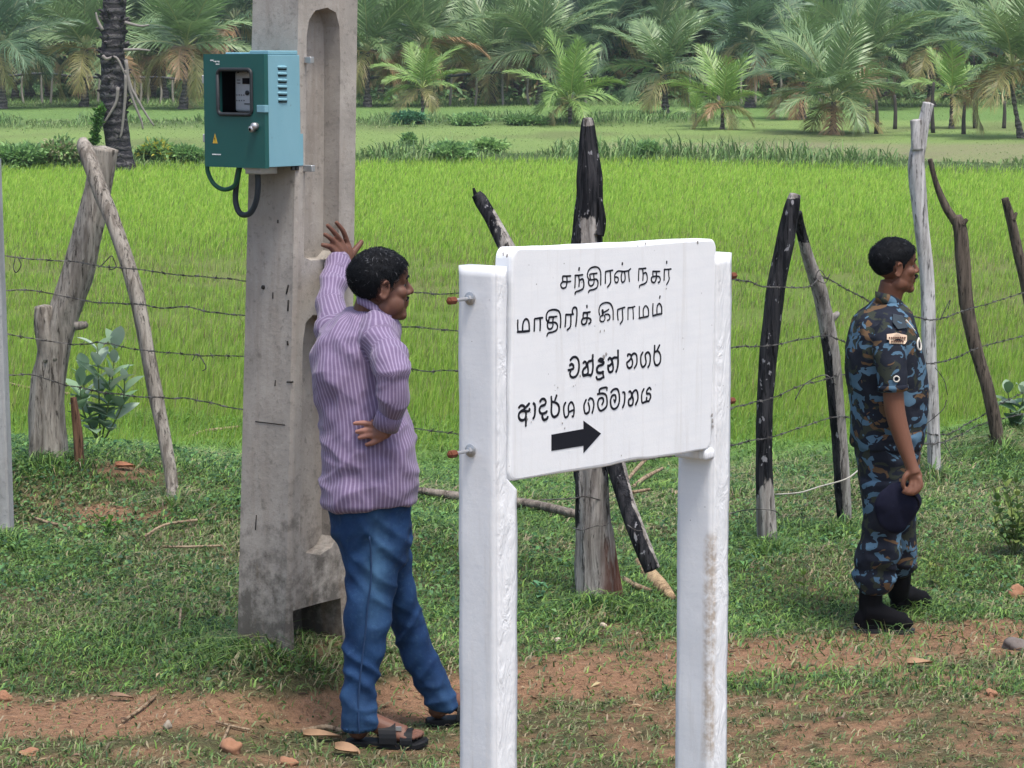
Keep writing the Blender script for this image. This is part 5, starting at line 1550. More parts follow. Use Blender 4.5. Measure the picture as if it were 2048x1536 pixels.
for s in (1, -1):
    e_ = obj("eye", *[(Tm(a), b_) for a, b_ in [ell((.0650, s * .030, .008), (.0115, .0115, .0080))]][0], M_eye, parent=man)
    obj("iris", *[(Tm(a), b_) for a, b_ in [ell((.0735, s * .031, .008), (.0040, .0070, .0062))]][0], M_iris, parent=e_)
    v, f = tube([(.077, s * .046, .030), (.088, s * .030, .038), (.093, s * .010, .034)], [.002, .0042, .003], 8); obj("eyebrow", Tm(v), f, Mh, parent=man, attrs={'grey': np.zeros(len(v))})
v, f = tube([(.080, -.026, -.046), (.0885, -.012, -.040), (.0905, 0, -.038), (.0885, .012, -.040), (.080, .026, -.046)], [.002, .004, .0045, .004, .002], 8); obj("moustache", Tm(v), f, Mh, parent=man, attrs={'grey': np.zeros(len(v))})

# shirt
def shirt_mat():
    t = NT("purple_striped_cotton")
    u = t.attr('u')
    w = t.math('SINE', t.math('MULTIPLY', u, 6.2832 / .0132))
    dark, light = (.128, .092, .168), (.270, .222, .325)
    col = t.mix(t.step(w, -.1, .9), dark, light)
    n = t.noise(8, 4, .6); col = t.mix(t.math('MULTIPLY', n, .35), col, (.22, .165, .29))
    weave = t.noise(500, 2)
    t.b.inputs['Sheen Weight'].default_value = .15
    return t.done(col, .75, t.bump(t.math('ADD', t.noise(28, 5, .65), t.math('MULTIPLY', weave, .2)), .35, .006), .2)
M_shirt = shirt_mat()
sh = [loft(trs, 40, 2.2)]
sh.append(tube(ax_n, np.array([42, 37, 34, 30, 25]) * px2, 20)); sh.append(tube(ax_f, np.array([42, 31, 27, 22]) * 9.0 / FPX, 20))
sh.append(ell(P(752, 668, 8.72), (.072, .075, .075))); sh.append(ell(P(672, 662, 8.92), (.070, .08, .07)))
# collar
v, f = remesh(sh, .0062, 5)
_, un, pn, tn = nearest_axis(v, ax_n); dn = np.linalg.norm(v - pn, axis=1); _, uf, pf_, tf = nearest_axis(v, ax_f); df = np.linalg.norm(v - pf_, axis=1)
qx, qy = project(v[:, 0], v[:, 1], v[:, 2])
isn = (dn < 44 * px2) & ((un > .06) ) ; isf = (df < 42 * px2) & (qy < 648)
cxp = np.interp(qy, [600, 690, 860, 1003], [733, 710, 735, 740]); cyY = np.interp(qy, [618, 740, 1003], [8.84, 8.78, 8.715])
c3 = np.array([P(a, b_, y_) for a, b_, y_ in zip(cxp, qy, cyY)])
ang = np.arctan2(v[:, 0] - c3[:, 0], -(v[:, 1] - c3[:, 1]))
ut = ang * .155
def around(v, pos, tan, r):
    ref = np.array((.3, -.9, .2)); a = ref - tan * (tan @ ref)[:, None]; a /= np.linalg.norm(a, axis=1)[:, None]; b_ = np.cross(tan, a); d = v - pos
    return np.arctan2((d * b_).sum(1), (d * a).sum(1)) * r
uu = np.where(isn, around(v, pn, tn, .062), np.where(isf, around(v, pf_, tf, .05), ut))
wall = np.ones(len(v))
wsl = (isn | isf).astype(float)
v = v - vnormals(v, f) * (.010 * sstep(1006, 950, qy))[:, None]
v2 = wrinkled(v, f, [((8, 8, 4.5), .0085, 1 - .35 * wsl, 1.0), ((4, 4, 12), .0080, 1 - .6 * wsl, 21.0, .9), ((4, 4, 13), .0070, 1 - .6 * wsl, 31.0, -1.1), ((5, 5, 15), .0140, np.clip(wsl + .55 * sstep(720, 640, qy) + .35 * sstep(840, 1000, qy), 0, 1), 7.0), ((16, 16, 11), .0045, wall, 3.0)])
so = obj("shirt", v2, f, M_shirt, parent=man, attrs={'u': uu})
# collar band, cuffs, hem
ct = [P(x_, y_, Y_) for x_, y_, Y_ in [(712, 606, 8.775), (735, 618, 8.755), (760, 634, 8.745), (783, 650, 8.755)]]
def band(pts, h, th, tilt, name, mat, u0=0.0, parent=None, drop=.02):
    p = cr(np.array(pts), 6); t_, A, Bx = frames(p); V = []; F = []
    m = len(p)
    for i in range(m):
        o_ = np.array((tilt[0], tilt[1], 0))
        for (dz, th_) in ((h, 0), (h * .5, .002), (0, 0)):
            V.append(p[i] + np.array((0, 0, dz)) + o_ * (1 - dz / h) * drop + np.array((0, -1, 0)) * th_)
        for (dz, th_) in ((0, 0), (h * .5, .002), (h, 0)):
            V.append(p[i] + np.array((0, 0, dz)) + o_ * (1 - dz / h) * drop + np.array((0, 1, 0)) * (th - th_))
    for i in range(m - 1):
        for j in range(6):
            k = (j + 1) % 6; F.append((i * 6 + j, i * 6 + k, i * 6 + 6 + k, i * 6 + 6 + j))
    F.append((0, 1, 2, 3, 4, 5)); F.append(tuple((m - 1) * 6 + j for j in (5, 4, 3, 2, 1, 0)))
    V = np.array(V)
    return obj(name, V, F, mat, parent=parent or man, recalc=True, attrs={'u': np.repeat(np.arange(m) * .008 + u0, 6)})
band(ct, .034, .006, (.3, -1), "collar", M_shirt, 0, so, .018)
def cuff(c0, c1, r, name="cuff"):
    c0, c1 = np.asarray(c0), np.asarray(c1); d = (c1 - c0) / np.linalg.norm(c1 - c0)
    v, f = tube([c0, c0 + (c1 - c0) * .5, c1, c1 - d * .004, c0 + (c1 - c0) * .4], [r, r * 1.02, r * 1.03, r * .86, r * .84], 22, smooth=False)
    a = np.arctan2(v[:, 0] - c0[0], v[:, 1] - c0[1]) * r
    return obj(name, v, f, M_shirt, parent=so, attrs={'u': a})
cuff(P(781, 826, 8.525), P(771, 853, 8.543), .046); cuff(P(672, 548, 9.26), P(679, 520, 9.355), .041)
# jeans
def denim():
    t = NT("blue_denim"); n = t.noise(7, 5, .65); f_ = t.attr('fade_highlight')
    col = t.mix(t.step(n, .3, .7), (.006, .023, .075), (.013, .047, .128))
    col = t.mix(t.math('MULTIPLY', f_, t.step(t.noise(9, 4, .6, t.coord((1, 1, .6))), .25, .7)), col, (.072, .165, .285))  # worn blue, lightened further so it also paints the highlights on the folds
    tw = t.noise(420, 2); gr = t.noise(70, 4, .7); col = t.mix(t.math('MULTIPLY', t.step(gr, .55, .7), .25), col, (.06, .14, .22))
    return t.done(col, .8, t.bump(t.math('ADD', t.noise(30, 5, .65), t.math('MULTIPLY', tw, .25)), .4, .006), .2)
M_jean = denim()
jn = [loft([(985, 657, 826, 8.72, .152), (1020, 658, 825, 8.72, .152), (1060, 668, 822, 8.72, .148), (1100, 683, 819, 8.718, .135), (1130, 692, 814, 8.715, .105)], 36, 2.3)]
jl = [(1060, 674, 812, 8.69, .118), (1100, 687, 804, 8.68, .10), (1150, 693, 797, 8.665, .088), (1200, 691, 786, 8.655, .080), (1250, 688, 780, 8.645, .074), (1300, 686, 770, 8.635, .068), (1350, 684, 761, 8.625, .066), (1400, 683, 756, 8.615, .064), (1435, 683, 757, 8.61, .067), (1456, 685, 757, 8.61, .066)]
fj = [(1060, 742, 820, 8.78, .10), (1100, 756, 820, 8.80, .095), (1150, 768, 826, 8.82, .088), (1200, 774, 838, 8.835, .080), (1250, 781, 852, 8.85, .074), (1300, 797, 868, 8.86, .070), (1350, 822, 890, 8.865, .066), (1395, 846, 910, 8.87, .064), (1418, 860, 917, 8.875, .064)]
jn += [loft(jl, 28, 2.2), loft(fj, 28, 2.2)]
v, f = remesh(jn, .0078, 4)
qx, qy = project(v[:, 0], v[:, 1], v[:, 2])
low = sstep(1330, 1440, qy); kn_ = np.exp(-((qy - 1230) / 60) ** 2)
v = v - vnormals(v, f) * (.008 + .010 * sstep(1015, 1000, qy))[:, None]
v2 = wrinkled(v, f, [((6, 6, 13), .0120, .15 + .9 * low + .3 * kn_ + .5 * sstep(1120, 1060, qy), 2.0), ((13, 13, 9), .0055, np.ones(len(v)), 5.0), ((4, 4, 13), .0075, 1 - .7 * low, 15.0, 1.1), ((4, 4, 12), .0060, 1 - .8 * low, 25.0, -1.3), ((5, 5, 26), .0070, low, 9.0)])
ctr = np.interp(qy, [1000, 1100, 1200, 1300, 1467], [745, 748, 738, 728, 720])
fade_highlight = .85 * np.exp(-((qx - ctr - 12) / 26) ** 2) * np.exp(-((qy - 1130) / 110) ** 2) + .35 * low  # denim fade on thigh and hem, doubling as highlight painted into the colour
jo = obj("jeans", v2, f, M_jean, parent=man, attrs={'fade_highlight': fade_highlight})
def surf_pts(rows, fx, off):
    o_ = []
    for a, l, r, y_, h in rows:
        x_ = l + (r - l) * fx; k = (2 * fx - 1); o_.append(P(x_, a, y_) + np.array((0, -h * math.sqrt(max(0, 1 - abs(k) ** 2.2)) - off, 0)))
    return o_
v, f = tube(surf_pts(jl, .50, .009), .0034, 6, 5); obj("seam", v, f, plain("denim_seam", (.010, .035, .095), .85), parent=jo)
# sandals
M_sand = plain("black_sandal", (.007, .008, .010), .6, 0, .25, .3, 40)
def sandal(heel, d, s, side_w=(.044, .048), buckle=True):
    sl = []
    out = [(-.012, 0), (.0, .030), (.05, .036), (.11, .036), (.18, .046), (.235, .046), (.272, .030), (.285, .0), (.275, -.034), (.24, -.050), (.18, -.046), (.11, -.034), (.05, -.034), (0, -.028)]
    o_ = cr(np.array(out + out[:1]), 4)[:-1]; n = len(o_); V = []; F = []
    for z_, k in ((-.022, .96), (-.018, 1.0), (-.004, 1.0), (.001, .97)):
        for a, b_ in o_: V.append(heel + d * (a * k + .137 * (1 - k)) + s * b_ * k + u_ * (z_ + .020 * max(0, (a - .25) / .035) * .5))
    for i in range(3):
        for j in range(n):
            k = (j + 1) % n; F.append((i * n + j, i * n + k, (i + 1) * n + k, (i + 1) * n + j))
    F.append(tuple(3 * n + j for j in range(n))); F.append(tuple(range(n - 1, -1, -1)))
    root = obj("sandal", np.array(V), F, M_sand, parent=man, smooth=False, recalc=True)
    for x_, wd, hh, x2 in ((.125, .052, .064, .150), (.205, .036, .042, .214)):
        arc = [heel + d * (x_ + (x2 - x_) * t_) + s * (.046 * math.cos(math.pi * (1 - t_))) * 1.0 + u_ * (hh * math.sin(math.pi * t_) ** .8 + .0) for t_ in np.linspace(0, 1, 15)]
        arc = np.array(arc); V = []; F = []
        for i, p in enumerate(arc):
            c_ = heel + d * (x_ + x2) / 2; n_ = p - c_; n_ -= d * n_.dot(d); n_ /= np.linalg.norm(n_) + 1e-9
            for a, h in ((-wd, 0), (-wd, .004), (wd, .004), (wd, 0)): V.append(p + d * a * .6 + n_ * h)
        for i in range(14):
            for j in range(4):
                k = (j + 1) % 4; F.append((i * 4 + j, i * 4 + k, i * 4 + 4 + k, i * 4 + 4 + j))
        obj("strap", np.array(V), F, M_sand, parent=root, smooth=False, recalc=True)
    if buckle:
        c_ = heel + d * .185 + s * .030 + u_ * .052
        obj("buckle", *box(c_, (.020, .006, .014), axes(d, s, u_)), M_metal, parent=root, smooth=False)
sandal(hl1, d1, s1); sandal(hl2, d2, s2)

# ---- soldier ------------------------------------------------------------------
M_skin2 = skin_mat("brown_skin_tan", (.150, .066, .040))
sf_ = P(1765, 1262, 10.63)
sol = thing("person", (float(sf_[0]), float(sf_[1]), zg1(sf_[0], sf_[1])), "person in camouflage uniform and black boots, standing in profile and holding a dark beret", "person")
hs2 = .965; hc2 = P(1790, 536, 10.70); Rh2 = rotz(math.radians(7)) @ roty(math.radians(-2))
Ts = lambda v: (np.asarray(v) * hs2) @ Rh2.T + hc2
px3 = 10.6 / FPX
srs = [(594, 1754, 1800, 10.72, .070), (606, 1740, 1808, 10.72, .095), (622, 1719, 1820, 10.715, .145), (645, 1704, 1831, 10.71, .190), (690, 1694, 1842, 10.70, .200), (740, 1692, 1851, 10.70, .190), (780, 1697, 1855, 10.70, .178), (820, 1702, 1854, 10.70, .168), (855, 1704, 1850, 10.70, .162), (884, 1701, 1847, 10.70, .162), (896, 1706, 1841, 10.70, .155)]
arm_s = [(1776, 655, 10.56), (1779, 700, 10.50), (1784, 745, 10.47), (1786, 778, 10.46)]
fore = [(1785, 760, 10.46), (1790, 822, 10.45), (1806, 880, 10.43), (1821, 926, 10.41)]
body = head_prims(Ts)
body += [tube([P(1786, 566, 10.705), P(1778, 596, 10.71), P(1770, 625, 10.715)], [.056, .056, .07], 16), loft([(a, l + 12, r - 12, y_, max(.03, h - .03)) for a, l, r, y_, h in srs]),
         tube([P(*q) for q in arm_s], np.array([24, 23, 22, 21]) * px3, 14), tube([P(*q) for q in fore] + [P(1829, 948, 10.40)], np.array([21, 20.5, 17, 13.2, 13.8]) * px3, 16)]
body += [tube([P(1785, 655, 10.85), P(1795, 770, 10.9), P(1806, 850, 10.88), P(1806, 930, 10.84)], [.05, .045, .04, .028], 12), ell(P(1806, 950, 10.83), (.03, .03, .045))]
Yh = 10.40
hnd = [ell(P(1829, 952, Yh), (.034, .022, .042), roty(-.35))]
for pts, ys_, r_ in [([(1838, 955), (1842, 970), (1833, 984), (1820, 984)], (10.385, 10.375, 10.372, 10.385), (.0115, .0112, .0105, .009)), ([(1836, 958), (1837, 975), (1826, 987), (1814, 985)], (10.39, 10.372, 10.37, 10.385), (.0115, .0112, .0105, .009)),
                    ([(1830, 960), (1829, 977), (1818, 986), (1808, 984)], (10.39, 10.374, 10.372, 10.388), (.011, .0108, .010, .0086)), ([(1823, 958), (1820, 974), (1811, 983), (1805, 984)], (10.395, 10.38, 10.378, 10.39), (.010, .0096, .009, .0078)),
                    ([(1822, 942), (1811, 952), (1806, 966), (1808, 976)], (10.40, 10.388, 10.384, 10.386), (.013, .0122, .011, .0092))]:
    hnd.append(finger(pts, ys_, r_))
body += hnd
body += [tube([P(1770, 930, 10.66), P(1764, 1080, 10.63), P(1745, 1180, 10.63)], [.08, .06, .045], 12), tube([P(1790, 930, 10.76), P(1797, 1080, 10.83), P(1798, 1150, 10.86)], [.08, .06, .045], 12)]
v, f = remesh(body, .0045, 4)
obj("body", v, f, M_skin2, parent=sol, attrs={'palm': np.zeros(len(v))})
hv, hf, D, on, X = hair_piece(Ts, .070, -.002, -.036, .010, 9, .006, .009)
Mh2 = hair_mat("black_hair", False)
hr = obj("hair", hv, hf, Mh2, parent=sol, recalc=True, attrs={'grey': np.zeros(len(hv))})
on2 = on * sstep(.03, .07, X[:, 2])
sv, sf, sgr = strands(Ts, X, D, on2 + 1e-6, 1600, .020, 15, lambda p: np.full(len(p), .02))
obj("hair_strand", sv, sf, Mh2, parent=hr, attrs={'grey': sgr * .3}, smooth=False); hr.children[0]['kind'] = 'stuff'
for s in (1, -1):
    e_ = obj("eye", *[(Ts(a), b_) for a, b_ in [ell((.0650, s * .030, .008), (.0115, .0115, .0080))]][0], M_eye, parent=sol)
    obj("iris", *[(Ts(a), b_) for a, b_ in [ell((.0735, s * .031, .008), (.0040, .0070, .0062))]][0], M_iris, parent=e_)
    v, f = tube([(.077, s * .046, .030), (.088, s * .030, .038), (.093, s * .010, .034)], [.002, .0042, .003], 8); obj("eyebrow", Ts(v), f, Mh2, parent=sol, attrs={'grey': np.zeros(len(v))})
v, f = tube([(.082, -.030, -.050), (.096, -.014, -.040), (.099, 0, -.038), (.096, .014, -.040), (.082, .030, -.050)], [.003, .0062, .0068, .0062, .003], 8); obj("moustache", Ts(v), f, Mh2, parent=sol, attrs={'grey': np.zeros(len(v))})
def camo():
    t = NT("camouflage_cloth"); c = t.coord((1.0, 1.0, 1.35))
    w = t.n('TexNoise'); t.set(w.inputs['Vector'], c); w.inputs['Scale'].default_value = 12; w.inputs['Detail'].default_value = 2
    def lay(off, sc_, lo, hi):
        mp = t.n('Mapping'); t.set(mp.inputs[0], c); mp.inputs[1].default_value = off
        n = t.noise(sc_, 2.2, .5, mp.outputs[0], .9)
        return t.ramp(n, [(0, (0, 0, 0)), (lo, (1, 1, 1)), (hi, (0, 0, 0))], 'CONSTANT')
    col = (.0085, .011, .020)
    col = t.mix(lay((3.1, 1.2, .4), 9.5, .54, .68), col, (.030, .036, .024))
    col = t.mix(lay((7.7, 4.2, 2.4), 11, .598, .9), col, (.125, .073, .034))
    col = t.mix(lay((1.3, 8.2, 5.5), 11.5, .565, .9), col, (.075, .150, .225))
    col = t.mix(lay((5.3, 2.2, 9.5), 13, .63, .9), col, (.0085, .011, .020))
    n = t.noise(30, 4); col = t.mix(t.math('MULTIPLY', n, .22), col, (.06, .07, .09))
    return t.done(col, .85, t.bump(t.math('ADD', t.noise(24, 5, .65), t.math('MULTIPLY', t.noise(350, 2), .2)), .45, .006), .15)
M_camo = camo()
ax_s = [P(*q) for q in arm_s]
sh = [loft(srs, 40, 2.3), tube(ax_s, np.array([36, 34, 31, 30]) * px3, 22), ell(P(1774, 652, 10.60), (.075, .085, .065)), tube([P(1785, 655, 10.84), P(1795, 740, 10.88), P(1798, 780, 10.89)], [.07, .066, .062], 16)]
v, f = remesh(sh, .008, 4)
qx, qy = project(v[:, 0], v[:, 1], v[:, 2])
v = v - vnormals(v, f) * .006
v2 = wrinkled(v, f, [((9, 9, 6), .0065, np.ones(len(v)), 4.0), ((6, 6, 18), .0085, np.clip(sstep(800, 880, qy) + .35, 0, 1), 8.0), ((17, 17, 13), .0025, np.ones(len(v)), 2.0)])
so2 = obj("shirt", v2, f, M_camo, parent=sol)
ct = [P(x_, y_, Y_) for x_, y_, Y_ in [(1750, 604, 10.67), (1764, 607, 10.645), (1784, 612, 10.64), (1800, 622, 10.65)]]
band(ct, .046, .007, (.1, -1), "collar", M_camo, 0, so2, .012)
# sleeve hem fold, epaulette, patch, badge, pocket, button
def near_surf(px, py, off=.004):
    """cloth surface nearest the camera at the pixel"""
    k = np.hypot(qx - px, qy - py) < 6; yy = v2[k][:, 1].min() if k.any() else 10.5
    return P(px, py, yy - off)
def patch_px(name, quad, mat, parent, off=.004, th=.003, thick=True):
    pts = np.array([near_surf(*q, off) for q in quad]); c = pts.mean(0)
    back = pts + np.array((0, th + .012, 0)); n = len(pts)
    V = np.vstack([pts, back]); F = [tuple(range(n)), tuple(range(2 * n - 1, n - 1, -1))] + [(j, n + j, n + (j + 1) % n, (j + 1) % n) for j in range(n)]
    return obj(name, V, F, mat, parent=parent, smooth=False, recalc=True)
M_patch = plain("cream_patch", (.50, .38, .28), .8); M_thread = plain("dark_thread", (.10, .05, .035), .85); M_epau = plain("dark_blue_cloth", (.022, .034, .045), .85)
sp_ = patch_px("shoulder_patch", [(1774, 669), (1794, 666), (1814, 671), (1814, 682), (1810, 688), (1779, 687), (1779, 680), (1774, 679)], M_patch, so2, .005)
for (x0, x1, y0) in ((1778, 1809, 675.5), (1783, 1806, 683)):
    k = x0
    while k < x1:
        patch_px("patch_lettering", [(k, y0 - 1.6), (k + 2.6, y0 - 1.6), (k + 2.6, y0 + 1.6), (k, y0 + 1.6)], M_thread, sp_, .0075); k += 4.4
patch_px("epaulette", [(1786, 628), (1806, 632), (1816, 655), (1796, 658), (1786, 645)], M_epau, so2, .006)
M_bw = plain("white_badge_thread", (.60, .58, .52), .8)
v, f = tube([near_surf(x_, y_, .004) for x_, y_ in [(1838, 676), (1842, 690), (1841, 700), (1836, 696), (1835, 684), (1838, 676)]], .004, 6, 4); obj("badge", v, f, M_bw, parent=so2)
v, f = tube([near_surf(x_, y_, .004) for x_, y_ in [(1812, 640), (1822, 652), (1830, 662)]], .0035, 6, 4); obj("badge", v, f, M_bw, parent=so2)
c_ = near_surf(1793, 758, .004)
v, f = tube([c_ + np.array((.012 * math.cos(a), 0, .012 * math.sin(a))) for a in np.linspace(0, 6.283, 15)], .0032, 6, smooth=False); obj("button", v, f, M_bw, parent=so2)
v, f = tube([P(1786, 771, 10.46), P(1786.5, 781, 10.458)], [.066, .065], 24, smooth=False); obj("sleeve_fold", v, f, M_camo, parent=so2)
tr = [loft([(880, 1708, 1840, 10.70, .150), (930, 1716, 1837, 10.70, .150), (980, 1722, 1835, 10.70, .14), (1010, 1727, 1833, 10.70, .115)], 34, 2.3),
      loft([(960, 1721, 1815, 10.64, .10), (1020, 1727, 1808, 10.63, .095), (1075, 1723, 1800, 10.63, .085), (1105, 1715, 1797, 10.63, .086), (1140, 1711, 1791, 10.63, .086), (1162, 1712, 1786, 10.63, .082), (1178, 1719, 1774, 10.63, .064)], 28, 2.2),
      loft([(960, 1752, 1835, 10.78, .10), (1040, 1760, 1831, 10.80, .09), (1090, 1765, 1830, 10.83, .086), (1120, 1768, 1829, 10.85, .086), (1138, 1774, 1824, 10.86, .075), (1150, 1779, 1817, 10.86, .058)], 28, 2.2)]
v, f = remesh(tr, .008, 4)
tqx, tqy = project(v[:, 0], v[:, 1], v[:, 2])
v2t = wrinkled(v, f, [((7, 7, 16), .0095, .35 + .9 * sstep(1060, 1120, tqy), 6.0), ((14, 14, 10), .003, np.ones(len(v)), 3.0), ((6, 6, 24), .0080, sstep(1080, 1130, tqy), 12.0)])
obj("trousers", v2t, f, M_camo, parent=sol)
M_boot = plain("black_boot_leather", (.0045, .0045, .006), .85, 0, .12, .4, 18)
def boot(shaft, heel, toe):
    d = toe - heel; L = np.linalg.norm(d); d /= L; u = np.array((0, 0, 1.0)); s = np.cross(u, d); R = axes(d, s, u)
    pr = [tube(shaft, [.056, .051, .046], 16), ell(heel + d * .045 + u * .042, (.044, .036, .046), R), tube([heel + d * .05 + u * .075, heel + d * .11 + u * .070, heel + d * .17 + u * .047, heel + d * .225 + u * .037], [.052, .047, .042, .037], 16), ell(heel + d * (L - .055) + u * .030, (.055, .042, .030), R),
          tube([heel + d * .03 + u * .012, heel + d * .12 + u * .010, heel + d * (L - .04) + u * .012], [.034, .034, .038], 14, flat=1.0)]
    v, f = remesh(pr, .006, 4)
    k = v[:, 2] < heel[2] + .004; v[k, 2] = heel[2] + .002
    N = vnormals(v, f); v = v + N * ((fbm(v * np.array((18, 18, 30)), 2) - .5) * .006)[:, None]
    b0 = obj("boot", v, f, M_boot, parent=sol)
    out = [(.0, 0), (.012, .032), (.06, .038), (.13, .036), (.20, .047), (L - .02, .038), (L + .004, 0), (L - .02, -.038), (.20, -.047), (.13, -.036), (.06, -.038), (.012, -.032)]
    o_ = cr(np.array(out + out[:1]), 4)[:-1]; n = len(o_)
    V = np.array([heel + d * a + s * b_ + u * z_ for z_ in (-.012, .006) for a, b_ in o_]); F = [tuple(range(n, 2 * n)), tuple(range(n - 1, -1, -1))] + [(j, (j + 1) % n, n + (j + 1) % n, n + j) for j in range(n)]
    obj("sole", V, F, M_rubber, parent=b0, smooth=False, recalc=True)
    for k in range(4):
        c_ = heel + d * (.105 + .026 * k) + u * (.118 - .018 * k)
        v, f = tube([c_ - s * .026, c_ + u * .004, c_ + s * .026], .0028, 6, 4); obj("lace", v, f, M_black, parent=b0)
h1 = P(1706, 1258, 10.63); h1[2] = zg1(h1[0], h1[1]) + .012; t1 = P(1828, 1262, 10.60); t1[2] = h1[2]
boot([P(1745, 1158, 10.63), P(1741, 1195, 10.63), P(1738, 1228, 10.63)], h1, t1)
h2 = P(1784, 1216, 10.92); h2[2] = zg1(h2[0], h2[1]) + .012; t2 = h2 + np.array((.185, .17, 0)) / .2513 * .27; t2[2] = h2[2]
boot([P(1798, 1135, 10.86), P(1798, 1165, 10.88), P(1797, 1190, 10.93)], h2, t2)
# beret held in the hand
ot = [(1779, 968), (1800, 962), (1822, 966), (1838, 985), (1841, 1005), (1832, 1028), (1820, 1048), (1803, 1067), (1780, 1066), (1760, 1052), (1750, 1030), (1748, 1008), (1758, 988)]
o2 = np.array([((x_ - 1795) * 10.42 / FPX, -(y_ - 1010) * 10.42 / FPX) for x_, y_ in ot])
v, f = puff(o2, P(1795, 1010, 10.43), np.array((1.0, 0, 0)), np.array((0, 0, 1.0)), np.array((0, -1.0, 0)), .028)
N = vnormals(v, f); v = v + N * ((fbm(v * 14, 3) - .5) * .022)[:, None]
M_beret = plain("dark_navy_felt", (.010, .011, .024), .95, 0, .1, .3, 60)
br = tag(obj("beret", v, f, M_beret, loc=tuple(P(1795, 1066, 10.43)), recalc=True), "dark navy beret hanging folded from the soldier's hand", "beret")
v, f = tube([P(x_, y_, 10.412) for x_, y_ in [(1806, 972), (1822, 985), (1836, 1000), (1838, 1012)]], .006, 8, 5); obj("headband", v, f, M_black, parent=br)
# ------------------------------------------------------------------ far field: palms, rail fence, palmyra trunk, wood behind
M_frond = leaf_mat("palm_frond", .25, .42, .5)
def trunk_mat():
    t = NT("palm_trunk"); n = t.noise(6, 4, .6); sx = t.n('SeparateXYZ'); t.set(sx.inputs[0], t.coord())
    w = t.math('SINE', t.math('ADD', t.math('MULTIPLY', sx.outputs[2], 38.0), t.math('MULTIPLY', n, 9.0)))
    col = t.mix(t.step(w, .0, 1.0), (.10, .092, .085), (.20, .185, .17)); col = t.mix(t.math('MULTIPLY', t.step(t.noise(14, 4, .7), .5, .65), .8), col, (.035, .033, .034))
    return t.done(col, .9, t.bump(w, .5, .03), .15)
M_trunk = trunk_mat()
def frond_mesh(name, bend, cols, nl=34, seed=0, width=.30, droop=.8):
    """unit-length frond along +X, arching down in Z"""
    r_ = np.random.default_rng(seed)
    def pt(s):
        return np.array((math.sin(bend * s) / bend if bend > .05 else s, 0, -(1 - math.cos(bend * s)) / bend if bend > .05 else 0))
    def tg(s): return np.array((math.cos(bend * s), 0, -math.sin(bend * s)))
    V = []; F = []; C = []
    ss = np.linspace(0, 1, 12)
    for i, s in enumerate(ss):
        p = pt(s); u = np.array((-tg(s)[2], 0, tg(s)[0])); w = .011 * (1 - .8 * s)
        V += [p + np.array((0, -w, 0)), p + u * w, p + np.array((0, w, 0)), p - u * w]; C += [np.array(cols[1]) * 1.05] * 4
        if i:
            b0 = (i - 1) * 4
            for j in range(4):
                k = (j + 1) % 4; F.append((b0 + j, b0 + k, b0 + 4 + k, b0 + 4 + j))
    for side in (-1, 1):
        for k in range(nl):
            s = .14 + .86 * (k + r_.random() * .6) / nl
            p = pt(s); t_ = tg(s); u = np.array((-t_[2], 0, t_[0]))
            L = width * (math.sin(math.pi * min(1, s * .86 + .14)) ** .6 + .12) * (.85 + .3 * r_.random())
            fw = .35 + .75 * s + r_.normal(0, .08)
            d = np.array((0, side, 0)) * math.cos(fw) + t_ * math.sin(fw)
            d = d + u * (.28 + r_.normal(0, .10)); d /= np.linalg.norm(d)
            hang = np.array((0, 0, -1.0)) * droop * (.7 + .6 * r_.random())
            q1 = p + d * L * .5 + hang * L * .10; q2 = p + d * L * .88 + hang * L * .42
            wv = t_ * (.0115 * (1 - .25 * s))
            b0 = len(V)
            V += [p - wv * .7, p + wv * .7, q1 - wv, q1 + wv, q2]
            cc_ = np.array(cols[0]) * (.75 + .5 * r_.random())
            C += [cc_ * .9, cc_ * .9, cc_, cc_, cc_ * 1.25 if len(cols) < 3 else np.array(cols[2])]
            F += [(b0, b0 + 1, b0 + 3, b0 + 2), (b0 + 2, b0 + 3, b0 + 4)]
    me = raw_mesh(name, np.array(V), F)
    at = me.attributes.new('col', 'FLOAT_COLOR', 'POINT'); at.data.foreach_set("color", np.column_stack([np.array(C), np.ones(len(C))]).astype(np.float32).ravel())
    me.materials.append(M_frond)
    return me
GREEN = ((.185, .285, .125), (.36, .40, .19)); DEEP = ((.130, .220, .125), (.26, .31, .17)); YOUNG = ((.22, .36, .095), (.36, .44, .14))
YELL = ((.30, .29, .115), (.34, .28, .11), (.48, .36, .15)); DRY = ((.36, .23, .12), (.33, .22, .12), (.44, .29, .16))
FR = {}
for nm, cols in (('g', GREEN), ('d', DEEP), ('y', YOUNG), ('o', YELL), ('b', DRY)):
    FR[nm] = [frond_mesh("frond_" + nm, bnd, cols, 56, i * 7 + 1, .30 + .04 * (i % 2), dr_) for i, (bnd, dr_) in enumerate([(.25, .35), (.7, .7), (1.1, .9), (1.55, 1.1), (2.0, 1.2)])]
def link_frond(root, base0, pos, az, el, L, me, twist):
    o = bpy.data.objects.new("frond", me); COL.objects.link(o); o.parent = root
    R = Matrix.Rotation(az, 4, 'Z') @ Matrix.Rotation(-el, 4, 'Y') @ Matrix.Rotation(twist, 4, 'X')
    o.matrix_basis = Matrix.Translation(Vector([float(v) for v in np.asarray(pos) - np.asarray(base0)])) @ R @ Matrix.Scale(L, 4)
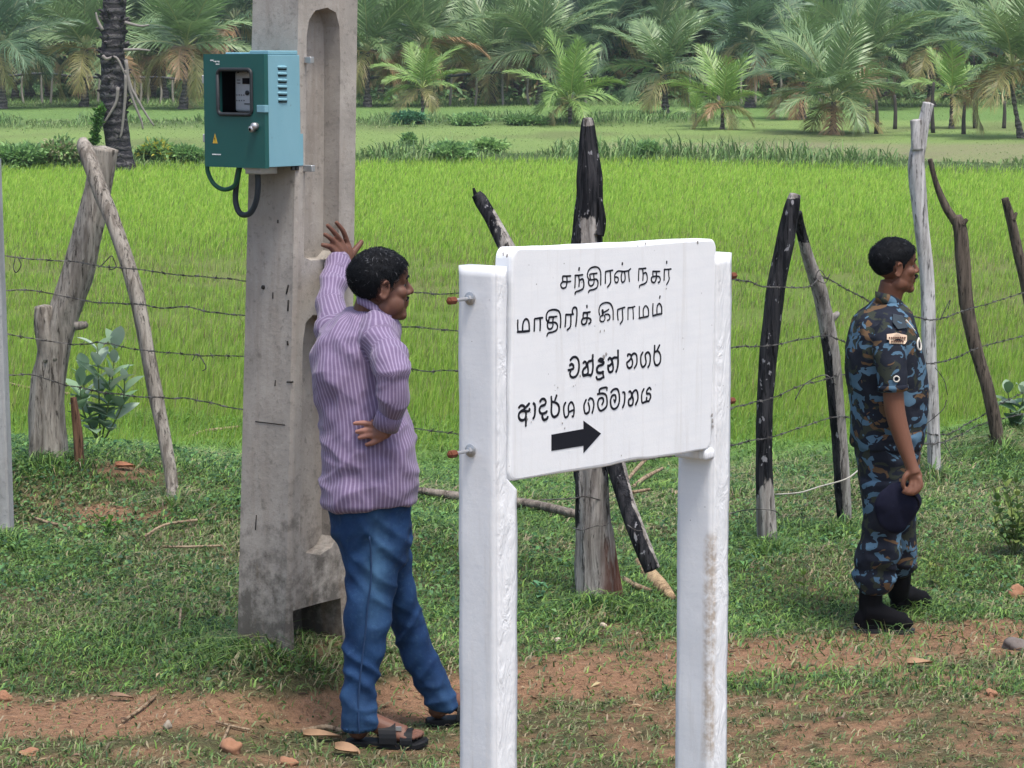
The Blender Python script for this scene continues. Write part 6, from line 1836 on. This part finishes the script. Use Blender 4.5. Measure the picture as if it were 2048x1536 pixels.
def palm(px, py, Yd, crown_py, L, nf, label, seed, kind='g', lean=0.0, group=None, old=.25, tr=.13, name="coconut_palm"):
    r_ = random.Random(seed)
    b = P(px, py, Yd); b[2] = zg1(b[0], b[1]) - .05
    root = thing(name, tuple(b), label, "palm tree", group)
    top = P(px + lean, crown_py, Yd)
    h = max(.05, top[2] - b[2]); top = np.array((top[0], Yd, b[2] + h))
    k = 9
    pts = [b + (top - b) * (i / k) + np.array((lean * Yd / FPX * .25 * math.sin(i / k * 3.14), 0, 0)) for i in range(k + 1)]
    rad = [tr * (1.55 - .75 * min(1, i / 3) + .0 * i) * (1 - .2 * i / k) for i in range(k + 1)]
    v, f = tube(pts, rad, 12, 5)
    rgn = fbm(v * np.array((5, 5, 9)), 2) - .5
    cxy = np.array([np.interp(v[:, 2], [p_[2] for p_ in pts], [p_[q] for p_ in pts]) for q in (0, 1)]).T
    v[:, :2] += (v[:, :2] - cxy) * rgn[:, None] * .8
    obj("trunk", v, f, M_trunk, parent=root)
    for i in range(nf):
        f_ = (i + .5) / nf
        az = i * 2.39996 + r_.uniform(-.25, .25)
        el = math.radians(82 - 92 * f_ ** 1.1 + r_.uniform(-9, 9))
        if f_ > 1 - old: kk = r_.choice('oob')
        elif f_ < .18 and kind == 'y': kk = 'y'
        else: kk = kind
        bi = min(4, max(0, int(f_ * 4.2 + r_.uniform(-.6, .9))))
        link_frond(root, b, top + np.array((0, 0, .12 * L * .3 * (1 - f_))), az, el, L * (r_.uniform(.85, 1.1) * (.72 + .38 * math.sin(math.pi * min(1, f_ + .25)))), FR[kk][bi], r_.uniform(-.5, .5))
    return root
# palms that can be told apart
palm(845, 232, 103, 178, 2.3, 13, "small young coconut palm on the far bank right of the concrete pole", 1, 'y', 0, None, .2, .10)
palm(1140, 243, 97, 205, 2.7, 13, "young coconut palm on the far bank above the tallest charred post", 2, 'y', 0, None, .12, .10)
palm(1330, 218, 112, 150, 3.4, 17, "short trunked coconut palm right of the tallest charred post, on the far green field", 3, 'g', 0, None, .25, .17)
palm(1445, 252, 93, 215, 2.3, 11, "small young coconut palm with browning lower fronds on the far field", 4, 'y', 0, None, .32, .09)
palm(1667, 266, 90, 205, 3.5, 17, "large bushy young coconut palm in front of the far field, above the two leaning posts", 5, 'g', 0, None, .25, .15)
palm(1604, 232, 104, 165, 3.3, 16, "dark trunked coconut palm just behind the large bushy one", 6, 'g', 0, None, .22, .16)
palm(1903, 250, 95, 190, 2.2, 11, "small bright young coconut palm beside the tip of the bleached post", 7, 'y', 0, None, .25, .09)
palm(1392, 238, 96, 226, 1.0, 8, "tiny coconut seedling left of the browning young palm", 8, 'y', 0, None, .1, .05)
palm(366, 205, 118, 98, 4.6, 20, "large coconut palm with drooping yellow lower fronds just left of the meter box", 9, 'g', 6, None, .28, .17)
palm(168, 200, 122, 100, 4.3, 18, "coconut palm with golden drooping fronds left of the rough palmyra trunk", 10, 'g', 4, None, .34, .17)
palm(4, 196, 118, 95, 4.4, 18, "dark coconut palm at the left edge of the picture", 11, 'd', 0, None, .15, .19)
palm(866, 200, 122, 92, 4.6, 20, "large coconut palm with brown hanging fronds right of the pole's top", 12, 'g', -20, None, .35, .2)
palm(1080, 200, 124, 110, 4.2, 19, "coconut palm half hidden behind the young palm above the charred post", 13, 'g', 0, None, .16, .18)
palm(1214, 200, 132, 62, 5.0, 20, "tall dark coconut palm with a steep crown behind the field, above the sign", 14, 'd', 0, None, .12, .2)
palm(1500, 205, 120, 86, 4.4, 19, "coconut palm with a grey trunk behind the browning young palm", 15, 'd', 0, None, .18, .18)
palm(2044, 285, 86, 135, 3.6, 18, "dark drooping coconut palm at the right edge of the picture", 16, 'g', -20, None, .3, .10)
palm(1735, 208, 118, 120, 4.2, 18, "coconut palm half hidden behind the large bushy young one, to its right", 17, 'g', 0, None, .25, .16)
palm(1862, 205, 122, 98, 4.4, 19, "coconut palm rising behind the small bright young one by the bleached post", 18, 'd', 0, None, .2, .18)
palm(735, 205, 121, 105, 3.9, 17, "coconut palm tight against the right side of the pole's top", 19, 'g', 0, None, .35, .16)
palm(985, 203, 126, 128, 3.6, 16, "coconut palm with yellow skirts behind the rail fence, above the slanting branch", 20, 'g', 0, None, .35, .16)
r0 = random.Random(5)
for i, (pxx, yy, cp_) in enumerate([(60, 138, 55), (235, 140, 40), (300, 136, 62), (450, 134, 45), (560, 140, 50), (700, 142, 30), (790, 138, 48), (930, 138, 55), (1030, 140, 20), (1130, 142, 45), (1290, 138, 40), (1390, 140, 25),
                                    (1440, 134, 60), (1570, 140, 30), (1650, 138, 55), (1790, 142, 28), (1930, 138, 45), (1990, 134, 20), (2080, 140, 40), (-40, 140, 30),
                                    (110, 156, 0), (400, 158, -10), (520, 155, 10), (640, 158, 0), (830, 156, -15), (960, 158, -5), (1100, 155, -20), (1240, 158, 0), (1340, 156, -10), (1480, 158, -20), (1610, 155, -5), (1720, 158, -15), (1840, 156, 0), (1960, 158, -10), (2070, 155, -15)]):
    palm(pxx, 195, yy, cp_, r0.uniform(4.3, 5.6), 17, "one of the crowded coconut palms at the back of the grove behind the rail fence", 100 + i, r0.choice('ddg'), r0.uniform(-25, 25), "coconut palms crowded at the back of the grove", .16, .2)

r0 = random.Random(15)
for i, (pxx, yy, cp_) in enumerate([(30, 133, 118), (100, 137, 108), (205, 131, 120), (270, 138, 104), (330, 133, 112), (430, 137, 108), (760, 136, 104), (815, 131, 122), (905, 137, 106), (950, 133, 118), (1035, 132, 112), (1110, 137, 104),
                                    (1180, 131, 120), (1265, 136, 108), (1300, 132, 118), (1420, 135, 106), (1470, 131, 118), (1545, 136, 104), (1625, 132, 116), (1700, 137, 104), (1770, 131, 114), (1825, 137, 102), (1950, 132, 112), (2010, 137, 104)]):
    palm(pxx, 195, yy, cp_, r0.uniform(3.3, 4.4), 15, "one of the low bushy coconut palms filling the grove behind the rail fence", 200 + i, r0.choice('dgg'), r0.uniform(-12, 12), "low coconut palms filling the grove", .22, .18)

# a few more beyond the edges of the view, so the grove does not stop there
for i, (pxx, yy, cp_) in enumerate([(-160, 125, 80), (-300, 132, 60), (-430, 124, 90), (-560, 138, 40), (2180, 124, 80), (2300, 134, 50), (2430, 122, 85), (2560, 138, 40)]):
    palm(pxx, 195, yy, cp_, r0.uniform(4.3, 5.2), 16, "one of the low bushy coconut palms filling the grove behind the rail fence", 300 + i, r0.choice('dgg'), r0.uniform(-12, 12), "low coconut palms filling the grove", .22, .18)

# rail fence in front of the grove
M_rail = plain("dark_rail_pipe", (.040, .047, .055), .6)
M_rpost = plain("grey_fence_stake", (.26, .24, .21), .9)
def rail_fence(pts, Yd, posts, label):
    b = P(pts[0][0], 200, Yd); b[2] = zg1(b[0], b[1])
    root = thing("rail_fence", tuple(b), label, "fence")
    v, f = tube([P(x_, y_, Yd) for x_, y_ in pts], .065, 8, 6); obj("rail", v, f, M_rail, parent=root)
    for x_, y0 in posts:
        q = P(x_, y0, Yd); g = np.array((q[0] + random.uniform(-.15, .15), Yd, zg1(q[0], Yd) - .1))
        v, f = tube([g, (g + q) / 2 + np.array((random.uniform(-.1, .1), 0, 0)), q + np.array((0, 0, .05))], [.07, .06, .05], 7, 4); obj("post", v, f, M_rpost, parent=root)
rail_fence([(-80, 156), (10, 152), (90, 147), (150, 153), (260, 156), (320, 155), (385, 163)], 127, [(8, 152), (45, 152), (83, 147), (105, 149), (200, 152), (245, 155), (280, 154), (300, 155), (318, 155), (345, 158), (270, 152), (225, 154)], "dark rail fence with thin stakes in front of the grove, left of the meter box")
rail_fence([(705, 163), (745, 156), (800, 153), (880, 154), (940, 148), (1000, 145), (1080, 148), (1180, 146)], 124, [(740, 156), (952, 146), (903, 150), (1005, 146), (1058, 147), (1150, 147), (1170, 146)], "dark rail fence with grey stakes in front of the grove, right of the pole")
rail_fence([(1360, 140), (1420, 137), (1480, 142), (1560, 140), (1640, 146), (1720, 143)], 126, [(1380, 138), (1484, 138), (1508, 132), (1440, 139), (1560, 140), (1640, 146)], "dark rail fence in front of the grove, above the browning young palm")
M_fstake = plain("dark_field_stake", (.055, .050, .045), .9)
SG = "thin dark stakes standing in the far right field"
for i, (x_, y0, y1, d_, lb) in enumerate([(1752, 265, 200, 90, "thin dark stake right of the large bushy young palm"), (1790, 247, 190, 94, "slim stake between the bushy palm and the bleached post"), (1866, 262, 165, 90, "tall thin dark stake rising beside the bleached post's tip"),
                                          (1927, 268, 205, 89, "thin stake right of the small bright young palm"), (1950, 245, 205, 95, "crooked short dark stake in the far right field"), (2008, 245, 202, 95, "short grey stake standing alone in the far right field"), (1735, 260, 222, 91, "slanting dark stake leaning by the large bushy palm")]):
    b = P(x_, y0, d_); b[2] = zg1(b[0], b[1]); t_ = P(x_ - (14 if i == 6 else r0.uniform(-3, 3)), y1, d_)
    v, f = tube([b, (b + t_) / 2 + np.array((.06 * r0.uniform(-1, 1), 0, 0)), t_], [.085, .07, .05], 7, 4)
    tag(obj("field_stake", v, f, M_fstake, loc=tuple(b)), lb, "stake", SG)

# palmyra trunk with old leaf bases on the field bank
b = P(240, 338, 62.5); b[2] = zg1(b[0], b[1]) - .05
pal = thing("palmyra_palm", tuple(b), "rough dark palmyra palm trunk with spiky old leaf bases behind the thick bare trunk", "palm tree")
D = 62.5
path = [(243, 345), (241, 320), (234, 270), (228, 220), (226, 150), (227, 80), (230, 20), (231, -60), (230, -180)]
v, f, *_ = log(path, D, [32, 26, 25, 24, 24, 23, 22, 22, 20], 24, lump=.12, seed=41, per=14)
def palmyra_mat():
    t = NT("palmyra_bark"); sx = t.n('SeparateXYZ'); t.set(sx.inputs[0], t.coord())
    n = t.noise(3.2, 5, .7, t.coord((1, 1, 1.6)), 1.0); w = t.math('SINE', t.math('ADD', t.math('MULTIPLY', sx.outputs[2], 30.0), t.math('MULTIPLY', n, 14.0)))
    col = t.mix(t.step(w, -.2, .9), (.055, .052, .055), (.17, .16, .165)); col = t.mix(t.step(n, .42, .62), col, (.030, .030, .038))
    return t.done(col, .9, t.bump(t.math('ADD', w, n), .8, .05), .15)
obj("trunk", v, f, palmyra_mat(), parent=pal)
M_stalk = plain("dead_leaf_stalk", (.22, .20, .19), .85)
r1 = random.Random(9); st = []
for k in range(110):
    py_ = r1.uniform(-120, 235); cx_ = np.interp(py_, [-180, 20, 150, 220, 270], [230, 230, 226, 228, 234]); a_ = r1.uniform(0, 6.283)
    c0 = P(cx_, py_, D); d = np.array((math.cos(a_), math.sin(a_), 0))
    p0 = c0 + d * .24; L = r1.uniform(.12, .34)
    st.append(tube([p0 - d * .05, p0 + d * L * .4 + np.array((0, 0, L * .7)), p0 + d * L * .75 + np.array((0, 0, L * .8))], [.055, .04, .02], 6, 3))
obj("leaf_base", *join(st), palmyra_mat(), parent=pal)
for pts in ([(252, 140), (262, 175), (270, 190), (290, 225), (308, 252)], [(252, 120), (258, 170), (268, 205), (282, 240), (286, 258)], [(205, 112), (214, 118), (232, 115), (246, 140), (258, 170)], [(236, 175), (232, 205), (215, 235), (196, 262)], [(252, 150), (250, 200), (244, 260), (240, 275)],
            [(250, 45), (280, 52), (298, 50)], [(248, 100), (275, 99), (300, 101)], [(205, 60), (195, 40), (192, 25)]):
    v, f = tube([P(x_, y_, D - .35) for x_, y_ in pts], np.linspace(.05, .022, len(pts)), 6, 5); obj("dead_stalk", v, f, M_stalk, parent=pal)
n = 260
ta = rng.random(n); c0 = np.array([P(np.interp(t_, [0, .5, 1], [203, 192, 188]) + rng.normal(0, 3), 215 + 78 * t_ + rng.normal(0, 3), D - .45) for t_ in ta])
Vb, Fb, Cb = leaves(c0, rng.normal(0, 1, (n, 3)), rng.normal(0, 1, (n, 3)), np.full(n, .14), np.full(n, .09), pick([(.06, .16, .03), (.09, .22, .04)], n))
obj("vine", Vb, Fb, M_weed, parent=pal, attrs={'col': Cb}, smooth=False)

# small shrubs on the field banks
def bank_shrub(px, py, w, h, label, seed, cols=((.17, .30, .11), (.22, .37, .13), (.13, .24, .10)), leaf=.15):
    r_ = np.random.default_rng(seed)
    g = G(px, py); D = g[1]; W = w * D / FPX / 2; H = h * D / FPX * .82
    n = int(420 + 16 * w)
    q = r_.normal(0, 1, (n, 3)); q /= np.linalg.norm(q, axis=1)[:, None]; q *= r_.random((n, 1)) ** .45
    blob_ = .7 + .6 * fbm(q * 1.8 + seed, 2)
    q = q * (blob_ * (.55 + .9 * vnoise(q * 2.5 + seed * 3.3)))[:, None]
    c0 = g + q * np.array((W, W * .8, H * .52)) + np.array((0, 0, H * .48))
    d = q + r_.normal(0, .6, (n, 3)) + np.array((0, 0, .5))
    cc_ = np.array(cols)[r_.integers(0, len(cols), n)] * 1.25 * (.7 + .6 * r_.random((n, 1)))
    Vb, Fb, Cb = leaves(c0, d, r_.normal(0, .5, (n, 3)) + np.array((0, 0, 1)), leaf * (.6 + .8 * r_.random(n)), leaf * .5 * (.6 + .8 * r_.random(n)), cc_)
    sp = [tube([g, g + (c_ - g) * .9], [.02, .008], 5, smooth=False) for c_ in c0[:14]]
    root = thing("field_shrub", tuple(g), label, "shrub")
    obj("foliage", Vb, Fb, M_weed, parent=root, attrs={'col': Cb}, smooth=False); obj("stem", *join(sp), M_stick, parent=root)
bank_shrub(1296, 316, 34, 34, "round dark shrub at the pale dry field's edge, right of the tallest charred post", 1)
bank_shrub(818, 292, 22, 26, "small round shrub on the bank right of the pole", 2)
bank_shrub(820, 248, 60, 26, "dark low shrub at the foot of the small young palm right of the pole", 3, ((.06, .17, .09), (.08, .20, .10)))
bank_shrub(40, 335, 90, 50, "broad weedy shrub on the field bank at the left edge", 4)
bank_shrub(120, 330, 90, 58, "tangled tall shrub on the field bank just left of the thick trunk's top", 5, ((.16, .28, .11), (.23, .35, .13), (.28, .28, .17)))
bank_shrub(312, 318, 70, 36, "leafy shrub with yellow blooms on the field bank right of the palmyra trunk", 6, ((.17, .30, .11), (.23, .37, .13), (.15, .27, .10), (.45, .42, .08)))
bank_shrub(372, 322, 60, 30, "low shrub on the field bank under the meter box", 7)
bank_shrub(900, 318, 90, 34, "wide leafy shrub on the field bank above the slanting branch", 8)
bank_shrub(975, 305, 70, 30, "leafy shrub on the field bank between the pole and the tallest charred post", 9, ((.18, .31, .11), (.25, .39, .14)))
bank_shrub(940, 250, 70, 22, "low creeper mound on the second far bank", 10)
bank_shrub(1050, 250, 80, 20, "low leafy mound left of the young palm above the charred post", 11, ((.14, .25, .08), (.10, .19, .07)))
bank_shrub(1245, 205, 90, 30, "dark shrub at the grove's edge right of the tall steep palm", 12, ((.12, .23, .11), (.15, .27, .13)))
bank_shrub(835, 200, 130, 28, "dark green shrub mass under the rail fence right of the pole", 13, ((.12, .23, .11), (.15, .27, .13)))
bank_shrub(70, 190, 120, 26, "dark shrub under the left rail fence", 14, ((.12, .23, .11), (.15, .27, .13)))
bank_shrub(310, 195, 100, 22, "dark shrub under the rail fence behind the palm left of the meter box", 15, ((.12, .23, .11), (.15, .27, .13)))
bank_shrub(140, 200, 50, 26, "pale banana like plant below the left rail fence", 16, ((.12, .22, .10), (.16, .26, .12)), .35)

# low tangle under the palms
n = 60000
x = -12 + rng.random(n) * 62; y = 129 + 26 * rng.random(n)
x = np.where(rng.random(n) < .25, -12 - rng.random(n) * 40, x)
den = fbm2(x, y, .22, 91)
z = zg(x, y) + (.5 + 2.6 * sstep(.38, .62, den)) * rng.random(n) ** 1.2
k = (rng.random(n) < sstep(.32, .55, den)) & ((x > -9) | (y > 146)); x, y, z = x[k], y[k], z[k]; n = len(x)
L = .22 + .4 * rng.random(n)
Vb, Fb, Cb = leaves(np.stack([x, y, z], -1), np.stack([rng.normal(0, 1, n), rng.normal(0, 1, n), rng.normal(.3, .6, n)], -1), rng.normal(0, .7, (n, 3)) + np.array((0, -.4, .9)), L, L * .4,
                    pick([(.10, .19, .085), (.13, .24, .10), (.17, .28, .11), (.24, .26, .12)], n, .3))
tag(obj("grove_undergrowth", Vb, Fb, M_weed, attrs={'col': Cb}, smooth=False), "tangled green undergrowth beneath the palms of the grove", "undergrowth", kind='stuff')

# the wood behind the palms, one far mass
n = 120000
x = (rng.random(n) * 2 - 1) * 110; y = 166 + 22 * rng.random(n); hmax = 12 + 7 * fbm2(x, y, .09, 81)
z = zg(x, y) + hmax * rng.random(n) ** .8
cl = fbm(np.stack([x * .35, y * .35, z * .35], -1), 3)
k = cl > .30
x, y, z, cl = x[k], y[k], z[k], cl[k]; n = len(x)
L = .7 + .9 * rng.random(n)
Vb, Fb, Cb = leaves(np.stack([x, y, z], -1), np.stack([rng.normal(0, 1, n), rng.normal(0, 1, n), rng.normal(-.2, .6, n)], -1), rng.normal(0, 1, (n, 3)) + np.array((0, -.6, .8)), L, L * .5,
                    pick([(.04, .085, .055), (.055, .11, .065), (.075, .14, .08), (.10, .16, .10)], n, .4))
tag(obj("distant_woodland", Vb, Fb, M_weed, attrs={'col': Cb}, smooth=False), "hazy dark green woodland closing the view behind the palm grove", "woodland", kind='stuff')

# ------------------------------------------------------------------ haze
hz = NT("haze_air")
vp = hz.n('VolumePrincipled'); vp.inputs['Color'].default_value = (.80, .89, .97, 1); vp.inputs['Density'].default_value = .00036; vp.inputs['Anisotropy'].default_value = .25
for l in list(hz.t.links): hz.t.links.remove(l)
hz.t.links.new(vp.outputs[0], hz.out.inputs['Volume'])
v, f = box((0, 300, 12), (1300, 760, 40.0))
lo_z = -1.7; v[:, 2] = np.where(v[:, 2] < 12, lo_z, 28)
tag(obj("haze", v, f, hz.m, smooth=False), "pale humid haze in the air over the fields", "haze", kind='stuff')
